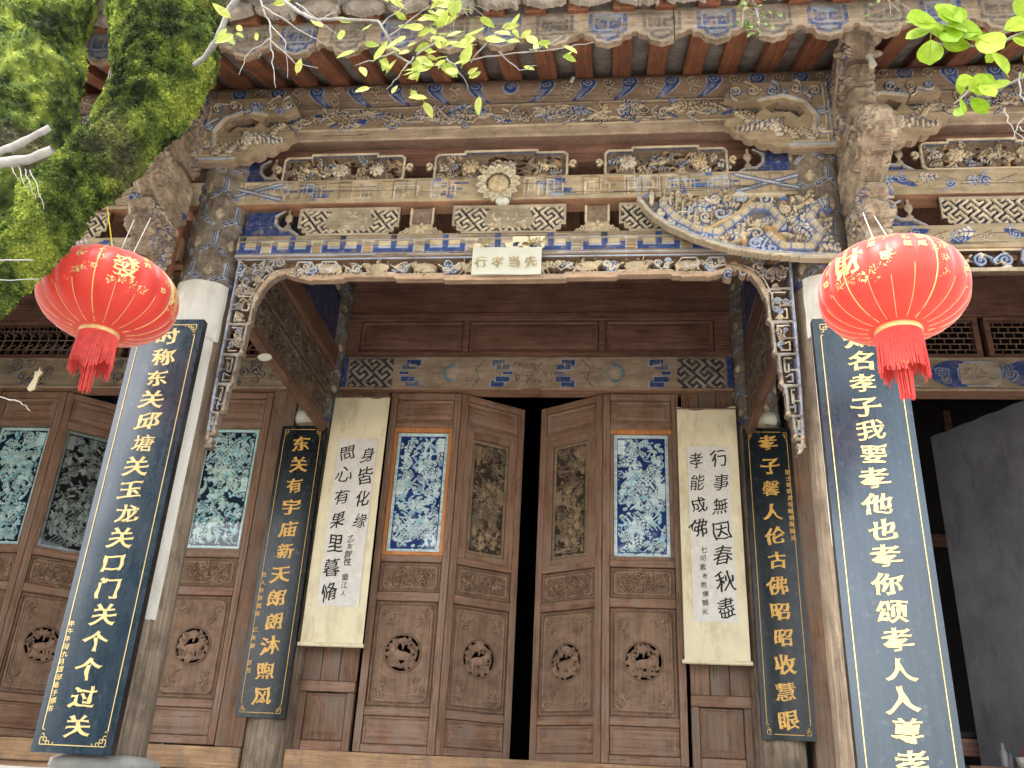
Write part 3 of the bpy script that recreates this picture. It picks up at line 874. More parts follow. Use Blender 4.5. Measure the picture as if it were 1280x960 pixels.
# ---- the big carved beam below the purlin
def cloud_beam(x0, x1, seed, name='carved_beam'):
    L = x1-x0
    R = Rel(L, 0.225, 0.004, (0.36, 0.265, 0.175), seed)
    rnd = random.Random(seed); H = 0.1125
    R.rect(-L/2, L/2, -H, -H+0.07, -0.004, (0.47, 0.37, 0.26))
    R.stroke([(-L/2, -H+0.072), (L/2, -H+0.070)], 0.005, 0.004, CREAM)
    R.stroke([(-L/2, H-0.012), (L/2, H-0.012)], 0.004, 0.004, PALE)
    x = -L/2+0.06
    while x < L/2-0.1:
        sg = 1 if rnd.random() < 0.5 else -1
        z = 0.032+rnd.uniform(-.010, .014)
        w = rnd.uniform(0.16, 0.28)
        P = [(x+w*t, z+0.036*math.sin(t*5.5+sg)*sg) for t in np.linspace(0, 1, 14)]
        c = rnd.choice((CREAM, PALE, PALE, CREAM)); ln = rnd.choice((DARKB, BLUE, BROWN, BROWN))
        R.stroke(P, 0.014, 0.004, ln, w1=0.006); R.stroke(P, 0.0085, 0.010, c, w1=0.003)
        for k in range(5):
            q = P[rnd.randrange(0, 14)]
            R.curl(q[0]+rnd.uniform(-.03, .03), q[1]+rnd.uniform(-.028, .028), rnd.uniform(.016, .032), 1.5, rnd.uniform(0, 6), rnd.choice((-1, 1)), 0.0050, 0.010, rnd.choice((CREAM, LBLUE, PALE, CREAM)), rnd.choice((BLUE, DARKB, BROWN)), 0.05)
        for k in range(4):
            q = P[rnd.randrange(0, 14)]
            R.blob(q[0], q[1]-0.02, rnd.uniform(.02, .045), 0.009, rnd.uniform(-.6, .6), 0.008, rnd.choice((BLUE, CREAM, CREAM, PALE)))
        if rnd.random() < .8: R.frond(x+w*.3, z+rnd.uniform(-.03, .02), rnd.choice((.3, PI-.3)), rnd.uniform(.07, .11), .010, rnd.choice((CREAM, PALE, LBLUE)), rnd.choice((BROWN, DARKB, BLUE)), 0, rnd.uniform(-1.2, 1.2), 4)
        x += w*0.62
    for i in range(14):
        x = rnd.uniform(-L/2, L/2); z = rnd.uniform(-0.11, 0.1)
        R.groove([(x, z), (x+rnd.uniform(.1, .6), z+rnd.uniform(-.006, .006))], 0.003, 0.005, (0.10, 0.07, 0.05))
    R.wear(0.002, 0.25).edge(0.008)
    return hrel(R, name, 'carved', (x0+x1)/2, 3.85, 3.275, thick=0.16, wallcol=(0.30, 0.19, 0.14))
cloud_beam(-1.66, 1.70, 11); cloud_beam(1.72, 4.8, 12); cloud_beam(-4.8, -1.70, 13)
# plank tucked under it (dark red brown) and the deep back boards
for x0, x1 in ((-4.7, -1.62), (-1.42, 1.50), (1.70, 4.7)):
    hbox('under_plank', x0, x1, 3.93, 4.02, 3.04, 3.158, 'brownx')
    hbox('back_board', x0, x1, 4.10, 4.12, 2.88, 3.05, 'darkblue')

# ---- fret painted flat beams
def fret_beam(x0, x1, z0, z1, y, seed, name, kind):
    L = x1-x0; h = z1-z0
    base = (0.44, 0.355, 0.225) if kind == 'upper' else (0.30, 0.235, 0.155)
    R = Rel(L, h, 0.004, base, seed); rnd = random.Random(seed)
    C1, C2 = (0.52, 0.44, 0.28), (0.24, 0.31, 0.42)
    if kind == 'lower':
        R.rect(-L/2, L/2, -h/2+0.004, -h/2+0.014, 0.003, LBLUE)
        p = 0.268; n = int(L/p)+2; mid = -(x0+x1)/2
        for i in range(-n, n+1):
            c = i*p+mid
            R.rect(c-0.112, c+0.112, -h/2+0.020, -h/2+0.058, 0.001, LBLUE)
            R.rect(c-0.104, c+0.104, -h/2+0.022, -h/2+0.046, 0.001, BLUE)
            R.rect(c-0.104, c-0.076, -h/2+0.022, -h/2+0.070, 0.001, BLUE)
            R.rect(c+0.076, c+0.104, -h/2+0.022, -h/2+0.070, 0.001, BLUE)
            R.rect(c-0.014, c+0.014, -h/2+0.046, -h/2+0.090, 0.001, BLUE)
            for a, b, z_ in ((-0.075, -0.018, 0.062), (0.018, 0.075, 0.062)):
                R.rect(c+a, c+b, -h/2+z_, -h/2+z_+0.028, 0.003, C1)
            R.rect(c+0.112, c+0.156, -h/2+0.03, -h/2+0.062, 0.004, rnd.choice((C1, OCHRE)))
            R.rect(c+0.10, c+0.168, -h/2+0.085, -h/2+0.100, 0.003, C1)
            R.rect(c-0.016, c+0.016, -h/2+0.100, -h/2+0.124, 0.002, rnd.choice((DARKB, BLUE)))
            R.stroke([(c-0.11, -h/2+0.062), (c-0.11, -h/2+0.100), (c-0.02, -h/2+0.100)], 0.0022, 0.003, LBLUE)
            R.stroke([(c+0.11, -h/2+0.062), (c+0.11, -h/2+0.100), (c+0.02, -h/2+0.100)], 0.0022, 0.003, LBLUE)
    else:
        mid = -(x0+x1)/2
        for c, blue in ((-1.02, .9), (-0.30, .9), (0.26, .9), (0.93, 1.0), (1.12, .8), (-0.68, 0), (-0.5, 0), (0.5, 0), (0.72, .0), (-1.2, .4)):
            c += mid
            if abs(c) > L/2: continue
            for k in range(16):
                w, hh = rnd.choice((0.02, 0.035, 0.05, 0.075)), rnd.choice((0.010, 0.016, 0.024))
                X = c+round(rnd.uniform(-.08, .06)/0.018)*0.018; Z = -h/2+0.012+round(rnd.uniform(0, h-0.04)/0.018)*0.018
                col = rnd.choice((BLUE, LBLUE, (0.10, 0.16, 0.33))) if rnd.random() < blue else rnd.choice((C1, OCHRE, (0.30, .23, .14)))
                R.rect(X, X+w, Z, Z+hh, None, col)
            for q in range(3):
                a = 0.018+q*0.022
                R.stroke([(c-a, -h/2+0.02), (c-a, h/2-0.03-q*0.01), (c+a, h/2-0.03-q*0.01), (c+a, -h/2+0.035)], 0.0024, 0.0025, rnd.choice((C1, PALE, LBLUE)))
        x = -L/2+.22
        while x < L/2-.2:          # a running key pattern in worn outline, broken where the paint has gone
            if rnd.random() < .68:
                w = rnd.choice((.05, .07, .09)); lc = rnd.choice((C1, PALE, (.22, .17, .11), (.26, .20, .13))); t_ = h/2-.018
                R.stroke([(x, -t_), (x, t_), (x+w, t_), (x+w, -t_*.35), (x+w*.38, -t_*.35), (x+w*.38, t_*.35)], .0024, .0025, lc, flat=True)
                R.stroke([(x+.008, -t_), (x+.008, t_-.008), (x+w-.008, t_-.008)], .0014, .001, (.18, .14, .09), flat=True)
                if rnd.random() < .35: R.rect(x+w*.5, x+w*.9, -t_, -t_*.45, None, rnd.choice((OCHRE, C2, (.30, .22, .14))))
            x += rnd.choice((.075, .10, .12))
        for sx in (-1.35, 1.37):      # crossing ribbons near the ends
            c = sx+mid
            if abs(c) > L/2: continue
            for a in (-1, 1):
                R.stroke([(c-0.17, a*0.05), (c+0.17, -a*0.05)], 0.014, 0.002, BLUE)
                R.stroke([(c-0.17, a*0.05), (c+0.17, -a*0.05)], 0.009, 0.003, C2)
                R.stroke([(c-0.17, a*0.05), (c+0.17, -a*0.05)], 0.003, 0.004, PALE)
        for sx in (-1.6, 1.62):
            for dz in (-.05, .02):
                R.rect(sx+mid-.03, sx+mid+.01, dz, dz+.035, None, BLUE)
                R.rect(sx+mid+.02, sx+mid+.06, dz, dz+.035, None, OCHRE)
    for i in range(16):
        x = rnd.uniform(-L/2, L/2); z = rnd.uniform(-h/2, h/2)
        R.groove([(x, z), (x+rnd.uniform(.1, .6), z+rnd.uniform(-.003, .003))], 0.0028, 0.004, (0.10, 0.07, 0.05))
    R.wear(0.0012, 0.25).edge(0.005)
    return hrel(R, name, 'paintx', (x0+x1)/2, y, (z0+z1)/2, thick=0.12, wallcol=(0.50, 0.27, 0.16))
fret_beam(-1.70, 1.70, 2.745, 2.893, 3.845, 21, 'painted_beam', 'upper')
fret_beam(-1.37, 1.45, 2.415, 2.550, 3.855, 22, 'painted_beam', 'lower')
def side_beam(x0, x1, z0, z1, seed):
    L = x1-x0; h = z1-z0
    R = Rel(L, h, 0.004, (0.40, 0.32, 0.20), seed); rnd = random.Random(seed)
    x = -L/2+0.05
    while x < L/2-0.1:
        R.blob(x+0.05, rnd.uniform(-.03, .03), rnd.uniform(.02, .07), rnd.uniform(.015, .035), rnd.uniform(-.4, .4), 0.002, BLUE, 0, 1.5)
        R.curl(x+0.05, rnd.uniform(-.02, .02), 0.026, 1.6, rnd.uniform(0, 6), 1, 0.003, 0.004, LBLUE, BLUE, 0.05)
        R.curl(x+0.16, rnd.uniform(-.02, .02), 0.022, 1.6, rnd.uniform(0, 6), -1, 0.0026, 0.004, PALE, BROWN, 0.04)
        R.stroke([(x+.02, .03), (x+.1, -.01), (x+.2, .03)], 0.002, 0.003, BROWN)
        if rnd.random() < .6: R.frond(x+.12, rnd.uniform(-.03, .03), rnd.choice((0, PI)), .09, .004, rnd.choice((LBLUE, PALE, CREAM)), rnd.choice((BLUE, BROWN)), 0, rnd.uniform(-.8, .8), 4)
        x += rnd.uniform(0.14, 0.26)
    for i in range(10):
        x = rnd.uniform(-L/2, L/2); z = rnd.uniform(-h/2, h/2)
        R.groove([(x, z), (x+rnd.uniform(.1, .6), z+rnd.uniform(-.003, .003))], 0.0028, 0.004, (0.10, 0.07, 0.05))
    R.wear(0.0012, 0.25).edge(0.005)
    return hrel(R, 'painted_beam', 'paintx', (x0+x1)/2, 3.85, (z0+z1)/2, thick=0.12, wallcol=(0.50, 0.27, 0.16))
for x0, x1, sd_ in ((1.72, 4.7, 31), (-4.7, -1.68, 32)):
    side_beam(x0, x1, 2.735, 2.885, sd_); side_beam(x0, x1, 2.42, 2.55, sd_+5)

# ---- pierced carved panels between the beams
def stepped_outline(R, w, h, st, col, ht, wd=0.007):
    a, b = w/2, h/2
    P = [(-a+st, -b), (a-st, -b), (a-st, -b+st*.5), (a, -b+st*.5), (a, b-st*.5), (a-st, b-st*.5), (a-st*1.6, b-st*.5), (a-st*1.6, b), (-a+st*1.6, b), (-a+st*1.6, b-st*.5), (-a, b-st*.5), (-a, -b+st*.5), (-a+st, -b+st*.5), (-a+st, -b)]
    return P
def flower_panel(cx, cz, w, h, seed, y=3.862):
    R = Rel(w+0.13, h+0.02, 0.0035, BROWN, seed, pierced=True); rnd = random.Random(seed)
    a, b = w/2, h/2
    R.rect(-a, a, -b, b-0.02, -0.012, (0.17, 0.125, 0.085))
    R.rect(-a*.55, a*.55, -b, b, -0.012, (0.17, 0.125, 0.085))
    for i in range(70):          # pierced openings
        x, z = rnd.uniform(-a+.03, a-.03), rnd.uniform(-b+.03, b-.035); rr = rnd.uniform(.008, .017)
        R.poly([(x+rr*math.cos(t), z+rr*.7*math.sin(t)) for t in np.linspace(0, 6, 7)], value=False)
    R.leafage(40, -a+.02, a-.02, -b+.02, b-.03, L=(.014, .030), W=(.005, .009), ht=(.006, .016), cols=(OCHRE, TAN, (.40, .34, .25), TAN), base=-0.01)
    for k in range(16):
        R.frond(rnd.uniform(-a+.04, a-.04), rnd.uniform(-b+.03, b-.05), rnd.uniform(0, 6.28), rnd.uniform(.05, .085), .020, rnd.choice((CREAM, PALE, (.5, .42, .28), (.30, .33, .36))), rnd.choice((BROWN, DARKB)), -.008, rnd.uniform(-1.5, 1.5), 4)
    xs = (-.62, -.05, .55) if seed % 2 else (-.45, .12, .66)
    for i, t_ in enumerate(xs):
        if (seed+i) % 3 == 0: R.bird(a*t_, -.012, .036, 1 if i % 2 else -1, .026, (.58, .48, .31), (.12, .09, .06), -.002)
        else: R.peony(a*t_, -.005+rnd.uniform(-.012, .01), rnd.uniform(.034, .042), .022, rnd.choice((CREAM, (.56, .44, .27), PALE)), OCHRE, (.14, .10, .07), -.003)
    # frame with stepped top, then the ear hooks
    P = [(-a+.02, -b), (a-.02, -b), (a, -b+.02), (a, b-.035), (a-.015, b-.02), (a*.55, b-.02), (a*.55, b-.002), (-a*.55, b-.002), (-a*.55, b-.02), (-a+.015, b-.02), (-a, b-.035), (-a, -b+.02), (-a+.02, -b)]
    R.stroke(P, 0.011, 0.008, (0.05, 0.07, 0.13), 0.0); R.stroke(P, 0.0065, 0.016, CREAM, 0.0)
    for sg in (-1, 1):
        R.stroke([(sg*a, -.008), (sg*(a+.028), -.008)], .010, .012, CREAM)
        R.curl(sg*(a+.036), .004, .022, 1.0, PI/2*3, -sg, .008, .014, CREAM, BROWN)
    R.wear(.001, .25)
    return hrel(R, 'flower_panel', 'carved', cx, y, cz, thick=0.022)
for cx, w, s_ in ((-.86, .66, 1), (-.01, .70, 2), (.85, .62, 3)): flower_panel(cx, 2.975, w, .185, 50+s_)
def key_panel(cx, cz, w, h, seed, y=3.866, scene=True):
    R = Rel(w+.01, h+.012, .0035, BROWN, seed, pierced=True); a, b = w/2, h/2
    out = [(-a, b), (-a, -b+.045), (-a+.025, -b+.045), (-a+.025, -b+.02), (-a+.05, -b+.02), (-a+.05, -b), (a-.05, -b), (a-.05, -b+.02), (a-.025, -b+.02), (a-.025, -b+.045), (a, -b+.045), (a, b)]
    R.poly(out, -0.008, DARKB)
    keep = R.M.copy()
    R.keyfret(-a, a, -b, b, 0.0125, 0.006, CREAM, math.radians(38))
    if scene:
        R.poly([(-.10, b-.01), (.10, b-.01), (.135, 0), (.10, -b+.03), (-.10, -b+.03), (-.135, 0)], -0.004, (.34, .29, .20))
        R.leafage(40, -.10, .10, -b+.03, b-.02, (.008, .02), (.003, .006), (.003, .010), (CREAM, TAN, (.40, .34, .22)), -0.003)
    R.M &= keep
    R.stroke(out+[out[0]], .0085, .013, (.42, .35, .25))
    R.wear(.001, .25)
    return hrel(R, 'key_pattern_panel', 'carved', cx, y, cz, thick=.022)
key_panel(-.79, 2.632, .53, .16, 61); key_panel(.05, 2.632, .575, .16, 62); key_panel(.88, 2.632, .53, .16, 63)
def little_post(cx, seed):
    R = Rel(.26, .16, .0035, TAN, seed, pierced=True)
    R.rect(-.06, .06, -.08, .08, 0.0, (.20, .14, .10)); R.stroke([(-.058, .08), (-.058, -.02)], .006, .01, CREAM); R.stroke([(.058, .08), (.058, -.02)], .006, .01, CREAM)
    R.poly([(-.12, -.08), (-.11, -.06), (-.07, -.045), (-.055, -.02), (.055, -.02), (.07, -.045), (.11, -.06), (.12, -.08)], .004, (.42, .34, .22))
    R.flower(0, -.045, .035, 5, .014, CREAM, OCHRE, .004)
    for sg in (-1, 1): R.curl(sg*.08, -.06, .016, 1.2, PI/2, sg, .004, .01, CREAM, BROWN)
    R.leafage(12, -.04, .04, -.01, .07, (.01, .02), (.003, .005), (.003, .006), ((.24, .18, .12), (.28, .21, .14)))
    R.wear(.001, .2)
    hrel(R, 'little_post', 'carved', cx, 3.872, 2.632, thick=.03)
little_post(-.405, 71); little_post(.50, 72); little_post(1.24, 73)
def cloud_end(cx, cz, w, h, sg, seed, y=3.87):
    """dark blue board whose inner end is cut into a scroll"""
    R = Rel(w, h, .0035, BLUE, seed, pierced=True); a, b = w/2, h/2
    R.poly([(-sg*a, b), (-sg*a, -b), (sg*a*.95, -b), (sg*a*.55, -b*.55), (sg*a*.25, -b*.5), (sg*a*.1, b*.1), (sg*a*.3, b)], -.004, (0.03, 0.055, 0.17))
    P = [(sg*a*.35, b*.9), (sg*a*.08, b*.55), (sg*a*.1, -b*.05), (sg*a*.3, -b*.45), (sg*a*.6, -b*.45), (sg*a*.95, -b*.95)]
    R.stroke(P, .011, .008, (.33, .28, .20)); R.stroke(P, .004, .012, LBLUE)
    R.blob(sg*a*.55, b*.35, .022, .03, 0, .012, (.4, .33, .23)); R.blob(sg*a*.55, -b*.35, .02, .02, 0, .012, (.33, .3, .26))
    R.stroke([(sg*a*.55, b), (sg*a*.55, -b*.5)], .008, .006, (.4, .33, .23))
    R.wear(.001, .3)
    return hrel(R, 'scroll_cut_board', 'carved', cx, y, cz, thick=.02)
cloud_end(-1.20, 2.632, .30, .16, 1, 74); cloud_end(1.44, 2.632, .2, .16, -1, 75)
cloud_end(-1.34, 2.965, .34, .17, 1, 76); cloud_end(1.36, 2.965, .34, .17, -1, 77)
cloud_end(1.92, 2.965, .34, .17, 1, 78); cloud_end(1.92, 2.632, .36, .16, 1, 79)
for i, cx in enumerate((2.42, 3.2, 4.0)):
    flower_panel(cx, 2.975, .60, .185, 80+i)
    key_panel(cx+.05, 2.632, .60, .16, 84+i, scene=False)
for i, cx in enumerate((-2.42, -3.2, -4.0)):
    flower_panel(cx, 2.975, .60, .185, 90+i)
    key_panel(cx, 2.632, .60, .16, 94+i)

# ---- carved sparrow brackets under the ends of the big beam
def bracket(cx, sg, seed, y=3.765):
    w, h = .56, .46
    R = Rel(w, h, .0035, (.40, .31, .20), seed, pierced=True); rnd = random.Random(seed)
    S = lambda P: [(sg*x, z) for x, z in P]
    # local: x=-.28 at the column, +.28 tip; z=+.23 top
    R.poly(S([(-.28, .23), (-.28, -.21), (-.05, -.21), (-.03, -.195), (.0, -.20), (.03, -.20), (.055, -.175), (.085, -.182), (.11, -.17), (.125, -.145), (.155, -.148), (.175, -.135), (.19, -.11), (.22, -.105), (.235, -.09), (.245, -.065), (.27, -.055), (.275, -.03), (.26, -.01), (.19, .01), (.14, -.01), (.08, .05), (.10, .10), (.20, .10), (.27, .13), (.22, .23)]), 0, (.42, .33, .21))
    R.poly(S([(-.13, .02), (-.10, .07), (0, .09), (.06, .06), (.03, .02), (-.06, .03), (-.10, -.01)]), value=False)
    R.stroke(S([(-.255, .21), (-.255, -.185), (-.04, -.185)]), .007, .012, LBLUE); R.stroke(S([(-.235, .20), (-.235, -.165), (-.06, -.165)]), .004, .010, CREAM)
    R.stroke(S([(-.17, -.10), (-.19, 0), (-.14, .09), (-.03, .135), (.09, .11)]), .018, .010, CREAM, w1=.012)
    R.stroke(S([(-.17, -.10), (-.19, 0), (-.14, .09), (-.03, .135), (.09, .11)]), .005, .018, LBLUE)
    for k in range(5):
        R.frond(sg*(-.17+.075*k), -.165+.016*k*k*.5, (.95 if sg > 0 else PI-.95)+rnd.uniform(-.2, .2), .10, .026, rnd.choice((CREAM, PALE)), (.14, .11, .08), .0, -1.0*sg, 5)
    for k in range(4):
        R.frond(sg*(-.02+.05*k), -.03-.01*k, (-.5 if sg > 0 else PI+.5), .085, .030, rnd.choice((CREAM, PALE, (.5, .44, .34))), (.10, .11, .16), .004, 1.1*sg, 4)
    R.peony(sg*.02, -.075, .036, .03, PALE, CREAM, (.14, .1, .07), .004)
    for k, (cx_, cz_, r_) in enumerate(((-.19, .16, .03), (-.10, .175, .028), (.02, .165, .032), (.12, .165, .03), (.205, .165, .028), (-.215, .03, .024), (-.21, -.09, .024))):
        R.curl(sg*cx_, cz_, r_, 1.7, rnd.uniform(0, 6), sg, .0058, .016, (CREAM, PALE, LBLUE)[k % 3], (BLUE, (.12, .09, .07))[k % 2], .05)
    R.scatter_curls(8, *sorted((sg*-.2, sg*.22)), .13, .2, (.010, .016), (.003, .004), (.008, .012), (CREAM, LBLUE), (BLUE, DARKB), .02)
    R.wear(.0015, .25)
    return hrel(R, 'carved_bracket', 'carved', cx, y, 3.17, thick=.05, wallcol=(.42, .31, .21))
bracket(-1.40, 1, 101); bracket(1.42, -1, 102); bracket(1.97, 1, 103); bracket(-1.95, -1, 104)

# ---- hanging valance with stepped legs
def valance_top():
    w, h = 2.80, .165
    R = Rel(w, h, .0035, BROWN, 111, pierced=True); rnd = random.Random(111)
    a, b = w/2, h/2
    R.rect(-a, a, b-.012, b, .006, PALE)
    R.stroke([(-a, b-.02), (a, b-.02)], .005, .010, LBLUE)
    # stepped lower rail
    lo = []
    for i, (x, z) in enumerate(((0, -.060), (.30, -.060), (.302, -.048), (.55, -.048), (.552, -.040), (.82, -.040), (.83, -.05), (1.0, -.055), (1.1, -.03))): lo.append((x, z))
    for sg in (-1, 1):
        P = [(sg*x, z) for x, z in lo]
        R.stroke(P, .014, .012, (.55, .38, .25)); R.stroke([(x, z+.012) for x, z in P], .004, .016, (.5, .42, .32))
        for k in range(5):
            x = 1.02+.012*k
            R.blob(sg*(1.03+.02*k), -.045+.006*k, .02, .012, rnd.random()*3, .024, (.52, .42, .28))
    # pierced creatures and cloud scrolls
    for sg in (-1, 1):
        x = .16
        while x < 1.0:
            zz = .0
            R.blob(sg*x, zz, .062, .030, rnd.uniform(-.2, .2), .022, (.52, .43, .27))
            R.blob(sg*(x+.055), zz+.015, .022, .018, 0, .024, (.50, .40, .25))
            for k in range(6): R.stroke([(sg*(x-.05+.02*k), zz-.015), (sg*(x-.055+.022*k+rnd.uniform(-.02, .02)), zz-.045)], .005, .014, (.46, .37, .25))
            R.leafage(8, *sorted((sg*(x-.07), sg*(x+.07))), -.04, .045, (.012, .025), (.004, .007), (.01, .02), (CREAM, TAN))
            R.scatter_curls(5, *sorted((sg*(x+.08), sg*(x+.17))), -.02, .03, (.014, .024), (.004, .006), (.010, .018), (CREAM, PALE, LBLUE), (BLUE, DARKB), .03)
            R.stroke([(sg*(x+.07), .03), (sg*(x+.12), -.02), (sg*(x+.18), .02)], .005, .012, PALE)
            x += .245
        for k in range(2):
            x0 = .84+.13*k
            P = [(sg*x0, .0), (sg*(x0+.03), .04), (sg*(x0+.10), .04), (sg*(x0+.11), -.0), (sg*(x0+.05), -.015), (sg*(x0+.04), .015)]
            R.stroke(P, .006, .014, LBLUE); R.stroke(P, .003, .018, PALE)
        R.scatter_curls(10, *sorted((sg*1.08, sg*1.38)), -.06, .05, (.014, .03), (.004, .006), (.010, .018), (CREAM, PALE, LBLUE), (BLUE, DARKB), .03)
    R.wear(.001, .2)
    hrel(R, 'carved_valance', 'carved', .045, 3.87, 2.345, thick=.035, wallcol=(.36, .25, .17))
valance_top()
def valance_leg(sg, xo, seed):
    """xo: outer edge; sg=+1 leg on the left (opening to +x)"""
    w, h = .34, 1.06
    R = Rel(w, h, .0035, BROWN, seed, pierced=True); rnd = random.Random(seed)
    S = lambda P: [(sg*(x-w/2), z-h+h/2) for x, z in P]      # local x from outer edge, z from the bottom
    top = 1.0
    R.stroke(S([(.006, 1.03), (.012, .30), (.02, .05)]), .0075, .010, LBLUE)
    R.stroke(S([(.016, 1.03), (.022, .30), (.03, .08)]), .004, .008, (.04, .07, .2))
    # arched corner bead
    arc = [(.30, .965), (.24, .955), (.19, .925), (.155, .875), (.135, .82), (.13, .80)]
    R.stroke(S(arc), .016, .020, (.50, .36, .24)); R.stroke(S([(x-.022, z+.012) for x, z in arc]), .006, .014, PALE)
    # square keys in the corner, set at 45 degrees
    R.stroke(S([(.01, 1.03), (.16, .90)]), .006, .014, PALE); R.stroke(S([(.03, 1.04), (.03, 1.0), (.14, .93)]), .003, .012, BLUE)
    for (cx, cz) in ((.065, .92), (.15, 1.0)):
        for q, c in ((.040, PALE), (.026, LBLUE), (.012, PALE)):
            R.stroke(S([(cx-q, cz), (cx, cz+q), (cx+q, cz), (cx, cz-q), (cx-q, cz)]), .0045, .012, c)
    R.scatter_curls(10, *sorted((sg*(.03-w/2), sg*(.14-w/2))), .83-h/2, .98-h/2, (.014, .026), (.004, .006), (.008, .014), (CREAM, PALE), (BLUE, DARKB), .02)
    # stepped key frames going down; the inner edge steps back outwards
    steps = [(.84, .66, .125), (.66, .49, .112), (.49, .33, .094), (.33, .18, .075), (.18, .07, .052)]
    gcol = (.36, .345, .31)
    for i, (z1, z0, wd) in enumerate(steps):
        x0 = .020
        R.stroke(S([(x0, z1), (wd, z1-.006), (wd-.004, z0), (x0, z0)]), .0085, .014, gcol)
        R.stroke(S([(wd+.004, z1-.01), (wd, z0+.005)]), .006, .017, (.47, .40, .31) if i < 2 else gcol)
        R.blob(sg*(wd-w/2), z0-h/2+.01, .014, .012, 0, .022, (.46, .36, .26))
        m = (z0+z1)/2; u = wd/2+.012
        P = [(x0+.02, z1-.02), (wd-.022, z1-.022), (wd-.022, m-.01), (u-.004, m-.01), (u-.004, m+.03)]
        R.stroke(S(P), .006, .010, PALE if i < 2 else gcol)
        P = [(wd-.03, z0+.02), (x0+.022, z0+.02), (x0+.022, m-.02), (u, m-.03), (u+.01, z0+.045)]
        R.stroke(S(P), .006, .010, (.30, .34, .38) if i > 1 else CREAM)
        if i < 2: R.scatter_curls(5, *sorted((sg*(x0+.02-w/2), sg*(wd-.02-w/2))), z0-h/2+.02, z1-h/2-.02, (.012, .02), (.004, .005), (.008, .014), (CREAM, LBLUE), (DARKB,), .02)
        R.stroke(S([(x0, m), (wd*.5, m)]), .005, .009, gcol)
    R.stroke(S([(.02, .08), (.03, .02), (.045, .0)]), .010, .012, (.40, .32, .24))
    for k in range(5): R.blob(sg*(.03+rnd.uniform(-.01, .015)-w/2), rnd.uniform(.0, .06)-h/2, .016, .010, rnd.random()*3, .014, (.38, .32, .26))
    R.wear(.0012, .22)
    o = hrel(R, 'valance_leg', 'oldcarve', xo+sg*w/2, 3.865, 2.425-h/2, thick=.032, wallcol=(.22, .17, .13))
    return o
valance_leg(1, -1.345, 115); valance_leg(-1, 1.435, 116)
# side bay valances
for (x0, x1, sd_) in ((1.70, 4.7, 117), (-4.7, -1.68, 118)):
    L = x1-x0; R = Rel(L, .13, .004, BROWN, sd_, pierced=True); rnd = random.Random(sd_)
    R.rect(-L/2, L/2, .05, .065, .006, CREAM); R.stroke([(-L/2, -.05), (L/2, -.05)], .012, .012, (.52, .42, .30))
    x = -L/2+.06
    while x < L/2-.05:
        R.curl(x, 0, .036, 1.7, rnd.uniform(0, 6), rnd.choice((-1, 1)), .006, .014, LBLUE, BLUE, .05)
        R.leafage(4, x-.05, x+.08, -.04, .04, (.015, .03), (.005, .008), (.01, .018), (CREAM, PALE)); x += .11
    R.wear(.001, .2); hrel(R, 'carved_valance', 'carved', (x0+x1)/2, 3.87, 2.355, thick=.035)
# worn timber posts beside the column heads, ending the upper beams
hbox('corner_post', -1.745, -1.70, 3.80, 3.86, 2.25, 3.0, 'tan'); hbox('corner_post', -1.70, -1.672, 3.79, 3.84, 2.1, 2.745, 'rafter')
hbox('corner_post', 1.455, 1.50, 3.72, 3.76, 2.2, 2.90, 'column') if False else None
hbox('corner_post', 1.70, 1.735, 3.79, 3.84, 2.2, 2.95, 'column')
hbox('corner_post', -1.64, -1.60, 3.74, 3.79, 2.62, 2.95, 'tan') if False else None

# ---- rafters, roof tiles, eave fascia
SL = math.atan(0.44)
def rz(y): return 3.60+0.44*(y-3.95)+0.0      # underside of the rafters
raft = boxmesh(0.098, 3.5, 0.075, 0.004, 'rafter').copy(); raft.materials.append(M['rafter'])
P_R = 0.1955
rr = random.Random(5)
nr = 0
for k in range(-27, 26):
    x = 0.03+k*P_R
    o = obj('rafter', raft, None, hall, (x+rr.uniform(-.006, .006), 4.65-5, rz(4.65)+0.04), (SL, 0, rr.uniform(-.006, .006)))
    nr += 1
# concave channel tiles lying between the rafters
def tile_mesh(w, L, sag, name, down=1):
    V, F = [], []; n, m = 10, 2
    for s_ in (0, 1):
        for j in range(m+1):
            for i in range(n+1):
                t = -1+2*i/n
                V.append((t*w/2, -L/2+L*j/m, down*(-sag*math.sqrt(max(0, 1-t*t*0.92)))+s_*0.014))
    w_ = n+1; o = (m+1)*w_
    for j in range(m):
        for i in range(n):
            p = j*w_+i; F.append((p, p+w_, p+w_+1, p+1)); q = p+o; F.append((q, q+1, q+w_+1, q+w_))
    for i in range(n): F.append((i, i+1, o+i+1, o+i))
    return MB().add(V, F).mesh(name, True)
ct = tile_mesh(0.155, 0.30, 0.05, 'roof_tile'); ct.materials.append(M['tile'])
for k in range(-14, 20):
    for q in range(4):
        y = 3.02+q*0.25
        obj('roof_tile', ct, None, hall, (0.03+(k+0.5)*P_R+rr.uniform(-.006, .006), y-5, rz(y)+0.105+rr.uniform(-.006, .004)), (SL-0.05+rr.uniform(-.03, .03), 0, rr.uniform(-.04, .04)))
# the boards and tiles farther up, seen only as one dark slope
m = MB(); V, F = [], []
nxs = 180
for j, y in enumerate((2.78, 3.95, 6.4, 9.6)):
    for i in range(nxs+1):
        x = -5.3+10.6*i/nxs
        V.append((x, y-5, rz(y)+0.15+0.02*math.cos(2*PI*(x-0.03)/P_R)))
for j in range(3):
    for i in range(nxs):
        p = j*(nxs+1)+i; F.append((p, p+nxs+1, p+nxs+2, p+1))
m.add(V, F); tag(m.build('roof_covering', M['tile'], hall, smooth=True), kind='stuff')
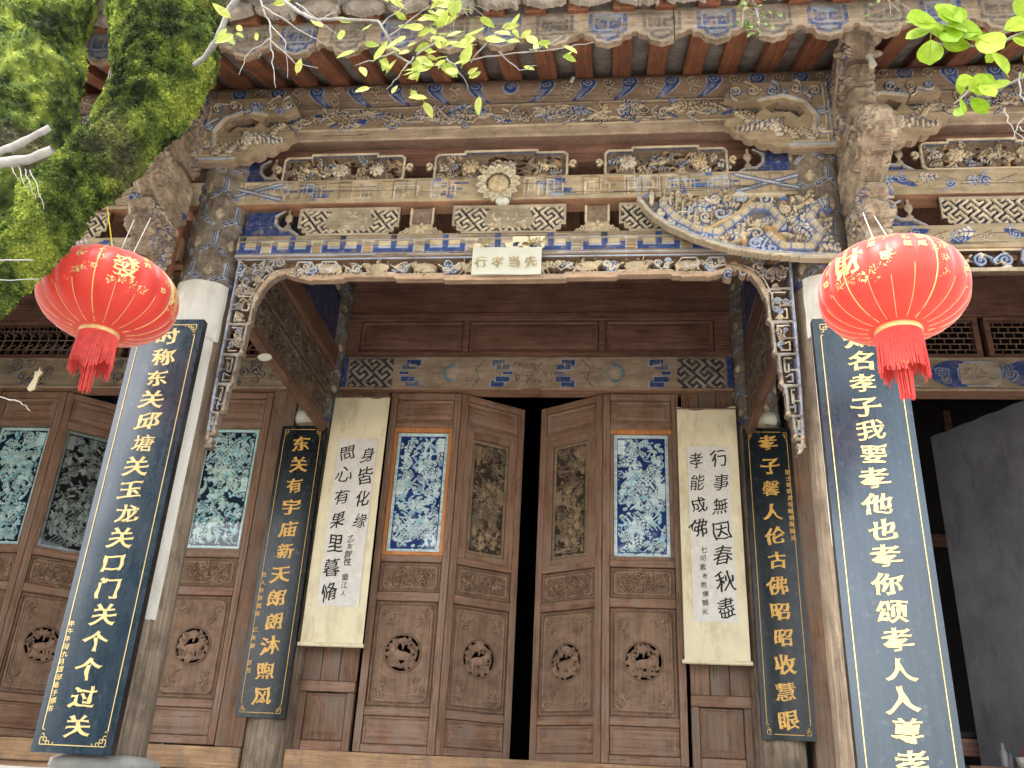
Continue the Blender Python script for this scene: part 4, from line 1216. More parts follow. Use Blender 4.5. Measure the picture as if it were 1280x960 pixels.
# upper roof cover tiles outside, above the eave (convex rows)
cv = tile_mesh(0.13, 0.5, 0.05, 'cover_tile', -1); cv.materials.append(M['tile'])
for k in range(-14, 20):
    for q in range(3):
        y = 3.05+q*0.47
        obj('cover_tile', cv, None, hall, (0.03+k*P_R, y-5, rz(y)+0.185), (SL, 0, 0))
# fascia board with hanging cloud lobes, key pattern painted blue and grey in turn
def fascia(xc, L, seed):
    R = Rel(L, .215, .004, (.42, .34, .25), seed, pierced=True); rnd = random.Random(seed)
    R.rect(-L/2, L/2, -.03, .107, 0)
    p = .242; n0 = int(math.floor((xc-L/2-.07)/p)); 
    for i in range(n0, n0+int(L/p)+3):
        c = i*p+.07-xc
        blue = i % 2 == 0
        R.poly([(c-.115, -.028), (c-.105, -.045), (c-.07, -.055), (c-.055, -.085), (c-.03, -.09), (c, -.104), (c+.03, -.09), (c+.055, -.085), (c+.07, -.055), (c+.105, -.045), (c+.115, -.028)], 0, (.42, .34, .25))
        A, B = ((.035, .085, .26), (.30, .38, .48)) if blue else ((.13, .12, .12), (.36, .32, .27))
        R.poly([(c-.088, .085), (c-.088, -.03), (c-.06, -.035), (c-.05, -.07), (c-.02, -.075), (c, -.088), (c+.02, -.075), (c+.05, -.07), (c+.06, -.035), (c+.088, -.03), (c+.088, .085)], .001, B)
        for P in ([(c-.078, .075), (c-.078, -.022), (c-.05, -.026), (c-.042, -.058), (c, -.074), (c+.042, -.058), (c+.05, -.026), (c+.078, -.022), (c+.078, .075)],
                  [(c-.052, .05), (c-.052, .0), (c-.012, .0), (c-.012, .035), (c-.034, .035), (c-.034, .018)], [(c+.052, .05), (c+.052, .0), (c+.012, .0), (c+.012, .035), (c+.034, .035), (c+.034, .018)],
                  [(c-.03, -.03), (c+.03, -.03)]):
            R.stroke(P, .0088, .002, A, mask=False, flat=True)
    R.wear(.0015, .3)
    hrel(R, 'fascia_board', 'fascia', xc, 3.10, 3.132, thick=.03, wallcol=(.3, .22, .15))
for i, xc in enumerate((-3.3, -1.64, .02, 1.68, 3.34)): fascia(xc, 1.655, 130+i)
# lime mortared drip tiles along the eave
def drip(seed):
    rnd = random.Random(seed); R = Rel(.2, .11, .004, (.62, .58, .52), seed, pierced=True)
    up = [(-.1, .055), (.1, .055)]
    low = [(.1, -.012), (.075, -.03+rnd.uniform(-.008, .008)), (.045, -.022), (.02, -.038+rnd.uniform(-.01, .01)), (.008, -.05), (0, -.03), (-.01, -.052), (-.03, -.034), (-.06, -.026+rnd.uniform(-.01, .01)), (-.085, -.02), (-.1, -.008)]
    R.poly(up+low, 0.0, (.60, .56, .50))
    R.blob(0, .01, .085, .05, 0, .035, None); R.leafage(14, -.08, .08, -.03, .05, (.02, .04), (.01, .02), (.006, .02), ((.62, .58, .52), (.45, .40, .34), (.36, .32, .28)))
    R.wear(.004, .35)
    return R.mesh('drip_tile', .03, wallcol=(.4, .37, .33))
dm = [drip(s_) for s_ in range(4)]
for d in dm: d.materials.append(M['mortar'])
for k in range(-17, 22):
    obj('drip_tile', dm[k % 4], None, hall, (.06+k*.2095, 3.00-5, 3.225+rr.uniform(-.008, .008)), (rr.uniform(-.1, .1), rr.uniform(-.05, .05), rr.uniform(-.06, .06)))
m = MB()
rs = random.Random(9)
x = -3.6
while x < 4.4:          # sagging cover tile ends above the drip tiles
    pts = [(x+.105*math.cos(a), 0, .05*math.sin(a)) for a in np.linspace(0, PI, 9)]
    V = [(p[0], 2.86-5, 3.20+p[2]) for p in pts]+[(p[0], 3.4-5, 3.41+p[2]) for p in pts]
    F = [(i, i+1, 10+i, 9+i) for i in range(8)]
    m.add(V, F); x += .2095
tag(m.build('tile_ends', M['tile'], hall, smooth=True), kind='stuff')

# ---- sculpted beam heads on the columns
def sculpt(name, balls, mat, parent, col=(.36, .28, .20), seed=0, res=0.018, amp=.012, ridge=(30, 8, 30), blue=0.25):
    from mathutils import noise as mn
    mb = bpy.data.metaballs.new('s'); mb.resolution = res; mb.render_resolution = res; mb.threshold = 0.35
    for b in balls:
        (x, y, z), r = b[0], b[1]
        e = mb.elements.new(); e.type = 'ELLIPSOID' if len(b) > 2 else 'BALL'
        e.co = (x, y-5, z); e.radius = r*1.6
        if len(b) > 2:
            e.size_x, e.size_y, e.size_z = b[2]
            if len(b) > 3: e.rotation = Euler(b[3]).to_quaternion()
    o = bpy.data.objects.new('s', mb); COL.objects.link(o)
    dg = bpy.context.evaluated_depsgraph_get(); dg.update()
    me = bpy.data.meshes.new_from_object(o.evaluated_get(dg), depsgraph=dg)
    bpy.data.objects.remove(o)
    bm = bmesh.new(); bm.from_mesh(me)
    if len(bm.faces) < 6000: bmesh.ops.subdivide_edges(bm, edges=bm.edges, cuts=1, use_grid_fill=True, smooth=0.6)
    bm.normal_update()
    cl = []
    off = Vector((seed*3.1, seed*1.7, 0))
    for v in bm.verts:
        p = v.co
        q = Vector((p.x*ridge[0], p.y*ridge[1], p.z*ridge[2]))+off
        n1 = mn.noise(q); n2 = mn.noise(p*45+off); rdg = 1-abs(n1)*2
        v.co += v.normal*(amp*(rdg-.5)+amp*.5*n2)
        t = mn.noise(p*14+off)
        c = Vector(col)*(1+.5*n1)
        if t > .5-blue and rdg < .55: c = c.lerp(Vector((.07, .11, .24)), .75)
        if n2 > .25: c = c*1.25
        cl.append((max(.02, c.x), max(.02, c.y), max(.02, c.z)))
    bm.to_mesh(me); bm.free()
    a = me.color_attributes.new('Col', 'FLOAT_COLOR', 'POINT'); c4 = np.ones((len(me.vertices), 4), np.float32); c4[:, :3] = cl; a.data.foreach_set('color', c4.ravel())
    for p in me.polygons: p.use_smooth = True
    me.name = name
    return obj(name, me, M[mat], parent)
def head_board(name, x, yf, zc, w, h, seed, outline, feats, half=.05, rise=1.0, col=(.42, .33, .23)):
    """a beam end sawn to a profile and carved on both cheeks; local x runs from the column (-) to the tip (+)"""
    rd = Vector((0, 0, 0))
    for sg in (1, -1):          # cheek facing -x, then the one facing +x
        R = Rel(w, h, .0045, col, seed, pierced=True); q = random.Random(seed+sg)
        S = lambda P: [(sg*a, b) for a, b in P]
        R.poly(S(outline), 0, col)
        keep = R.M.copy()
        feats(R, S, q, sg)
        R.M = R.M & keep
        d = [(sg*a, b) for a, b in outline+[outline[0]]]
        R.stroke(d, .010, .012, tuple(k*1.15 for k in col), mask=False)
        R.wear(.003, .3).pillow(d, half, min(.055, h*.2))
        R.H = np.maximum(R.H, -half*.98)
        o = hrel(R, name, 'oldcarve', x-sg*half, yf+w/2, zc, (0, 0, -sg*PI/2), thick=half, wallcol=tuple(k*.8 for k in col))
        if sg == 1: first = o
    return first
def beam_heads(x, seed):
    def snout(R, S, q, sg):
        for k in range(9):      # long flowing hair / trunk folds
            z0 = -.10+.028*k
            R.stroke(S([(-.27, z0), (-.12, z0+.01), (.0, z0*.7+.02), (.10, z0*.5+.03)]), .012, .018, q.choice(((.44, .35, .24), (.38, .29, .2), (.55, .46, .34))), w1=.006)
        for k in range(16): R.curl(sg*q.uniform(.02, .26), q.uniform(-.06, .16), q.uniform(.02, .045), 1.6, q.uniform(0, 6), q.choice((-1, 1)), .007, q.uniform(.016, .026), (.48, .39, .28), (.25, .19, .13), .04)
        R.frond(sg*.0, .10, .2 if sg > 0 else PI-.2, .16, .028, (.58, .48, .36), (.13, .1, .07), 0, .9*sg, 5); R.blob(sg*.12, .10, .018, .016, 0, .045, (.5, .42, .3))
        R.stroke(S([(.10, -.05), (.18, -.03), (.26, .02)]), .010, .02, (.42, .33, .24)); R.blob(sg*-.22, -.08, .03, .02, .4, .02, (.08, .12, .26))
    head_board('beam_head', x, 3.24, 2.69, .60, .38, seed,
        [(-.29, -.13), (-.12, -.14), (.02, -.12), (.09, -.085), (.10, -.05), (.17, -.075), (.25, -.05), (.285, .0), (.29, .06), (.26, .10), (.22, .10), (.23, .14), (.17, .175), (.08, .185), (.0, .16), (-.12, .165), (-.29, .14)], snout, half=.062)
    def bunch(R, S, q, sg):
        for k in range(9): R.frond(sg*q.uniform(-.12, .10), q.uniform(-.11, .11), q.uniform(0, 6.28), .10, .026, (.58, .48, .35), (.14, .10, .07), 0, q.uniform(-1.5, 1.5), 4)
        R.leafage(40, -.15, .15, -.14, .14, (.018, .04), (.008, .014), (.012, .025), ((.46, .37, .26), (.34, .26, .18), (.56, .47, .35), (.12, .15, .24)))
        R.scatter_curls(16, -.14, .14, -.13, .13, (.015, .035), (.005, .008), (.015, .03), ((.46, .37, .26), (.5, .42, .32)), ((.2, .15, .1), BLUE), .04)
    head_board('carved_foliage', x, 3.44, 2.38, .34, .32, seed+3,
        [(-.17, -.13), (-.06, -.15), (.0, -.11), (.04, -.13), (.08, -.08), (.06, -.04), (.12, -.03), (.15, .03), (.12, .07), (.16, .10), (.13, .155), (-.17, .155)], bunch, half=.06)
    def beast(R, S, q, sg):
        for k in range(14): R.frond(sg*q.uniform(-.2, .15), q.uniform(-.2, .2), q.uniform(0, 6.28), .12, .026, q.choice(((.56, .47, .34), (.42, .34, .24))), (.12, .09, .07), 0, q.uniform(-1.5, 1.5), 4)
        R.scatter_curls(22, -.24, .22, -.22, .24, (.018, .042), (.006, .010), (.015, .028), ((.48, .39, .28), (.38, .3, .21), (.58, .5, .38)), ((.2, .15, .1), BLUE, (.06, .09, .2)), .05)
        for k in range(8): R.stroke(S([(-.26+.02*k, -.2+.05*k), (-.1+.02*k, -.16+.055*k)]), .010, .02, (.40, .31, .22), w1=.005)
        R.stroke(S([(.0, .05), (.08, .16), (.18, .20), (.24, .15), (.20, .10)]), .018, .026, (.46, .38, .28)); R.blob(sg*.10, .12, .022, .02, 0, .055, (.5, .42, .3))
        R.blob(sg*-.1, .16, .06, .035, .5, .02, (.08, .12, .27)); R.blob(sg*-.18, .05, .045, .03, 1, .018, (.08, .12, .27))
    head_board('dragon_head', x, 3.30, 3.17, .56, .56, seed+5,
        [(-.27, -.27), (-.10, -.27), (-.02, -.23), (.06, -.25), (.11, -.20), (.08, -.15), (.12, -.10), (.08, -.06), (.10, -.01), (.16, .0), (.14, .05), (.21, .07), (.265, .12), (.27, .19), (.22, .25), (.12, .265), (.0, .26), (-.10, .23), (-.18, .25), (-.27, .20)], beast, half=.062, col=(.34, .26, .185))
beam_heads(1.755, 3); beam_heads(-1.715, 9)

# ---- porch: transverse carved beams from front to inner columns
def transverse(x, sg, seed):
    """faces +x when sg=1"""
    rot = (0, 0, PI/2 if sg > 0 else -PI/2)
    for (z0, z1, kind) in ((2.375, 2.575, 'a'), (2.60, 2.80, 'b'), (2.985, 3.42, 'c')):
        L = 1.86; h = z1-z0
        base = (.20, .145, .10)
        R = Rel(L, h, .006, base if kind != 'c' else (.05, .08, .20), seed); rnd = random.Random(seed+int(z0*10))
        if kind == 'c':
            for k in range(9):
                R.curl(rnd.uniform(-L/2, L/2), rnd.uniform(-h/2, h/2), rnd.uniform(.04, .09), 1.6, rnd.uniform(0, 6), 1, .012, .006, (.24, .21, .19), BLUE, .1)
            R.stroke([(-L/2, -h/2+.03), (L/2, -h/2+.03)], .012, .01, (.2, .17, .14))
        else:
            R.scatter_curls(60, -L/2, L/2, -h/2+.02, h/2-.02, (.015, .035), (.004, .007), (.008, .016), ((.25, .19, .13), (.3, .23, .16), (.18, .13, .10)), (BROWN, DARKB), .04)
            R.leafage(70, -L/2, L/2, -h/2+.02, h/2-.02, (.015, .035), (.006, .01), (.006, .016), ((.25, .19, .13), (.32, .24, .16), (.10, .12, .18)))
            R.stroke([(-L/2, -h/2+.008), (L/2, -h/2+.008)], .008, .012, (.2, .15, .11)); R.stroke([(-L/2, h/2-.008), (L/2, h/2-.008)], .006, .012, (.2, .15, .11))
        R.wear(.0015, .3)
        hrel(R, 'transverse_carving', 'darkcarve', x, 5.03, (z0+z1)/2, rot, thick=.04)
    hbox('transverse_beam', x-.03, x+.03, 4.10, 5.96, 2.30, 2.375, 'browny', .012)
    hbox('transverse_beam', x-.025-.02*sg, x+.025+.02*sg if sg > 0 else x+.045, 4.10, 5.96, 2.80, 2.985, 'browny', .02)
transverse(-1.50, 1, 141); transverse(1.52, -1, 142)

# ---- porch back wall, centre bay
hbox('door_sill', -1.46, 1.46, 6.02, 6.20, .03, .172, 'sill', .006)
hbox('door_sill', -4.7, -1.75, 6.02, 6.20, .03, .165, 'sill', .006)
hbox('door_sill', 1.75, 4.7, 6.02, 6.20, -.03, .10, 'sill', .006)
for x0, x1 in ((-1.46, 1.46), (-4.7, -1.75), (1.75, 4.7)):
    hbox('sill_board', x0, x1, 6.045, 6.10, -.056, .028, 'sill')
def lintel(x0, x1, kind, seed):
    L = x1-x0; R = Rel(L, .265, .005, (.42, .31, .22), seed); rnd = random.Random(seed)
    a = L/2
    if kind == 'center':
        for sg in (-1, 1):
            R.rect(sg*1.22-.17, sg*1.22+.17, -.12, .12, -.004, (.05, .05, .08))
            X0 = sg*1.22
            c = .028
            R.keyfret(X0-.165, X0+.165, -.115, .115, .02, .006, (.42, .35, .26), PI/4)
            R.frame(X0-.172, X0+.172, -.122, .122, .004, .006, (.35, .28, .2), .0)
            R.rect(sg*(a-.02)-.02, sg*(a-.02)+.02, -.13, .13, .002, BLUE)
            for cx, s2 in ((.90, 1), (.26, -1)):
                cx *= sg
                for (dx, dz, w, hh) in ((0, .085, .05, .045), (.035, .05, .05, .035), (0, -.085, .05, .045), (.035, -.05, .05, .035), (.07, 0, .035, .02)):
                    X = cx+dx*s2*sg
                    R.rect(X-w-.006, X+w+.006, dz-hh/2-.006, dz+hh/2+.006, .001, LBLUE)
                    R.rect(X-w, X+w, dz-hh/2, dz+hh/2, .001, BLUE if rnd.random() < .75 else (.15, .16, .2))
                R.stroke([(cx-.02*sg, .06), (cx+.03*sg*s2, .06), (cx+.03*sg*s2, .09)], .004, .003, PALE)
            for t in np.linspace(0, 6.28, 26):
                R.blob(sg*.60+.062*math.cos(t), .066*math.sin(t), .012, .012, 0, .002, (.12, .27, .33) if sg*math.cos(t) > -.3 else (.33, .33, .28))
            R.blob(sg*.60, 0, .04, .042, 0, .003, (.45, .35, .27))
            R.stroke([(sg*.36, .11), (sg*.42, .04), (sg*.40, -.05), (sg*.44, -.11)], .003, .002, BROWN)
            R.leafage(14, *sorted((sg*.36, sg*.52)), -.07, .07, (.01, .03), (.003, .006), (.001, .003), ((.33, .28, .22), (.2, .24, .24)))
        R.leafage(60, -.14, .14, -.08, .08, (.01, .035), (.002, .004), (.001, .003), ((.14, .12, .10), (.3, .24, .17)))
        R.stroke([(-a, -.125), (a, -.125)], .007, .004, (.44, .26, .17))
    else:
        R.rect(-a, a, -.13, .13, 0, (.33, .26, .18))
        x = -a+.05; i = 0
        while x < a-.3:
            if kind == 'blue':
                R.blob(x+.17, 0, .17, .105, 0, .003, (.04, .08, .26)); R.frame(x+.19, x+.47, -.09, .09, .005, .006, LBLUE, .05); R.rect(x+.2, x+.46, -.08, .08, .001, (.44, .36, .27))
                R.leafage(12, x+.24, x+.42, -.05, .05, (.01, .035), (.002, .004), (.001, .003), ((.2, .16, .12),))
                for q in range(5): R.curl(x+.05+rnd.uniform(-.05, .08), rnd.uniform(-.07, .07), .03, 1.4, rnd.uniform(0, 6), 1, .005, .005, (.30, .34, .42), BLUE, .04)
            else:
                R.scatter_curls(12, x, x+.45, -.1, .1, (.02, .04), (.005, .009), (.006, .012), ((.30, .25, .18), (.26, .24, .22)), (DARKB, BROWN), .05)
                R.flower(x+.2, 0, .06, 6, .01, (.3, .25, .18))
            x += .50
        R.stroke([(-a, -.122), (a, -.122)], .01, .01, (.40, .30, .21)); R.stroke([(-a, .122), (a, .122)], .008, .008, (.30, .22, .15))
    R.wear(.0015, .3)
    hrel(R, 'painted_lintel', 'paintx', (x0+x1)/2, 6.06, 2.815, thick=.14, wallcol=(.36, .2, .13))
lintel(-1.445, 1.445, 'center', 151); lintel(-4.7, -1.76, 'grey', 152); lintel(1.76, 4.7, 'blue', 153)
# upper wall of the centre bay
hbox('wall_rail', -1.45, 1.45, 6.08, 6.18, 2.952, 3.005, 'brownx'); hbox('wall_rail', -1.45, 1.45, 6.08, 6.18, 3.275, 3.34, 'brownx')
hbox('wall_board', -1.45, 1.45, 6.10, 6.16, 3.343, 3.60, 'brownx'); hbox('wall_beam', -1.45, 1.45, 6.03, 6.15, 3.60, 3.68, 'brownx', .02)
def raised_panel(name, x0, x1, z0, z1, y, mat, parent=hall, off=B0, fr=.02, light=None):
    w, h = x1-x0, z1-z0; V = []
    for (d, yy) in ((0, 0), (.006, -.008), (fr*.6, -.008), (fr, -.001), (fr+.012, -.001), (fr+.03, -.007)):
        V += [(-w/2+d, yy, -h/2+d), (w/2-d, yy, -h/2+d), (w/2-d, yy, h/2-d), (-w/2+d, yy, h/2-d)]
    F = []
    for k in range(5):
        for i in range(4):
            j = (i+1) % 4; F.append((4*k+i, 4*k+j, 4*k+4+j, 4*k+4+i))
    F.append((20, 21, 22, 23))
    return MB().add(V, F).build(name, M[mat], parent, ((x0+x1)/2-off[0], y-off[1], (z0+z1)/2-off[2]))
for x0, x1 in ((-1.345, -.548), (-.50, .48), (.53, 1.33)):
    raised_panel('wall_panel', x0, x1, 3.01, 3.272, 6.105, 'brownx')
for x0, x1 in ((-1.45, -1.347), (-.546, -.502), (.482, .528), (1.332, 1.45)):
    hbox('wall_stile', x0, x1, 6.085, 6.17, 3.006, 3.274, 'brownx')
for k in range(13):
    hbox('porch_joist', -1.41+.218*k-.022, -1.41+.218*k+.022, 4.25, 6.03, 3.66, 3.74, 'browny')
hbox('porch_ceiling', -4.7, 4.7, 4.2, 6.3, 3.75, 3.78, 'browny')
# side panels between the columns and the doors (behind the scrolls)
for sg in (-1, 1):
    a, b = sorted((sg*1.445, sg*1.075))
    wd = (b-a)/3
    for k in range(3):
        hbox('wall_plank', a+wd*k+.002, a+wd*(k+1)-.002, 6.115, 6.145, .60, 2.682, 'post')
    hbox('wall_rail', a, b, 6.09, 6.15, .53, .597, 'door_x'); raised_panel('wall_panel', a+.05, b-.05, .235, .525, 6.118, 'post')
    hbox('wall_stile', a, a+.048, 6.095, 6.15, .174, .527, 'post'); hbox('wall_stile', b-.048, b, 6.095, 6.15, .174, .527, 'post'); hbox('wall_rail', a+.05, b-.05, 6.10, 6.15, .174, .233, 'door_x')

# ---- door leaves
def scene_relief(w, h, seed, palette, bg, pierce=True, border=True, res=.0035, cart=True):
    """crowded figure carving: people, rocks, diamond fence, cartouches"""
    R = Rel(w, h, res, bg, seed, pierced=False); rnd = random.Random(seed); a, b = w/2, h/2
    R.H[:] = -.012
    bm_ = .028 if border else .006
    if pierce:
        for i in range(int(w*h*1500)):
            x, z = rnd.uniform(-a+bm_, a-bm_), rnd.uniform(-b+bm_, b-bm_); q = rnd.uniform(.007, .013)
            R.poly([(x+q*math.cos(t), z+q*math.sin(t)) for t in np.linspace(.2, 5.4, 6)], value=False)
    # diamond trellis areas
    for k in range(2):
        cx, cz = rnd.uniform(-a*.4, a*.4), rnd.uniform(-b*.8, b*.8)
        if pierce: 
            for i in range(-2, 3):
                for j in range(-1, 2):
                    X, Z = cx+i*.03, cz+j*.034+(i % 2)*.017
                    if abs(X) < a-bm_-.01 and abs(Z) < b-bm_-.01: R.poly([(X-.011, Z), (X, Z+.013), (X+.011, Z), (X, Z-.013)], value=False)
        for i in range(-3, 4):
            R.stroke([(cx+i*.03-.05, cz-.055), (cx+i*.03+.05, cz+.055)], .0038, .008, palette[0], -.006) if abs(cx+i*.03) < a-.08 else None
            R.stroke([(cx+i*.03+.05, cz-.055), (cx+i*.03-.05, cz+.055)], .0038, .008, palette[0], -.006) if abs(cx+i*.03) < a-.08 else None
    n = int(w*h*800)
    for i in range(n):
        x, z = rnd.uniform(-a+bm_, a-bm_), rnd.uniform(-b+bm_, b-bm_); k = rnd.random(); c = rnd.choice(palette)
        if k < .35: R.blob(x, z, rnd.uniform(.014, .034), rnd.uniform(.006, .013), rnd.uniform(0, 3.1), rnd.uniform(.006, .016), c, -.008)
        elif k < .6: R.curl(x, z, rnd.uniform(.012, .026), 1.3, rnd.uniform(0, 6), rnd.choice((-1, 1)), rnd.uniform(.0032, .0055), rnd.uniform(.006, .012), c, None, .02, -.006)
        elif k < .85: R.stroke([(x, z), (x+rnd.uniform(-.03, .03), z+rnd.uniform(-.03, .03)), (x+rnd.uniform(-.05, .05), z+rnd.uniform(-.05, .05))], rnd.uniform(.004, .009), rnd.uniform(.006, .012), c, -.007)
        else: R.rect(x, x+rnd.uniform(.008, .02), z, z+rnd.uniform(.008, .02), rnd.uniform(-.006, .002), c)
    for k in range(int(w*h*60)):
        s_ = rnd.random()
        if s_ < .6: R.frond(rnd.uniform(-a+.05, a-.05), rnd.uniform(-b+.05, b-.05), rnd.uniform(0, 6.28), rnd.uniform(.06, .10), .012, rnd.choice(palette[:2]+palette[3:4]), bg, -.007, rnd.uniform(-1.6, 1.6), 4)
        else: R.peony(rnd.uniform(-a+.06, a-.06), rnd.uniform(-b+.06, b-.06), rnd.uniform(.020, .032), .012, palette[0], palette[2], bg, -.006)
    for k in range(int(w*h*75)):      # figures: robe, head, sleeves
        x, z = rnd.uniform(-a+.05, a-.05), rnd.uniform(-b+.06, b-.07); c = rnd.choice(palette[:3])
        R.blob(x, z, .016, .030, rnd.uniform(-.2, .2), .018, c, -.004); R.blob(x, z+.036, .009, .010, 0, .020, palette[0], -.002)
        R.stroke([(x-.022, z-.002), (x, z+.014), (x+.022, z+.002)], .006, .012, c, 0)
        R.groove([(x, z-.028), (x+.003, z+.01)], .003, .006)
    if border:
        R.rect(-a, a, -b, b, None, None)
        for (x0, x1, z0, z1) in ((-a, -a+.022, -b, b), (a-.022, a, -b, b), (-a, a, -b, -b+.024), (-a, a, b-.024, b)):
            R.rect(x0, x1, z0, z1, -.002, palette[0])
        for i in range(int((w+h)*60)):
            side = rnd.random()
            if side < h/(w+h): x, z = rnd.choice((-a+.011, a-.011)), rnd.uniform(-b, b)
            else: x, z = rnd.uniform(-a, a), rnd.choice((-b+.012, b-.012))
            R.curl(x, z, .008, 1.2, rnd.uniform(0, 6), 1, .002, .004, palette[2], None, 0, -.002)
        R.frame(-a+.027, a-.027, -b+.030, b-.030, .0028, .004, bg, .016); R.frame(-a+.003, a-.003, -b+.003, b-.003, .003, .002, palette[3], 0)
    if cart:
        for (x0, z0) in ((-a+.026 if seed % 2 else a-.076, b-.145), (a-.076 if seed % 2 else -a+.026, -.03)):
            R.rect(x0, x0+.05, z0, z0+.105, .003, tuple(min(1, k*1.1) for k in palette[0]))
            for q in range(2):
                for t in range(7): R.rect(x0+.012+q*.016, x0+.020+q*.016, z0+.012+t*.012, z0+.017+t*.012, .0022, tuple(k*.82 for k in palette[0]))
    R.wear(.0006, .15)
    return R
LEAFN = [0]
BW = [(.86, .90, .92), (.76, .84, .89), (.52, .70, .82), (.88, .90, .90), (.66, .78, .83)]
CY = [(.70, .84, .82), (.55, .72, .76), (.74, .80, .74), (.45, .64, .70), (.42, .74, .80)]
DW = [(.27, .20, .13), (.20, .14, .09), (.34, .25, .15), (.15, .12, .09), (.16, .15, .13)]
GY = [(.32, .32, .30), (.22, .22, .21), (.4, .4, .38), (.16, .16, .17), (.30, .31, .33)]
def door_leaf(x, y, rotz, w, glaze, seed, flip=1, z=.178, newtrim=0, hinge='l'):
    """local origin at the hinge foot; the face looks toward -y; z bands taken from the real leaves"""
    L = tag(empty('door_leaf', (x-B0[0], y-B0[1], z), (0, 0, rotz)), None); L.parent = hall
    s = 1 if hinge == 'l' else -1
    def X(a): return a if s > 0 else -a
    def b(name, x0, x1, z0, z1, mat, y0=0.0, y1=.045, bev=.004):
        x0, x1 = sorted((X(x0), X(x1)))
        return box(name, x0, x1, y0, y1, z0, z1, M[mat], L, bev)
    H = 2.49; st = .052
    b('stile', 0.003, st, 0, H, 'door'); b('stile', w-st, w-.003, 0, H, 'door')
    rails = [(0, .05), (.222, .275), (.955, 1.015), (1.222, 1.268), (2.215, 2.255), (2.44, H)]
    for z0, z1 in rails: b('rail', st+.001, w-st-.001, z0, z1, 'door_x', .002, .043)
    # moulded beads on stiles
    for xx in (st*.5,): 
        b('bead', xx-.004, xx+.004, .02, H-.02, 'door', -.003, .0, .0015); b('bead', w-xx-.004, w-xx+.004, .02, H-.02, 'door', -.003, .0, .0015)
    cx = (X(0)+X(w))/2; iw = w-2*st
    def rp(z0, z1): return raised_panel('panel', cx-iw/2+.002, cx+iw/2-.002, z0+.002, z1-.002, .016, 'door_x', L, (0, 0, 0), .022)
    rp(.05, .222); rp(2.255, 2.44)
    # small carved band
    hh = 1.222-1.015-.004; R = Rel(iw-.004, hh, .0035, (.22, .14, .095), seed); rnd = random.Random(seed)
    a, c = R.w/2, hh/2
    R.H[:] = -.016
    R.frame(-a+.010, a-.010, -c+.010, c-.010, .007, .012, (.25, .16, .11), 0, -.014)
    R.rect(-a+.035, a-.035, -c+.032, c-.032, -.010, (.22, .145, .10))
    R.frame(-a+.032, a-.032, -c+.03, c-.03, .006, .012, (.34, .23, .16), .014, -.012)
    [R.frond(rnd.uniform(-a+.07, a-.07), rnd.uniform(-c+.06, c-.06), rnd.uniform(0, 6.28), rnd.uniform(.05, .08), .012, (.35, .235, .16), (.12, .075, .05), -.010, rnd.uniform(-1.5, 1.5), 3) for _k in range(9)]
    R.scatter_curls(26, -a+.05, a-.05, -c+.048, c-.048, (.012, .026), (.003, .005), (.010, .016), ((.36, .24, .165), (.32, .21, .145)), ((.10, .06, .04),), .035, -.010)
    R.wear(.0008, .12); R.build('carved_band', M['doorcarve'], L, (cx, .008, 1.118), thick=.02)
    # lower panel with corner foliage and a pierced medallion
    hh = .955-.275-.004; R = Rel(iw-.004, hh, .0035, (.23, .145, .10), seed+1)
    a, c = R.w/2, hh/2
    R.H[:] = -.018
    R.frame(-a+.012, a-.012, -c+.012, c-.012, .008, .012, (.25, .16, .11), 0, -.014)
    R.rect(-a+.035, a-.035, -c+.035, c-.035, -.006, (.27, .175, .12))
    R.frame(-a+.036, a-.036, -c+.036, c-.036, .006, .010, (.32, .21, .145), .03, -.008)
    R.frame(-a+.054, a-.054, -c+.056, c-.056, .0028, .006, (.29, .19, .13), .03, -.006)
    for sx in (-1, 1):
        for sz in (-1, 1):
            for q in range(7):
                tx, tz = sx*(a-.075-.022*rnd.random()*q*.5), sz*(c-.075-.018*q*rnd.random())
                R.curl(tx, tz, rnd.uniform(.008, .016), 1.3, rnd.uniform(0, 6), rnd.choice((-1, 1)), .0038, .009, (.34, .225, .16), (.13, .08, .052), .04, -.006)
            R.stroke([(sx*.015, sz*(c-.07)), (sx*(a-.10), sz*(c-.085)), (sx*(a-.07), sz*(c-.15))], .0045, .008, (.34, .225, .16), -.006)
    mr = .122
    q = np.hypot(R.X, R.Z) < mr; R.M[q] = False
    ring = [(mr*math.cos(t), mr*math.sin(t)) for t in np.linspace(0, 2*PI, 33)]
    R.stroke(ring, .006, .010, (.21, .135, .092), -.006)
    R.wear(.0008, .12); R.build('lower_panel', M['doorcarve'], L, (cx, .008, .615), thick=.02)
    R = Rel(.17, .17, .0022, (.25, .16, .11), seed+2, pierced=True)
    # beast in a wreath of leaves
    sgn = rnd.choice((-1, 1))
    for k in range(7):
        t = 6.28*k/7+rnd.uniform(-.3, .3); R.frond(.07*math.cos(t), .07*math.sin(t), t+PI-.9, .052, .012, (.30, .20, .14), (.12, .075, .05), -.006, 1.2, 3)
    R.stroke([(.064*math.cos(t), .064*math.sin(t)) for t in np.linspace(0, 6.28, 30)], .006, .006, (.2, .13, .09), -.01)
    for k in range(18):
        t = rnd.uniform(0, 6.28); r_ = rnd.uniform(.045, .076)
        R.blob(r_*math.cos(t), r_*math.sin(t), .016, .007, t+rnd.uniform(-1, 1), rnd.uniform(.008, .016), (.31, .20, .14), -.004)
        R.curl(r_*math.cos(t), r_*math.sin(t), .012, 1.2, rnd.uniform(0, 6), 1, .003, .010, (.29, .19, .13), None, .02)
    R.blob(0, -.012, .042, .022, .1*sgn, .020, (.34, .22, .155)); R.blob(sgn*.044, .012, .017, .016, 0, .022, (.34, .22, .155)); R.blob(sgn*.028, .0, .02, .018, .5, .018, (.32, .21, .145))
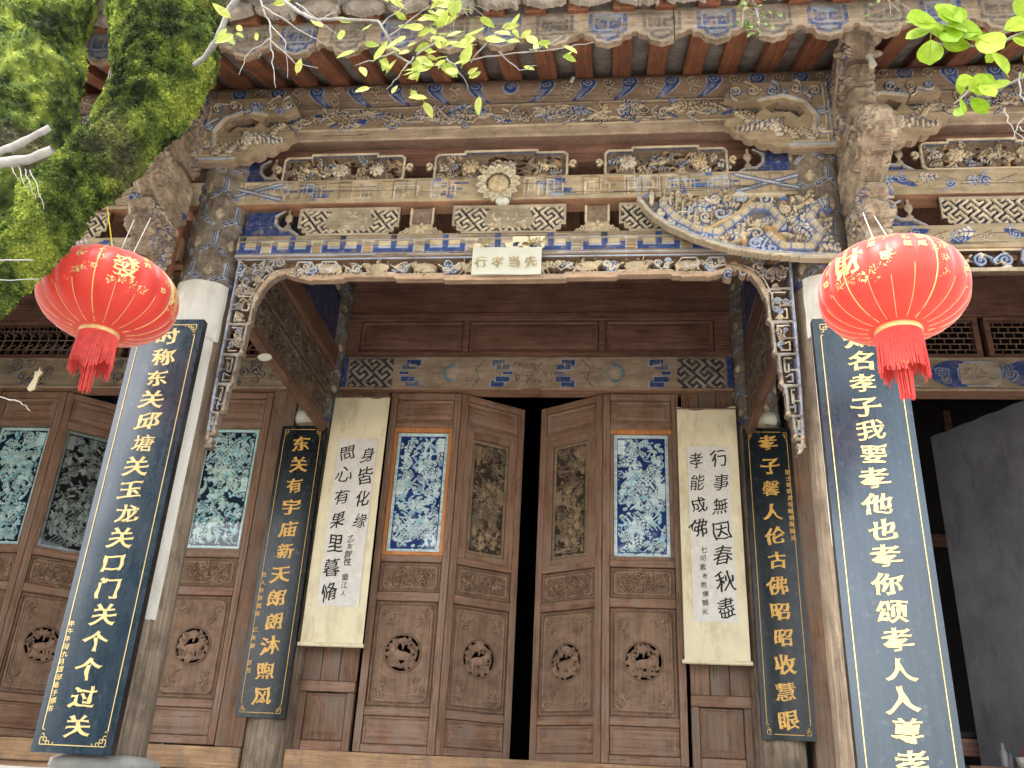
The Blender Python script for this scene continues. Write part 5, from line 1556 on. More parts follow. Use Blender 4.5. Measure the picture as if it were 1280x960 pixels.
    for dx in (-.032, -.018, .016, .030): R.stroke([(dx, -.02), (dx+rnd.uniform(-.006, .006), -.052)], .006, .012, (.31, .20, .14), w1=.004)
    R.stroke([(-.06, -.056), (.06, -.054)], .008, .008, (.28, .18, .125)); R.stroke([(0, .02), (.004, .072)], .005, .009, (.28, .18, .125)); R.blob(0, .055, .026, .014, 0, .016, (.31, .20, .14))
    R.stroke([(.0825*math.cos(t), .0825*math.sin(t)) for t in np.linspace(0, 2*PI, 33)], .003, .006, (.22, .14, .095))
    R.X *= 1.42; R.Z *= 1.42
    R.wear(.0008, .12); R.build('medallion', M['doorcarve'], L, (cx, .012, .615), thick=.014)
    # window / carved panel
    z0, z1 = 1.268, 2.215; ww, wh = iw, z1-z0
    if glaze in ('blue', 'cyan', 'grey'):
        t = .026 if newtrim else .016; mt = 'newwood' if newtrim else 'door'
        top = .035 if newtrim else .016
        xa, xb = cx-iw/2+.001, cx+iw/2-.001
        tr = dict(top=(xa, xb, z1-top, z1-.001), bottom=(xa, xb, z0+.001, z0+t), left=(xa, xa+t, z0+t+.001, z1-top-.001), right=(xb-t, xb, z0+t+.001, z1-top-.001))
        for kq, vq in tr.items():
            mq = mt if (newtrim == 1 or (newtrim == 2 and kq == 'top')) else 'door'
            box('glazing_bead', *vq[:2], .004, .04, *vq[2:], M[mq], L, .003)
        pal, bg = {'blue': (BW, (.018, .05, .22)), 'cyan': (CY, (.012, .02, .05)), 'grey': (GY, (.012, .012, .014))}[glaze]
        pw, ph = iw-2*t-.004, wh-top-t-.004
        R = scene_relief(pw, ph, seed+3, pal, bg, pierce=False)
        R.build('carved_window_panel', M['bluewhite'], L, (cx, .026, (z0+t+z1-top)/2), thick=.01)
        box('glass_pane', cx-pw/2, cx+pw/2, .008, .011, z0+t+.002, z1-top-.002, M['pane'], L, 0)
    else:
        iw2 = .30
        raised = MB()
        box('inner_stile', cx-iw/2+.001, cx-iw2/2-.001, .006, .04, z0, z1, M['door'], L, .003)
        box('inner_stile', cx+iw2/2+.001, cx+iw/2-.001, .006, .04, z0, z1, M['door'], L, .003)
        box('inner_rail', cx-iw2/2, cx+iw2/2, .006, .04, z0, z0+.045, M['door_x'], L, .003)
        box('inner_rail', cx-iw2/2, cx+iw2/2, .006, .04, z1-.055, z1, M['door_x'], L, .003)
        R = scene_relief(iw2-.002, wh-.102, seed+3, DW, (.05, .038, .028), pierce=True)
        R.build('carved_window_panel', M['doorcarve'], L, (cx, .018, (z0+.045+z1-.055)/2), thick=.016)
    return L
A_OPEN = math.atan2(.31, .45)
l1 = door_leaf(-1.055, 6.10, 0, .535, 'blue', 201, newtrim=1)
l2 = door_leaf(-.515, 6.10, A_OPEN, .535, 'wood', 202)
l3 = door_leaf(.51, 6.10, -A_OPEN*.93, .55, 'wood', 203, hinge='r')
l4 = door_leaf(.515, 6.10, 0, .54, 'blue', 204, newtrim=2)
d1 = door_leaf(-4.165, 6.10, 0, .545, 'cyan', 205)
d2 = door_leaf(-3.615, 6.10, .72, .545, 'grey', 206)
d3 = door_leaf(-2.51, 6.10, -.60, .545, 'grey', 207, hinge='r')
d4 = door_leaf(-2.505, 6.10, 0, .545, 'cyan', 208)
hbox('door_post', -1.955, -1.765, 6.09, 6.19, .17, 2.682, 'post', .006)
hbox('door_post', 1.79, 1.95, 6.0, 6.19, .10, 2.682, 'post', .006)
hbox('door_post', -4.7, -4.17, 6.10, 6.19, .17, 2.682, 'post', .006)
hbox('lintel_stop', -.08, .06, 6.045, 6.10, 2.645, 2.682, 'brownx')
# side bay transoms: lattice windows
def lattice(x0, x1, z0, z1, kind, seed):
    L, h = x1-x0, z1-z0
    t = tag(empty('lattice_window', ((x0+x1)/2, 6.10-5, (z0+z1)/2))); t.parent = hall
    for nm, a in (('frame', (-L/2, L/2, -.02, .05, h/2-.03, h/2)), ('frame', (-L/2, L/2, -.02, .05, -h/2, -h/2+.03)), ('frame', (-L/2, -L/2+.04, -.02, .05, -h/2+.031, h/2-.031)), ('frame', (L/2-.04, L/2, -.02, .05, -h/2+.031, h/2-.031))):
        box(nm, *a, M['brownx'], t)
    m = MB(); rnd = random.Random(seed)
    m2 = []
    def bar(p, q, r=.006):
        m.tube([(p[0], .012, p[1]), (q[0], .012, q[1])], r, 4)
    hx, hz = L/2-.04, h/2-.03
    if kind == 'hex':
        nrow = 6; dz = 2*hz/nrow; dx = .066
        for j in range(1, nrow): bar((-hx, -hz+j*dz), (hx, -hz+j*dz), .005)
        n = int(2*hx/dx)
        for i in range(n+1):
            for j in range(nrow):
                X = -hx+(i+.5*(j % 2))*dx
                if abs(X) < hx: bar((X, -hz+j*dz), (X, -hz+(j+1)*dz), .005)
    else:
        n = int(2*hx/.075)
        for i in range(n+1):
            X = -hx+i*.075
            bar((X, -hz), (X+.05, hz*.0), .005); bar((X+.05, 0), (X, hz), .005); bar((X, -hz*.5), (X+.075, -hz*.5+.03), .004); bar((X, hz*.5), (X+.075, hz*.5-.03), .004); bar((X+.03, -hz), (X+.06, hz), .004)
        for z in (-hz*.6, -.0, hz*.6): bar((-hx, z), (hx, z), .0045)
    m.build('lattice', M['door_x'], t)
for (x0, x1, kind, s_) in ((-4.6, -3.25, 'ice', 1), (-3.2, -1.82, 'ice', 2), (1.80, 3.2, 'hex', 3), (3.24, 4.6, 'hex', 4)):
    lattice(x0, x1, 2.955, 3.29, kind, s_)
for x0, x1 in ((-4.7, -1.78), (1.78, 4.7)):
    hbox('wall_board', x0, x1, 6.08, 6.13, 3.295, 3.74, 'brownx')
# ---- dark hall behind, side walls
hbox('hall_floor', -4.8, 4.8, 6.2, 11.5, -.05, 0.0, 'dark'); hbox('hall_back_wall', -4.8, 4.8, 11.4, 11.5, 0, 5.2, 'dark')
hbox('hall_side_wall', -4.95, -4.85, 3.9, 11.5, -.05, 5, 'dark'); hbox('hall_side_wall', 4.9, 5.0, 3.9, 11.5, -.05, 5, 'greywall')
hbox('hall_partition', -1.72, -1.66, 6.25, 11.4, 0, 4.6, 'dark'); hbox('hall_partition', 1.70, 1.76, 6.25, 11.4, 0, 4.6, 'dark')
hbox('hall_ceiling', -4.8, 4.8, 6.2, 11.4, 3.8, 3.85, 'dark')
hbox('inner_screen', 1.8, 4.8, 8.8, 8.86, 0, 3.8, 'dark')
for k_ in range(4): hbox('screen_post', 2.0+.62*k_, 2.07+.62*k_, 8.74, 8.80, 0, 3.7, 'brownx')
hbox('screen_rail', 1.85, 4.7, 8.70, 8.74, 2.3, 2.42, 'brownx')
# grey plastered return wall seen through the open right bay
V = []
pa, pb = Vector((3.14, 7.05, 0)), Vector((3.62, 6.22, 0))
dv = (pb-pa).normalized(); nv = Vector((-dv.y, dv.x, 0))
m = MB(); nseg = 24; prof = []
rs = random.Random(4)
for i in range(nseg+1):
    p = pa.lerp(pb, i/nseg); zt = 2.72+.004*math.sin(i*1.1)
    prof.append((p, zt))
VV, FF = [], []
for p, zt in prof:
    for off_ in (0, .06):
        q = p-nv*off_ if nv.x > 0 else p+nv*off_
        VV += [(q.x, q.y-5, 0), (q.x, q.y-5, 2.42+.01*math.sin(p.x*40)), (q.x, q.y-5, 2.43), (q.x, q.y-5, zt)]
for i in range(nseg):
    a = i*8
    for k in (0, 1, 2): FF += [(a+k, a+8+k, a+9+k, a+1+k), (a+4+k, a+5+k, a+13+k, a+12+k)]
    FF.append((a+3, a+11, a+15, a+7))
FF += [(0, 1, 5, 4), (1, 2, 6, 5), (2, 3, 7, 6)]
m.add(VV, FF).build('plastered_wall', M['greywall'], hall)

_dir = (pb-pa).normalized(); _L = (pb-pa).length
R = Rel(_L, .34, .008, (.19, .193, .21), 88, pierced=True); q_ = random.Random(3)
ed = [(-_L/2, .17), (_L/2, .17)]; n_ = 26
for i in range(n_+1): ed.append((_L/2-_L*i/n_, -.12+q_.uniform(-.03, .03)))
R.poly(ed, 0)
for k in range(14):
    x_ = q_.uniform(-_L/2, _L/2); R.groove([(x_, .16), (x_+q_.uniform(-.02, .02), q_.uniform(-.1, .05))], .012, .006, (.13, .13, .14))
R.wear(.004, .3)
mid_ = (pa+pb)/2
hrel(R, 'plaster_band', 'plastercarve', mid_.x+(-.012 if _dir.y < 0 else .012), mid_.y-.012, 2.555, (0, 0, math.atan2(_dir.y, _dir.x)), thick=.008, wallcol=(.14, .14, .15))

# ------------------------------------------------------------------ couplet boards
def line_strip(m, pts, w, y):
    for (ax, az), (bx, bz) in zip(pts[:-1], pts[1:]):
        if abs(ax-bx) < 1e-6: m.box(ax-w/2, ax+w/2, y-.0015, y, min(az, bz)-w/2, max(az, bz)+w/2)
        else: m.box(min(ax, bx)-w/2, max(ax, bx)+w/2, y-.0015, y, az-w/2, az+w/2)
def couplet(x, y, z0, z1, w, text, fsize, first, step, mat, gold, label, group, small=None, curve=0.0, rotz=0, tilt=0.0, bord=.03, xo=0.0, sx=1.0, fret=1.0):
    t = tag(empty('couplet_board', (x, y, z0), (tilt, 0, rotz)), label, 'couplet board', group)
    h = z1-z0; n = 10; V, F = [], []
    def yy(u): return curve*(u/(w/2))**2
    for s_, dy in ((0, 0), (1, .042)):
        for j in (0, 1):
            for i in range(n+1):
                u = -w/2+w*i/n; V.append((u, yy(u)+dy, h*j))
    k = n+1
    for i in range(n):
        F += [(i, i+1, k+i+1, k+i), (2*k+i+1, 2*k+i, 3*k+i, 3*k+i+1), (i+1, i, 2*k+i, 2*k+i+1), (k+i, k+i+1, 3*k+i+1, 3*k+i)]
    F += [(0, k, 3*k, 2*k), (n, 2*k+n, 3*k+n, k+n)]
    me = MB().add(V, F).mesh('panel'); me.materials.append(M[mat]); me.materials.append(M['lacqside'])
    for i, p in enumerate(me.polygons):
        p.material_index = 0 if (i < 4*n and i % 4 == 0) else 1
    bm = bmesh.new(); bm.from_mesh(me); bmesh.ops.remove_doubles(bm, verts=bm.verts, dist=1e-5); bm.to_mesh(me); bm.free()
    for p_ in me.polygons: p_.use_smooth = (p_.material_index == 0)
    me.set_sharp_from_angle(angle=math.radians(35))
    obj('panel', me, None, t)
    a = w/2-bord
    cf = .055*fret
    m = MB()
    yb = yy(a)-.0012
    for sg in (-1, 1):
        line_strip(m, [(sg*a, bord+cf*.55), (sg*a, h-bord-cf*.55)], .0035, yb)
    for z in (bord, h-bord):
        line_strip(m, [(-a+cf*.75, z), (a-cf*.75, z)], .0035, -.0005 + yy(a)*.4 - .002*(curve > 0))
    m.build('gold_border', M[gold], t)
    for sg in (-1, 1):
        for sz in (-1, 1):
            m = MB(); q = cf/5.0
            cx, cz = sg*a, (bord if sz < 0 else h-bord)
            def P(u, v): return (cx-sg*u*q, cz-sz*v*q)
            for pl in ([(0, 0), (3.6, 0), (3.6, 1.2), (1.2, 1.2), (1.2, 3.6), (0, 3.6), (0, 0)], [(0, 2.4), (2.4, 2.4), (2.4, 0)], [(3.6, 0), (5, 0), (5, .8)], [(0, 3.6), (0, 5), (.8, 5)]):
                line_strip(m, [P(*p) for p in pl], .0032, yb)
            m.build('corner_ornament', M[gold], t)
    for i, ch in enumerate(text):
        z = first-i*step-z0
        char_obj(ch, fsize*(1.0+.05*math.sin(i*2.3)), M[gold], t, (xo+.006*math.sin(i*1.7), -.0012+yy(xo)*.3, z), sx=sx*(1+.04*math.cos(i*1.9)), rot=.04*math.sin(i*3.1), weight=.022, slant=.11, jit=.013, seed=i % 3, thick=.012)
    if small:
        chars, xs, zs, st, sz_ = small
        it = [(c, xs+.003*math.sin(i*2.1), zs-z0-i*st, sz_, .05*math.sin(i)) for i, c in enumerate(chars) if c != ' ']
        for c, x_, z_, s_, r_ in it:
            char_obj(c, s_, M[gold], t, (x_, -.0012+yy(xs), z_), rot=r_, weight=.012, slant=.08, jit=.02, thick=.02)
    return t
G1, G2 = 'large couplet boards on the front columns', 'small couplet boards on the inner columns'
couplet(-1.545, 3.70, .012, 1.965, .335, '时称东关邱塘关玉龙关口门关个个过关', .088, 1.872, .1098, 'lacq', 'gold',
        'large blue black board with gold characters on the front column behind the left lantern', G1,
        ('甲午年闰九月四邱塘子撰书', -.125, .512, .0305, .026), sx=1.28)
couplet(1.655, 3.70, -.02, 1.955, .375, '知名孝子我要孝他也孝你颂孝人人尊孝', .092, 1.85, .1082, 'lacq', 'gold',
        'large blue grey board with gold characters on the front column below the right lantern', G1, sx=1.32, curve=.006)
couplet(-1.633, 5.945, .343, 2.335, .325, '东关有宇庙新天朗朗沐煦风', .115, 2.195, .1565, 'lacq2', 'gold2',
        'narrow black board with gold characters left of the paper scroll left of the doors', G2,
        ('邑人杨原宽撰 乙未春 吉旦', -.118, 1.25, .052, .034), curve=.010, sx=1.1)
couplet(1.635, 5.945, .345, 2.345, .315, '孝子馨人伦古佛昭昭收慧眼', .115, 2.235, .1615, 'lacq2', 'gold2',
        'narrow green black board with gold characters right of the sagging paper scroll', G2,
        ('居士某敬書寺廟佛像開光', .115, 2.03, .045, .036), curve=.012, sx=1.1)
# pale wooden pegs above the inner boards
for x, z in ((-1.64, 2.375), (1.64, 2.385)):
    m = MB().lathe([(.0, -.0), (.070, .0), (.078, .03), (.074, .07), (0, .072)], seg=24)
    tag(m.build('paper_wrap', M['whitepaper'], None, (x, 5.99, z), smooth=True), 'pale paper wrapped round the %s inner column just above its board' % ('left' if x < 0 else 'right'), 'paper')

# ------------------------------------------------------------------ hanging scrolls
def scroll(x, y, z0, z1, w, inner, cols, small, label, seed):
    t = tag(empty('hanging_scroll', (x, y, z0)), label, 'scroll', 'paper scrolls hung beside the doors')
    h = z1-z0; nx, nz = 14, 60; rnd = random.Random(seed)
    X, Z = np.meshgrid(np.linspace(-w/2, w/2, nx), np.linspace(0, h, nz))
    nf = fbm(nx, nz, 3, 8, 3, np.random.default_rng(seed))
    def yy(x_, z_): return .012*np.sin(z_*2.1+seed)+.006*np.sin(x_*9+z_*1.5)
    Y = yy(X, Z)+(nf-.5)*.006
    zz = Z+(Z/h)*(.012*np.sin(X*14+seed)+.006*np.cos(X*31))*(Z > h*.97)
    V = np.concatenate([np.stack([X.ravel(), Y.ravel(), zz.ravel()], 1), np.stack([X.ravel(), Y.ravel()+.0015, zz.ravel()], 1)])
    idx = np.arange(nx*nz).reshape(nz, nx)
    F = np.stack([idx[:-1, :-1].ravel(), idx[:-1, 1:].ravel(), idx[1:, 1:].ravel(), idx[1:, :-1].ravel()], 1)
    obj('silk_mount', npmesh('silk_mount', V, [F, F[:, ::-1]+nx*nz], None, True), M['scrollpaper'], t)
    x0, x1, a0, a1 = inner; n2 = 40
    X, Z = np.meshgrid(np.linspace(x0, x1, 10), np.linspace(a0-z0, a1-z0, n2)); Y = yy(X, Z)-.005
    V = np.stack([X.ravel(), Y.ravel(), Z.ravel()], 1); idx = np.arange(10*n2).reshape(n2, 10)
    F = np.stack([idx[:-1, :-1].ravel(), idx[:-1, 1:].ravel(), idx[1:, 1:].ravel(), idx[1:, :-1].ravel()], 1)
    obj('writing_sheet', npmesh('writing_sheet', V, F, None, True), M['ricepaper'], t)
    MB().tube([(-w/2-.015, -.004, 0), (w/2+.012, -.004, 0)], .014, 14).build('bottom_roller', M['scrollpaper'], t, smooth=True)
    MB().tube([(-w/2, .0, h-.004), (w/2, .0, h-.004)], .006, 8).build('top_rod', M['door_x'], t, smooth=True)
    for text, cx, zt, st, sz in cols:
        for i, ch in enumerate(text):
            z = zt-i*st-z0
            char_obj(ch, sz*rnd.uniform(.9, 1.12), M['ink'], t, (cx+rnd.uniform(-.008, .008), float(yy(cx, z))-.0075, z), sx=rnd.uniform(.8, 1.0), rot=rnd.uniform(-.12, .08), weight=.002+.007*rnd.random(), slant=.14, jit=.017, seed=rnd.randrange(3), thick=.004, shear=rnd.uniform(-.1, .12))
    text, cx, zt, st, sz = small
    it = [(c, cx+rnd.uniform(-.006, .006), zt-z0-i*st, sz*rnd.uniform(.8, 1.15), rnd.uniform(-.15, .15)) for i, c in enumerate(text) if c != ' ']
    for c, x_, z_, s_, r_ in it:
        char_obj(c, s_, M['ink'], t, (x_, float(yy(x_, z_))-.0085, z_), rot=r_, weight=.002, slant=.14, jit=.02, thick=.01)
    return t
scroll(-1.243, 6.0, .812, 2.592, .415, (-.128, .155, 1.062, 2.256), [('身皆化缘', .095, 2.135, .162, .125), ('問心有果里暮脩', -.058, 2.15, .166, .122)],
       ('乙亥智性 蜀江人', .045, 1.52, .053, .050), 'yellow paper scroll with two columns of black brush writing, hung left of the doors', 3)
scroll(1.238, 6.0, .785, 2.515, .405, (-.140, .140, 1.03, 2.232), [('行事無因春秋盡', .072, 2.145, .170, .125), ('孝能成佛', -.082, 2.13, .160, .125)],
       ('七可素老君佛開光', -.062, 1.50, .058, .045), 'yellow paper scroll with black brush writing, hung right of the doors, top edge sagging', 5)

# ------------------------------------------------------------------ paper sign above the opening
t = tag(empty('paper_sign', (.058, 3.81, 2.272)), 'white paper sign with four brushed characters pasted in the middle of the carved valance', 'paper sign')
V = []
X, Z = np.meshgrid(np.linspace(-.172, .172, 12), np.linspace(0, .155, 6)); Y = .003*np.sin(X*20)+.004*np.cos(Z*30)
V = np.stack([X.ravel(), Y.ravel(), Z.ravel()], 1); idx = np.arange(72).reshape(6, 12)
F = np.stack([idx[:-1, :-1].ravel(), idx[:-1, 1:].ravel(), idx[1:, 1:].ravel(), idx[1:, :-1].ravel()], 1)
V2 = V.copy(); V2[:, 1] += .002
obj('sheet', npmesh('sheet', np.concatenate([V, V2]), [F, F[:, ::-1]+72], None, True), M['whitepaper'], t)
for i, ch in enumerate('行孝当先'):
    char_obj(ch, .064, M['brownink'], t, (-.125+.082*i, -.006, .068), weight=.012, slant=.12, jit=.02, seed=i, thick=.01)
# torn scraps of older yellow paper on the beam above it
R = Rel(.36, .075, .003, (.66, .50, .28), 5, pierced=True)
nz_ = fbm(R.nx, R.nz, 12, 3, 4, R.rng); msk = (nz_ > .47) & ((R.X > -.02) | (R.X < -.09)); msk &= ~((R.X < -.02) & (R.Z > .0)); R.M = msk
t = tag(empty('torn_paper', (.06, 3.842, 2.475)), 'torn scraps of old yellow paper on the blue beam above the white sign', 'torn paper')
R.build('scrap', M['scrollpaper'], t, (0, 0, 0), thick=.001, wallcol=(.6, .5, .3))
for ch, x_ in (('祥', .12), ('如', -.12)):
    char_obj(ch, .055, M['brownink'], t, (x_, -.002, 0), weight=.016, slant=.1, jit=.02, thick=.01)

# ------------------------------------------------------------------ carved flower boss in the middle of the upper beam
t = tag(empty('flower_boss', (-.005, 3.80, 2.80)), 'pale carved sunflower boss nailed to the middle of the upper painted beam', 'carved flower')
M['flowerdisc'] = plain('ochre_disc', (.50, .40, .24), .8, .35, 40, .2, 0, .5)
prof = [(0, .055), (.03, .052), (.055, .04), (.075, .018), (.08, 0)]
m = MB(); R_ = random.Random(3)
m.lathe([(.0, .030), (.018, .034), (.03, .030), (.044, .030), (.056, .022), (.064, .0), (.066, -.02)], seg=36)
V = [(x, -z, y) for x, y, z in m.V]; me = MB().add(V, m.F).mesh('disc', True); obj('disc', me, None, t); me.materials.append(M['flowerdisc'])
pet = Rel(.05, .062, .003, (.58, .52, .37), 9, pierced=True)
pet.poly([(-.018, -.03), (-.021, 0), (-.012, .018), (0, .029), (.012, .018), (.021, 0), (.018, -.03)], .0); pet.stroke([(-.018, -.03), (-.020, 0), (-.011, .017), (0, .027), (.011, .017), (.020, 0), (.018, -.03)], .005, .008, (.62, .56, .42)); pet.blob(0, -.002, .008, .012, 0, .010, (.5, .4, .24))
pm_ = pet.mesh('petal', .01, wallcol=(.4, .33, .22)); pm_.materials.append(M['boss'])
for k in range(15):
    a = 2*PI*k/15
    obj('petal', pm_, None, t, (.100*math.sin(a), -.022+.006*(k % 2), .100*math.cos(a)), (-.25*math.cos(a)*0, a, 0))
m = MB(); mat_ = M['mortar']
for k in range(5): 
    b_ = bmesh.new(); bmesh.ops.create_icosphere(b_, subdivisions=2, radius=R_.uniform(.022, .032))
    V = [(v.co.x+R_.uniform(-.02, .02)+.03, v.co.y-.01, v.co.z-.115) for v in b_.verts]; dx = R_.uniform(-.025, .025); dz = R_.uniform(-.015, .015)
    m.add([(x+dx, y, z+dz) for x, y, z in [(v.co.x+.03, v.co.y-.012, v.co.z-.118) for v in b_.verts]], [tuple(v.index for v in f.verts) for f in b_.faces]); b_.free()
m.build('plaster_lump', M['whitepaper'], t, smooth=True)
t.scale = (.90, .90, .90)

# ------------------------------------------------------------------ crescent shaped dragon carving hanging in front of the beams
t = tag(empty('dragon_carving', (1.18, 3.74, 2.48)), 'half moon shaped dragon carving in cream and blue, hung across the right beam ends', 'carving')
R = Rel(1.0, .46, .0035, (.40, .33, .20), 77, pierced=True); rnd = random.Random(77)
low = [(-.48, .165), (-.42, .07), (-.33, -.01), (-.20, -.085), (-.05, -.14), (.10, -.17), (.28, -.185), (.46, -.185)]
out = low+[(.46, -.1), (.44, .05), (.44, .215), (.30, .19), (.15, .175), (.0, .175), (-.12, .135), (-.28, .165)]
R.poly(out, -.01, (.16, .14, .12))
keep = R.M.copy()
for i in range(34):
    x, z = rnd.uniform(-.38, .4), rnd.uniform(-.12, .15); q = rnd.uniform(.006, .013)
    R.poly([(x+q*math.cos(t_), z+q*math.sin(t_)) for t_ in np.linspace(0, 5.2, 6)], value=False)
R.leafage(230, -.44, .44, -.17, .2, (.018, .05), (.006, .014), (.008, .028), ((.62, .53, .35), (.60, .52, .36), (.50, .42, .27), (.44, .36, .22), (.50, .42, .27), (.52, .46, .33), (.10, .16, .34), (.46, .28, .12)), -.006)
for k in range(46): R.frond(rnd.uniform(-.38, .42), rnd.uniform(-.13, .16), rnd.uniform(0, 6.28), rnd.uniform(.06, .11), .024, rnd.choice(((.64, .56, .40), (.60, .50, .32), (.56, .44, .26), (.62, .57, .45))), rnd.choice((BLUE, BROWN, (.16, .12, .08), (.10, .17, .34))), -.004, rnd.uniform(-1.8, 1.8), 4)
R.scatter_curls(24, -.4, .44, -.16, .19, (.020, .040), (.006, .009), (.018, .032), ((.64, .56, .40), (.62, .54, .38), LBLUE), (BLUE, BROWN), .05, -.004)
body = [(-.36, .12), (-.30, .04), (-.20, -.03), (-.10, -.05), (-.02, .03), (.06, .12), (.14, .12), (.20, .03), (.14, -.06), (.20, -.13), (.32, -.13), (.38, -.04), (.33, .05), (.38, .14)]
sm = []
for i in range(len(body)-1):
    for k in range(4):
        u = k/4; sm.append((body[i][0]*(1-u)+body[i+1][0]*u, body[i][1]*(1-u)+body[i+1][1]*u))
R.stroke(sm, .026, .030, (.12, .18, .36)); R.stroke(sm, .019, .036, (.50, .43, .29))
for i in range(0, len(sm)-1):
    (ax, az), (bx, bz) = sm[i], sm[i+1]; dx, dz = bx-ax, bz-az; l_ = math.hypot(dx, dz)+1e-6
    R.stroke([(ax-dz/l_*.018, az+dx/l_*.018), (ax+dz/l_*.018, az-dx/l_*.018)], .0028, .040, (.16, .24, .44) if i % 2 else (.56, .50, .36))
for i in range(6): R.stroke([(-.36+.03*i, .15-.03*i), (-.355+.03*i, .215-.025*i)], .005, .03, (.58, .52, .38), mask=True)
R.stroke([(-.15, -.04), (0, .07), (.07, .16)], .012, .035, (.50, .37, .19)); R.stroke([(.13, -.02), (.20, -.10)], .015, .033, (.52, .30, .12)); R.stroke([(-.02, .185), (.22, .195)], .010, .03, (.55, .48, .34))
R.M &= keep | (R.Z > .12)
R.stroke(low, .011, .022, (.50, .44, .33)); R.stroke([(x, z+.016) for x, z in low], .004, .02, LBLUE)
for k in range(8): R.blob(.40+.014*k, -.175+rnd.uniform(-.02, .01), .03, .009, rnd.uniform(-.3, .3), .02, (.46, .40, .28))
R.wear(.0015, .2)
R.build('carved_board', M['carved'], t, (0, 0, 0), (-.12, .035, 0), thick=.025, wallcol=(.40, .32, .22))

# ------------------------------------------------------------------ lanterns
def lantern(x, y, z, r, h, label, seed, faces, strs, spin=0):
    t = tag(empty('red_lantern', (x, y, z), (0, 0, spin)), label, 'lantern', 'red lanterns hung from the beam heads')
    NS = 20; seg = NS*7; prof = []; n = 30
    r0 = .075
    def rad(v): 
        u = abs(v); return r0+(r-r0)*(1-u**2.25)**.56
    V, F = [], []
    for i in range(n+1):
        v = -1+2*i/n
        for k in range(seg):
            a = 2*PI*k/seg; lob = 1-.028*abs(math.cos(a*NS/2))**5*(1-v**8)
            R_ = rad(v)*lob
            V.append((R_*math.cos(a), R_*math.sin(a), v*h/2))
    for i in range(n):
        for k in range(seg):
            k2 = (k+1) % seg; F.append((i*seg+k, i*seg+k2, (i+1)*seg+k2, (i+1)*seg+k))
    MB().add(V, F).build('lantern_cloth', M['lantern'], t, smooth=True)
    # gold printed seams
    for k in range(NS):
        a = 2*PI*(k+.5)/NS; fine = k % 4
        a = 2*PI*k/NS+PI/NS*0
        P = []
        hi = .92 if k % 4 == 0 else rnd.uniform(-.45, -.2)
        for v in np.linspace(-.985, hi, 18):
            lob = 1-.022*abs(math.cos(a*NS/2))**8
            R_ = rad(v)*lob+.0006; P.append((R_*math.cos(a), R_*math.sin(a), v*h/2))
        MB().tube(P, [.0024 if k % 4 == 0 else .0013]*len(P), 5).build('gold_seam', M['gold'], t)
    # printed gold figures on the belly
    def onto(P2, a0, v0, sc=1.0):
        """P2 flat (x,z) metres -> lantern surface"""
        a = a0+P2[:, 0]/(r*.95); zz = np.clip(v0*h/2+P2[:, 2], -h/2*.97, h/2*.97); v = zz/(h/2)
        rr_ = (r0+(r-r0)*(1-np.abs(v)**2.25)**.56)*(1-.022*np.abs(np.cos(a*NS/2))**8*(1-v**8))+.0012-P2[:, 1]
        return np.stack([rr_*np.cos(a), rr_*np.sin(a), zz], 1)
    for (a0, big, smalls) in faces:
        if big:
            V_, T_ = brush_mesh(big, weight=.03, slant=.08, jit=.01, seed=1, thick=.004)
            P2 = V_.copy(); P2[:, 0] *= .105; P2[:, 2] *= .105; P2[:, 1] *= .098
            obj('gold_character', npmesh('gold_character', onto(P2, a0, .12), T_), M['gold'], t)
        its = []
        for i, c in enumerate(smalls):
            its.append((c, .075 if big else (-.02 if i < 2 else .02), .075-.032*(i if big else i % 2)+(.0 if big else -.02), .026, 0))
        if its:
            me = text_mesh(its, weight=.02, slant=.05, jit=.01, thick=.02)
            co = np.empty(len(me.vertices)*3); me.vertices.foreach_get('co', co); co = onto(co.reshape(-1, 3)*1.15, a0, .10)
            me.vertices.foreach_set('co', co.astype(np.float32).ravel()); me.update(); obj('gold_print', me, M['gold'], t)
        # peony sprays and ingots drawn as thin gold line work
        Rr = Rel(.26, .22, .0022, (.7, .5, .2), seed+int(a0*10), pierced=True); q = random.Random(seed+int(a0*7))
        def fl(cx, cz, rr2):
            for w_ in range(4):
                pts = [(cx+rr2*(1-.22*w_)*(1+.13*math.sin(5*tt+w_))*math.cos(tt), cz+rr2*(1-.22*w_)*(1+.13*math.sin(5*tt+w_))*math.sin(tt)) for tt in np.linspace(0, 2*PI, 22)]
                Rr.stroke(pts, .0012, .0, None)
        if big:
            fl(-.085, .02, .014); fl(-.09, .06, .012); fl(-.10, -.02, .012)
            for cx in (-.04, 0, .04, .075): fl(cx, -.055+q.uniform(-.008, .008), .016)
        else:
            for k in range(6): fl(q.uniform(-.11, -.06), q.uniform(-.05, .09), q.uniform(.014, .022)); fl(q.uniform(.06, .11), q.uniform(-.05, .09), q.uniform(.014, .022))
        for k in range(14): Rr.curl(q.uniform(-.11, .11), q.uniform(-.085, -.045), q.uniform(.006, .014), 1.2, q.uniform(0, 6), q.choice((-1, 1)), .0012, 0, None, None, .015)
        me = Rr.mesh('gold_print', .0006, None, (.7, .5, .2), False)
        co = np.empty(len(me.vertices)*3); me.vertices.foreach_get('co', co); co = co.reshape(-1, 3)
        me.vertices.foreach_set('co', onto(co*1.1, a0, .08).astype(np.float32).ravel()); me.update(); tag(obj('gold_print', me, M['gold'], t), kind='stuff')
    m = MB().lathe([(.001, h/2+.014), (.070, h/2+.014), (.078, h/2+.008), (.080, h/2-.008), (.074, h/2-.012)], seg=36); m.build('top_cap', M['plaster'], t, smooth=True)
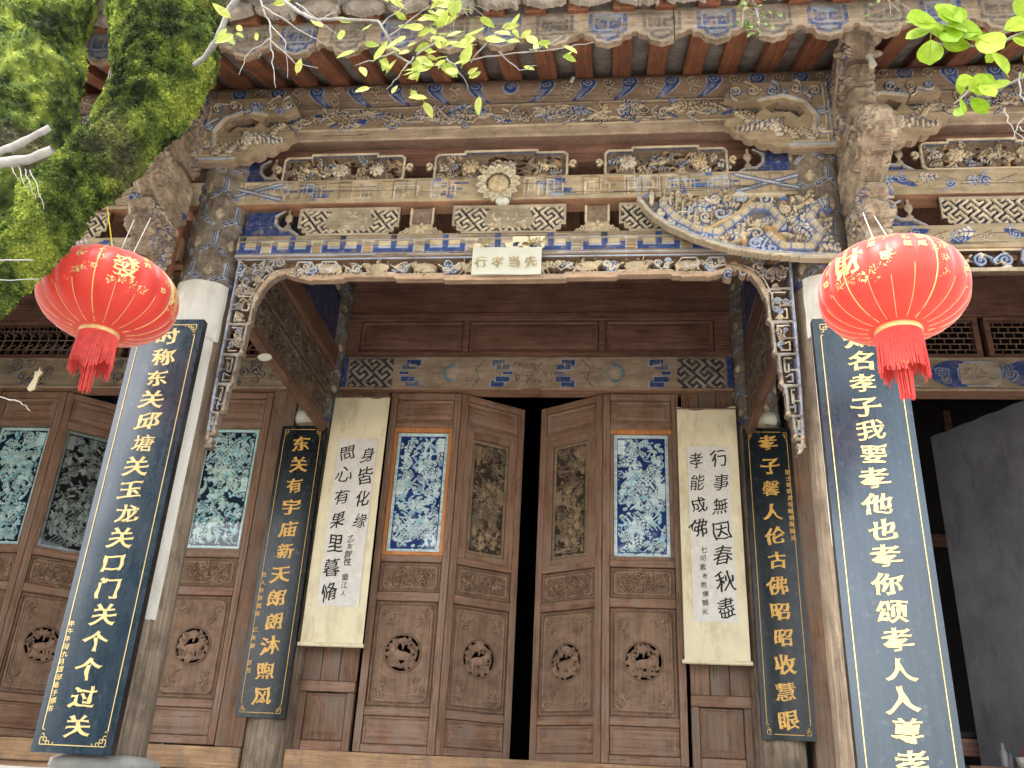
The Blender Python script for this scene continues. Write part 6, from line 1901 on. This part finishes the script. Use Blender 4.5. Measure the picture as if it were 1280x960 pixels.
    m = MB().lathe([(.074, -h/2+.010), (.082, -h/2+.002), (.082, -h/2-.014), (.076, -h/2-.020), (.070, -h/2-.018), (.070, -h/2+.01)], seg=36); m.build('bottom_ring', M['gold'], t, smooth=True)
    # fringe
    m = MB(); q = random.Random(seed)
    nst = 110
    for k in range(nst):
        a = 2*PI*k/nst; L = .145*(1+.16*q.uniform(-1, 1)+.1*math.sin(a*3+seed)); sw = q.uniform(-.008, .008)
        for lay in (0, 1):
            rr3 = .078-.006*lay
            P = [((rr3+.004*u*u+sw*u*.5)*math.cos(a+.03*lay+sw*u*2), (rr3+.004*u*u)*math.sin(a+.03*lay+sw*u*2), -h/2-.016-L*u) for u in (0, .35, .7, 1.0)]
            m.tube(P, [.0022, .0022, .0020, .0016], 4)
    tag(m.build('fringe', M['fringe'], t), kind='stuff')
    m = MB()
    for k in range(46):
        a = q.uniform(0, 6.28); r_ = .026*math.sqrt(q.random())
        P = [(r_*.35*math.cos(a), r_*.35*math.sin(a), -h/2-.125), (r_*math.cos(a), r_*math.sin(a), -h/2-.165), (r_*1.0*math.cos(a+.1), r_*1.0*math.sin(a+.1), -h/2-.25-q.uniform(0, .02))]
        m.tube(P, [.0025, .0025, .0016], 4)
    m.build('tassel', M['fringe'], t)
    m = MB().lathe([(0, -h/2-.085), (.010, -h/2-.088), (.010, -h/2-.105), (.022, -h/2-.112), (.024, -h/2-.124), (.012, -h/2-.134), (0, -h/2-.136)], seg=18); m.build('bead', M['gold'], t, smooth=True)
    MB().tube([(0, 0, -h/2+.02), (0, 0, -h/2-.09)], .0015, 5).build('tassel_cord', M['gold'], t)
    for i, (dx, dy, dz, mt, sx0) in enumerate(strs):
        MB().tube([(sx0, 0, h/2+.012), (dx, dy, dz)], .0022 if mt == 'string' else .003, 6).build('hanging_string', M[mat_s(mt)], t)
    return t
def mat_s(k): return k
rnd = random.Random(21)
fac = -PI/2
lantern(-1.562, 3.2, 1.795, .285, .345, 'red lantern beside the mossy limb, hung on white strings and yellow ribbon', 5,
        [(fac+.70, '發', '恭賀'), (fac+1.75, '財', ''), (fac-.22, '', '吉祥'), (fac+3.0, '', '')],
        [(-.045, .10, .47, 'string', -.01), (.02, .12, .49, 'string', .05), (-.13, -.05, .55, 'ystring', -.02)], spin=.0)
lantern(1.592, 3.0, 1.675, .262, .325, 'red lantern with paler sunlit top hung right, in front of the blue grey board', 8,
        [(fac-.86, '財', '源滚'), (fac+.04, '', '心想事成'), (fac+1.3, '', ''), (fac+3, '發', '')],
        [(.055, .38, .62, 'string', -.03), (.10, .38, .60, 'string', .035)], spin=0)

# ------------------------------------------------------------------ small pinned papers
def scrap(x, y, z, w, h, label, mat='whitepaper', rot=0, oval=False):
    n = 16; V, F = [], []
    if oval:
        P = [(w/2*math.cos(2*PI*k/n), h/2*math.sin(2*PI*k/n)) for k in range(n)]
    else: P = [(-w/2, -h/2), (-.1*w, -h/2-.1*h), (w/2, -h/2+.04*h), (w*.3, .1*h), (w*.55, .32*h), (.12*w, .36*h), (.0, h*.5), (-.1*w, .34*h), (-w*.5, .28*h), (-w*.25, .0)]
    n = len(P)
    V = [(a, 0, b) for a, b in P]+[(a, .012, b) for a, b in P]
    F = [tuple(range(n)), tuple(reversed(range(n, 2*n)))]+[(i, n+i, n+(i+1) % n, (i+1) % n) for i in range(n)]
    return tag(MB().add(V, F).build('paper_scrap', M[mat], None, (x, y, z), (0, rot, 0)), label, 'paper')
scrap(-1.435, 4.60, 2.215, .085, .045, 'small round white paper stuck on the lower edge of the left transverse beam', oval=True)
scrap(-2.95, 4.78, 2.16, .05, .15, 'torn yellowish strip of paper hanging below the carved band at far left', 'scrollpaper', .15)
scrap(1.775, 3.37, 3.155, .035, .085, 'narrow white paper slip stuck under the dragon head at upper right', 'whitepaper', -.15)
scrap(.36, 3.80, 3.50, .02, .035, 'tiny white scrap caught on the round purlin', 'whitepaper', .3)

# ------------------------------------------------------------------ right hand room
t = tag(empty('wall_scroll', (2.96, 8.2, .9)), 'dim paper scroll with writing hanging inside the dark right hand room', 'scroll')
box('sheet', -.17, .17, 0, .006, 0, 1.65, M['greywall'], t)
for i, ch in enumerate('善行天下'):
    char_obj(ch, .16, M['ink'], t, (0, -.002, 1.4-.3*i), weight=.01, slant=.1, jit=.02, thick=.01)
t = tag(empty('offering_table', (3.05, 7.35, 0)), 'dark wooden offering table standing in the shadow of the right hand room', 'table')
box('table_top', -.38, .38, -.25, .25, .50, .54, M['dark'], t)
for a in (-.34, .34):
    for b in (-.21, .21): box('leg', a-.025, a+.025, b-.025, b+.025, 0, .499, M['dark'], t)
box('apron', -.36, .36, -.22, -.2, .38, .498, M['brownx'], t)
rq = random.Random(12)
ct_ = [('bottle', (.22, .22, .23)), ('bottle', (.10, .10, .11)), ('cup', (.40, .38, .34)), ('bottle', (.32, .05, .04)), ('box', (.55, .50, .12)), ('bottle', (.12, .14, .12)), ('bottle', (.3, .3, .31)), ('bottle', (.45, .12, .1))]
cab = tag(empty('low_cabinet', (3.18, 6.58, 0)), 'low dark cabinet at the lower right corner carrying bottles and boxes', 'cabinet')
box('carcass', -.36, .36, -.14, .14, 0, .26, M['dark'], cab); box('top_board', -.38, .38, -.16, .16, .261, .28, M['brownx'], cab)
for i, (k, c) in enumerate(ct_):
    mt = plain('clutter_%d' % i if False else 'offering_finish', c, .4, .1, 20, .5, 0, 0)
    x = 3.045+.042*i; y = 6.50+rq.uniform(-.05, .05)
    if k == 'bottle':
        hh = rq.uniform(.10, .17); o = MB().lathe([(0, 0), (.024, 0), (.026, .01), (.026, hh*.6), (.011, hh*.78), (.011, hh), (0, hh)], seg=16).build('bottle', mt, None, (x, y, .281), smooth=True)
        lb = ['tall grey bottle', 'black bottle', '', 'dark red bottle', '', 'dark green bottle', 'pale grey bottle', 'short red bottle'][i]+' standing on the low cabinet at lower right'; tag(o, lb, 'bottle', 'things on the low cabinet')
    elif k == 'cup':
        o = MB().lathe([(0, .002), (.022, 0), (.032, .06), (.030, .06), (.021, .006), (0, .006)], seg=20).build('cup', mt, None, (x, y, .281), smooth=True); tag(o, 'small white cup between the bottles on the low cabinet', 'cup', 'things on the low cabinet')
    else:
        mm = boxmesh(.05, .04, .11, .003, 'packet').copy(); mm.materials.append(mt); o = obj('packet', mm, None, None, (x, y, .281+.055), (0, .0, .3)); tag(o, 'small yellow packet among the bottles on the low cabinet', 'packet', 'things on the low cabinet')

# ------------------------------------------------------------------ mossy tree trunks and leafy twigs
def trunk(path, rads, seg, ring, seed, amp):
    """dense mossy limb: returns V, F, colours and surface samples"""
    pts = [Vector(p) for p in path]; P = []; Rr = []
    n = len(pts)
    for i in range(n-1):
        p0 = pts[max(i-1, 0)]; p1 = pts[i]; p2 = pts[i+1]; p3 = pts[min(i+2, n-1)]
        for k in range(ring):
            t = k/ring; P.append(.5*((2*p1)+(p2-p0)*t+(2*p0-5*p1+4*p2-p3)*t*t+(3*p1-p0-3*p2+p3)*t**3)); Rr.append(rads[i]*(1-t)+rads[i+1]*t)
    P.append(pts[-1]); Rr.append(rads[-1])
    V, F = tube(P, Rr, seg)
    from mathutils import noise as mn
    m = len(P); out = []; C = []
    off = Vector((seed*7.3, seed, 0))
    for i, v in enumerate(V):
        c = P[i//seg]; d = (Vector(v)-c); L = d.length; d.normalize(); q = Vector(v)
        a = mn.noise(q*5+off)*1.0+.6*mn.noise(q*12+off)+.5*mn.noise(q*28+off)+.35*mn.noise(q*60+off)
        out.append(q+d*(amp*a))
    return out, F, P
def mosscol(q, seed, bright):
    from mathutils import noise as mn
    a = mn.noise(q*8+Vector((seed*3, 0, 0))); b = 1.3*mn.noise(q*24+Vector((0, seed, 4)))+.6*mn.noise(q*60); c = mn.noise(q*3.2+Vector((9, seed, 4)))
    t = max(0, min(1, .5+.9*a+.5*b))
    dk, md, lt = Vector((.022, .034, .010)), Vector((.105, .155, .03)), Vector((.30, .36, .06))
    col = dk.lerp(md, min(1, t*2)) if t < .5 else md.lerp(lt, (t-.5)*2)
    if c > .22: col = col.lerp(Vector((.10, .085, .06)), min(.75, (c-.22)*4))
    return col*bright
def mossy(tr, name, path, rads, seed, amp, bright, ntuft, vis):
    V, F, P = trunk(path, rads, 120, 26, seed, amp)
    C = [mosscol(v, seed, bright*.8) for v in V]
    me = npmesh(name, [tuple(v) for v in V], np.array(F), np.array([tuple(c) for c in C]), True)
    obj(name, me, M['moss'], tr)
    rnd = random.Random(seed); VV, FF, CC = [], [], []
    seg = 120; VN = np.array([tuple(v) for v in V]); nf = len(F)
    for i in range(ntuft):
        f = F[rnd.randrange(nf)]
        a, b, c, d = (V[k] for k in f)
        nrm = (b-a).cross(d-a)
        if nrm.length < 1e-9: continue
        nrm.normalize()
        if nrm.y > .35: continue
        u, w = rnd.random(), rnd.random(); p = a.lerp(b, u).lerp(d.lerp(c, u), w)
        ctr = P[min(len(P)-1, f[0]//seg)]
        if (p-ctr).dot(nrm) < 0: nrm = -nrm
        g = Vector((rnd.gauss(0, 1), rnd.gauss(0, 1), rnd.gauss(0, 1)-.35)); g.normalize()
        dr = (nrm*.9+g*.75); dr.normalize(); sd_ = dr.cross(g); 
        if sd_.length < .05: continue
        sd_.normalize(); L = rnd.uniform(.004, .0115); W = L*rnd.uniform(.3, .55)
        k = len(VV); VV += [p-dr*.002-sd_*W*.6, p-dr*.002+sd_*W*.6, p+dr*L*.6+sd_*W, p+dr*L, p+dr*L*.6-sd_*W]
        FF.append((k, k+1, k+2, k+3, k+4))
        col = mosscol(p, seed, bright)*rnd.uniform(.75, 1.45); CC += [tuple(col)]*5
    me = npmesh('moss', [tuple(v) for v in VV], np.array(FF), np.array(CC)); tag(obj('moss', me, M['moss'], tr), kind='stuff')
treeA = tag(empty('mossy_tree', (-1.0, 2.2, 0)), 'dark mossy limb leaning across the upper left corner, with twigs of yellow green leaves', 'tree')
treeA.location = (0, 0, 0)
mossy(treeA, 'limb', [(-.88, 2.2, 3.4), (-.95, 2.2, 2.8), (-.968, 2.2, 2.42), (-.925, 2.2, 2.14), (-.925, 2.2, 1.97), (-.985, 2.2, 1.79), (-1.11, 2.2, 1.60), (-1.24, 2.2, 1.36), (-1.38, 2.2, 1.15), (-1.7, 2.2, .7), (-1.95, 2.2, -1.8)],
      [.16, .17, .172, .165, .142, .112, .100, .095, .10, .14, .22], 2, .026, .95, 95000, None)
mossy(treeA, 'limb', [(-1.12, 2.22, 2.2), (-1.05, 2.25, 2.5), (-.98, 2.25, 2.9)], [.15, .12, .12], 6, .02, 1.0, 3000, None) if False else None
treeB = tag(empty('mossy_tree', (0, 0, 0)), 'pale yellow green mossy trunk at the left edge behind the leaning limb', 'tree')
mossy(treeB, 'trunk', [(-2.10, 2.75, 3.9), (-2.01, 2.72, 3.1), (-1.95, 2.7, 2.7), (-1.85, 2.68, 2.3), (-1.83, 2.66, 1.9), (-1.95, 2.65, 1.3), (-2.2, 2.6, -1.8)], [.25, .27, .27, .26, .25, .25, .3], 4, .030, 1.15, 46000, None)
def twig(tr, pts, r0, r1, name='branch', mat='twig', seg=6, wob=0.0, sub=4, rnd=random.Random(3)):
    P = []; pts = [Vector(p) for p in pts]
    for i in range(len(pts)-1):
        for k in range(sub):
            t = k/sub; P.append(pts[i].lerp(pts[i+1], t)+Vector((rnd.uniform(-wob, wob), rnd.uniform(-wob, wob), rnd.uniform(-wob, wob))))
    P.append(pts[-1]); n = len(P)
    return MB().tube(P, [(r0+(r1-r0)*i/(n-1))*rnd.uniform(.86, 1.16) for i in range(n)], seg).build(name, M[mat], tr, smooth=True)
def leaf_mesh(L, W, kind, seed):
    rnd = random.Random(seed); n = 6; V, F = [], []
    bend = rnd.uniform(-.15, .3)*L
    for i in range(n+1):
        t = i/n
        w = W*(math.sin(PI*t**.8)**.8 if kind == 'point' else math.sin(PI*t**1.25)**.55) if 0 < t < 1 else 0
        z = bend*t*t; x = L*t
        V += [(x, -w/2, z+.10*w), (x, 0, z), (x, w/2, z+.10*w)]
    for i in range(n):
        a = 3*i; F += [(a, a+1, a+4, a+3), (a+1, a+2, a+5, a+4)]
    m = MB().add(V, F)
    m.tube([(-.14*L, 0, 0), (0, 0, 0), (L*.5, 0, bend*.25+.0004)], [.0007, .0006, .0004], 4)
    return m.mesh('leaf', True)
LM = {k: [leaf_mesh(.05, .024, 'point', s) for s in range(4)] for k in ('leaf',)}
LM['leaf2'] = [leaf_mesh(.055, .040, 'round', s+9) for s in range(3)]
LM['weed'] = [leaf_mesh(.04, .022, 'point', s+20) for s in range(3)]
for k in LM:
    for m_ in LM[k]: m_.materials.append(M[k])
def leaf(par, kind, p, dirx, dirz, rnd, sc=1.0, off=None):
    d = Vector((dirx, rnd.uniform(-.35, .35), dirz)); d.normalize()
    up = Vector((rnd.gauss(0, .35), -1, rnd.gauss(.1, .35))); y = up.cross(d); y.normalize(); z = d.cross(y)
    m = Matrix((d, y, z)).transposed()
    o = bpy.data.objects.new('leaf', rnd.choice(LM[kind])); COL.objects.link(o); o.parent = par
    o.location = p; o.rotation_euler = m.to_euler(); s = sc*rnd.uniform(.6, 1.3); o.scale = (s, s*rnd.uniform(.85, 1.1), s)
    return o
Y0 = 1.8
def T3(p, y=Y0): return (p[0], y, p[1])
rl = random.Random(44)
br1 = twig(treeA, [(-.76, 2.12, 2.02), (-.66, 2.0, 1.93), (-.545, 1.85, 1.835), (-.503, 1.8, 1.90), (-.44, 1.8, 2.05), (-.40, 1.8, 2.3)], .009, .008, wob=.002)
main = [(-.46, 2.08), (-.374, 1.961), (-.30, 1.895), (-.242, 1.852), (-.159, 1.828), (-.056, 1.812), (-.028, 1.765), (.0, 1.715), (.044, 1.690), (.141, 1.676), (.279, 1.684), (.436, 1.689), (.523, 1.716)]
br2 = twig(treeA, [T3(p, Y0+.02*math.sin(i)) for i, p in enumerate(main)], .0062, .0010, wob=.002)
br3 = twig(treeA, [T3(p) for p in ((-.44, 2.02), (-.405, 1.90), (-.372, 1.84), (-.352, 1.749), (-.338, 1.68), (-.317, 1.606))], .0032, .0008, mat='whitetwig', wob=.003)
subs = [[(-.056, 1.812), (-.02, 1.86), (.03, 1.95), (.06, 2.02)], [(-.02, 1.76), (.03, 1.80), (.09, 1.86), (.13, 1.95)], [(.06, 1.685), (.10, 1.74), (.14, 1.82), (.15, 1.90)], [(.05, 1.69), (.02, 1.64), (-.02, 1.60)],
        [(.14, 1.676), (.17, 1.63), (.20, 1.60)], [(.20, 1.68), (.25, 1.72), (.30, 1.78)], [(.28, 1.684), (.33, 1.66), (.38, 1.63)], [(-.24, 1.852), (-.2, 1.90), (-.17, 1.95)], [(.0, 1.715), (-.06, 1.69), (-.12, 1.70)],
        [(.36, 1.687), (.41, 1.71), (.44, 1.74)], [(-.35, 1.75), (-.28, 1.70), (-.22, 1.69)], [(-.40, 1.9), (-.33, 1.83), (-.25, 1.80), (-.2, 1.76)], [(-.372, 1.84), (-.31, 1.76), (-.30, 1.66)], [(-.36, 1.80), (-.42, 1.74), (-.43, 1.66)], [(-.30, 1.895), (-.22, 1.83), (-.14, 1.77)]]
for s_ in subs:
    twig(treeA, [T3(p, Y0+rl.uniform(-.03, .03)) for p in s_], .0024, .0007, mat='twig' if s_[0][0] > -.3 else 'whitetwig', wob=.003)
# leaves: (x, z) cluster centres, spread, how many
cl = [(.03, 1.86, .05, 9), (.09, 1.84, .05, 12), (.13, 1.88, .05, 9), (.06, 1.79, .05, 12), (.12, 1.76, .045, 11), (.05, 1.70, .04, 9), (.10, 1.68, .04, 10), (.17, 1.70, .045, 8), (.0, 1.64, .05, 6), (.08, 1.62, .05, 6),
      (.17, 1.63, .04, 6), (.22, 1.73, .03, 4), (.29, 1.77, .03, 5), (.36, 1.76, .03, 4), (.42, 1.72, .03, 3), (.34, 1.70, .04, 3), (.43, 1.68, .02, 2), (-.13, 1.80, .04, 3), (-.05, 1.92, .05, 5), (.12, 1.96, .06, 8), (.20, 1.92, .04, 4), (-.23, 1.86, .03, 2), (-.31, 1.70, .03, 1), (-.50, 1.86, .04, 5), (-.47, 1.77, .05, 5), (-.07, 1.66, .03, 3), (-.40, 1.93, .03, 2)]
for (cx, cz, sp, n) in cl:
    for i in range(int(n*.85+.5)):
        x, z = cx+rl.gauss(0, sp*.7), cz+rl.gauss(0, sp*.7)
        a = rl.gauss(-.25, .8)
        if rl.random() < .3: a = PI-a
        leaf(br2 if cx > -.45 else br1, 'leaf', (x, Y0+rl.uniform(-.06, .05), z), math.cos(a), math.sin(a), rl, .98)
# bare grey twigs at the left edge
twig(treeB, [(-1.40, 1.85, 1.24), (-1.105, 1.8, 1.391), (-1.045, 1.8, 1.415), (-.985, 1.8, 1.446), (-.925, 1.8, 1.494)], .014, .009, wob=.0015, name='dead_branch', mat='whitetwig')
twig(treeB, [(-1.42, 1.85, 1.26), (-1.093, 1.8, 1.348), (-1.037, 1.8, 1.380), (-.957, 1.8, 1.386), (-.898, 1.8, 1.420)], .018, .011, wob=.0015, name='dead_branch', mat='whitetwig')
for q in range(4): twig(treeB, [(-1.0+.02*q, 1.8, 1.38-.01*q), (-.98+.03*q, 1.79, 1.34-.02*q), (-.95+.03*q, 1.79, 1.31-.03*q)], .0018, .0006, mat='whitetwig', wob=.003)
twig(treeA, [(-1.15, 1.8, 1.10), (-.942, 1.8, 1.076), (-.852, 1.8, 1.074)], .0032, .0014, mat='whitetwig', wob=.002)
twig(treeA, [(-1.15, 1.8, 1.02), (-.924, 1.8, 1.018), (-.82, 1.8, 1.019)], .0024, .001, mat='whitetwig', wob=.002)
twig(treeA, [(-1.0, 1.8, .78), (-.829, 1.8, .703), (-.775, 1.8, .69), (-.744, 1.8, .668)], .0018, .0008, mat='whitetwig', wob=.002)
for k in range(6): twig(treeA, [(-1.17+.02*k, 2.35, 2.6), (-1.18+.022*k, 2.33, 2.42), (-1.17+.012*k, 2.3, 2.27), (-1.19+.006*k, 2.3, 2.1)], .0035, .0012, mat='whitetwig', wob=.006)
for k in range(5): leaf(treeA, 'leaf', (-1.12+.03*k, 2.25, 2.34+rl.uniform(-.03, .08)), rl.uniform(-1, 1), rl.uniform(-1, .2), rl, 1.0)

treeC = tag(empty('leafy_branch', (1.6, 1.7, 1.6)), 'branch tips with broad bright green leaves reaching in from the upper right edge', 'branch')
treeC.location = (0, 0, 0)
rl = random.Random(8)
Y1 = 1.7
def cl2(path, n, sc, sp, par=None):
    b = twig(treeC, [T3(p, Y1+.01*i) for i, p in enumerate(path)], .0042, .0012, mat='whitetwig', wob=.002)
    for i in range(n):
        t = rl.random(); k = min(len(path)-2, int(t*(len(path)-1))); u = t*(len(path)-1)-k
        x = path[k][0]*(1-u)+path[k+1][0]*u; z = path[k][1]*(1-u)+path[k+1][1]*u
        a = rl.uniform(0, 2*PI)
        leaf(b, 'leaf2', (x+.008*math.cos(a), Y1+rl.uniform(-.03, .03), z+.008*math.sin(a)), math.cos(a), math.sin(a), rl, sc)
cl2([(1.62, 1.66), (1.53, 1.615), (1.47, 1.585), (1.40, 1.60), (1.35, 1.625), (1.32, 1.62)], 30, 1.3, .03)
cl2([(1.60, 1.52), (1.53, 1.49), (1.46, 1.455), (1.43, 1.44)], 15, .95, .03)
cl2([(1.40, 1.45), (1.375, 1.43), (1.352, 1.415)], 8, .85, .02)
twig(treeC, [T3(p, Y1) for p in ((1.50, 1.48), (1.49, 1.42), (1.50, 1.37), (1.47, 1.33), (1.45, 1.29))], .0022, .0008, mat='whitetwig', wob=.003)
twig(treeC, [T3(p, Y1) for p in ((1.47, 1.33), (1.50, 1.29), (1.55, 1.27))], .0018, .0007, mat='whitetwig', wob=.004)
twig(treeC, [T3(p, Y1) for p in ((1.45, 1.38), (1.455, 1.33), (1.48, 1.28), (1.53, 1.265))], .0018, .0007, mat='whitetwig', wob=.004)
# weeds sprouting from the eave tiles
for i, (x, z, n, s_) in enumerate(((1.16, 2.98, 44, .8), (1.72, 3.03, 18, .8), (-.06, 3.08, 8, .6))):
    t = tag(empty('roof_weed', (x, 2.93, z)), ['dark green weed hanging from the eave right of the centre', 'dark green weed hanging from the eave above the right column', 'withered little plant hanging from the middle of the eave'][i], 'plant', 'weeds on the eave')
    st_ = None
    for q in range(4):
        P = [(0, 0, .12), (rl.uniform(-.05, .05), -.02, .04), (rl.uniform(-.10, .10), -.04, rl.uniform(-.12, -.02))]
        st_ = MB().tube(P, [.003, .002, .001], 5).build('stem', M['twig'], t)
    for k in range(n):
        a = rl.uniform(-2.6, -.5); leaf(t, 'weed', (rl.gauss(0, .045), rl.uniform(-.06, .0), rl.uniform(-.11, .12)), math.cos(a), math.sin(a), rl, s_)

# the crown of the mossy tree, spreading over the forecourt behind the viewer (seen as the dark upper reflection in the lacquer)
rc = np.random.default_rng(31); nb = 26; V = []; Cc = []
cen = np.stack([rc.uniform(-4.2, 4.6, nb), rc.uniform(-4.6, -1.2, nb), rc.uniform(4.0, 6.6, nb)], 1)
nl = 900
P = np.repeat(cen, nl, 0)+rc.normal(0, 1, (nb*nl, 3))*np.array([.62, .6, .42])
A = rc.normal(0, 1, P.shape); A /= np.linalg.norm(A, axis=1)[:, None]; Bv = np.cross(A, rc.normal(0, 1, P.shape)); Bv /= np.linalg.norm(Bv, axis=1)[:, None]
L = rc.uniform(.05, .09, len(P))[:, None]
V = np.concatenate([P-A*L, P+Bv*L*.45, P+A*L, P-Bv*L*.45]); k = len(P); idx = np.arange(k)
F = np.stack([idx, idx+k, idx+2*k, idx+3*k], 1)
cc = np.tile(np.array([[.07, .13, .02]])*rc.uniform(.6, 1.5, (k, 1)), (4, 1))
tag(obj('crown', npmesh('crown', V, F, cc), M['moss'], treeA), kind='stuff')
for i in range(7):
    twig(treeA, [(-1.9, 2.2-.0*i, -1.0) if False else (-2.6, -1.5, 1.0), (-2.2+.3*i, -2.2, 3.2), (-3.2+1.1*i, -2.4-.3*(i % 3), 4.6+.2*(i % 2)), (-3.6+1.3*i, -2.8, 5.6)], .10, .02, wob=.03)
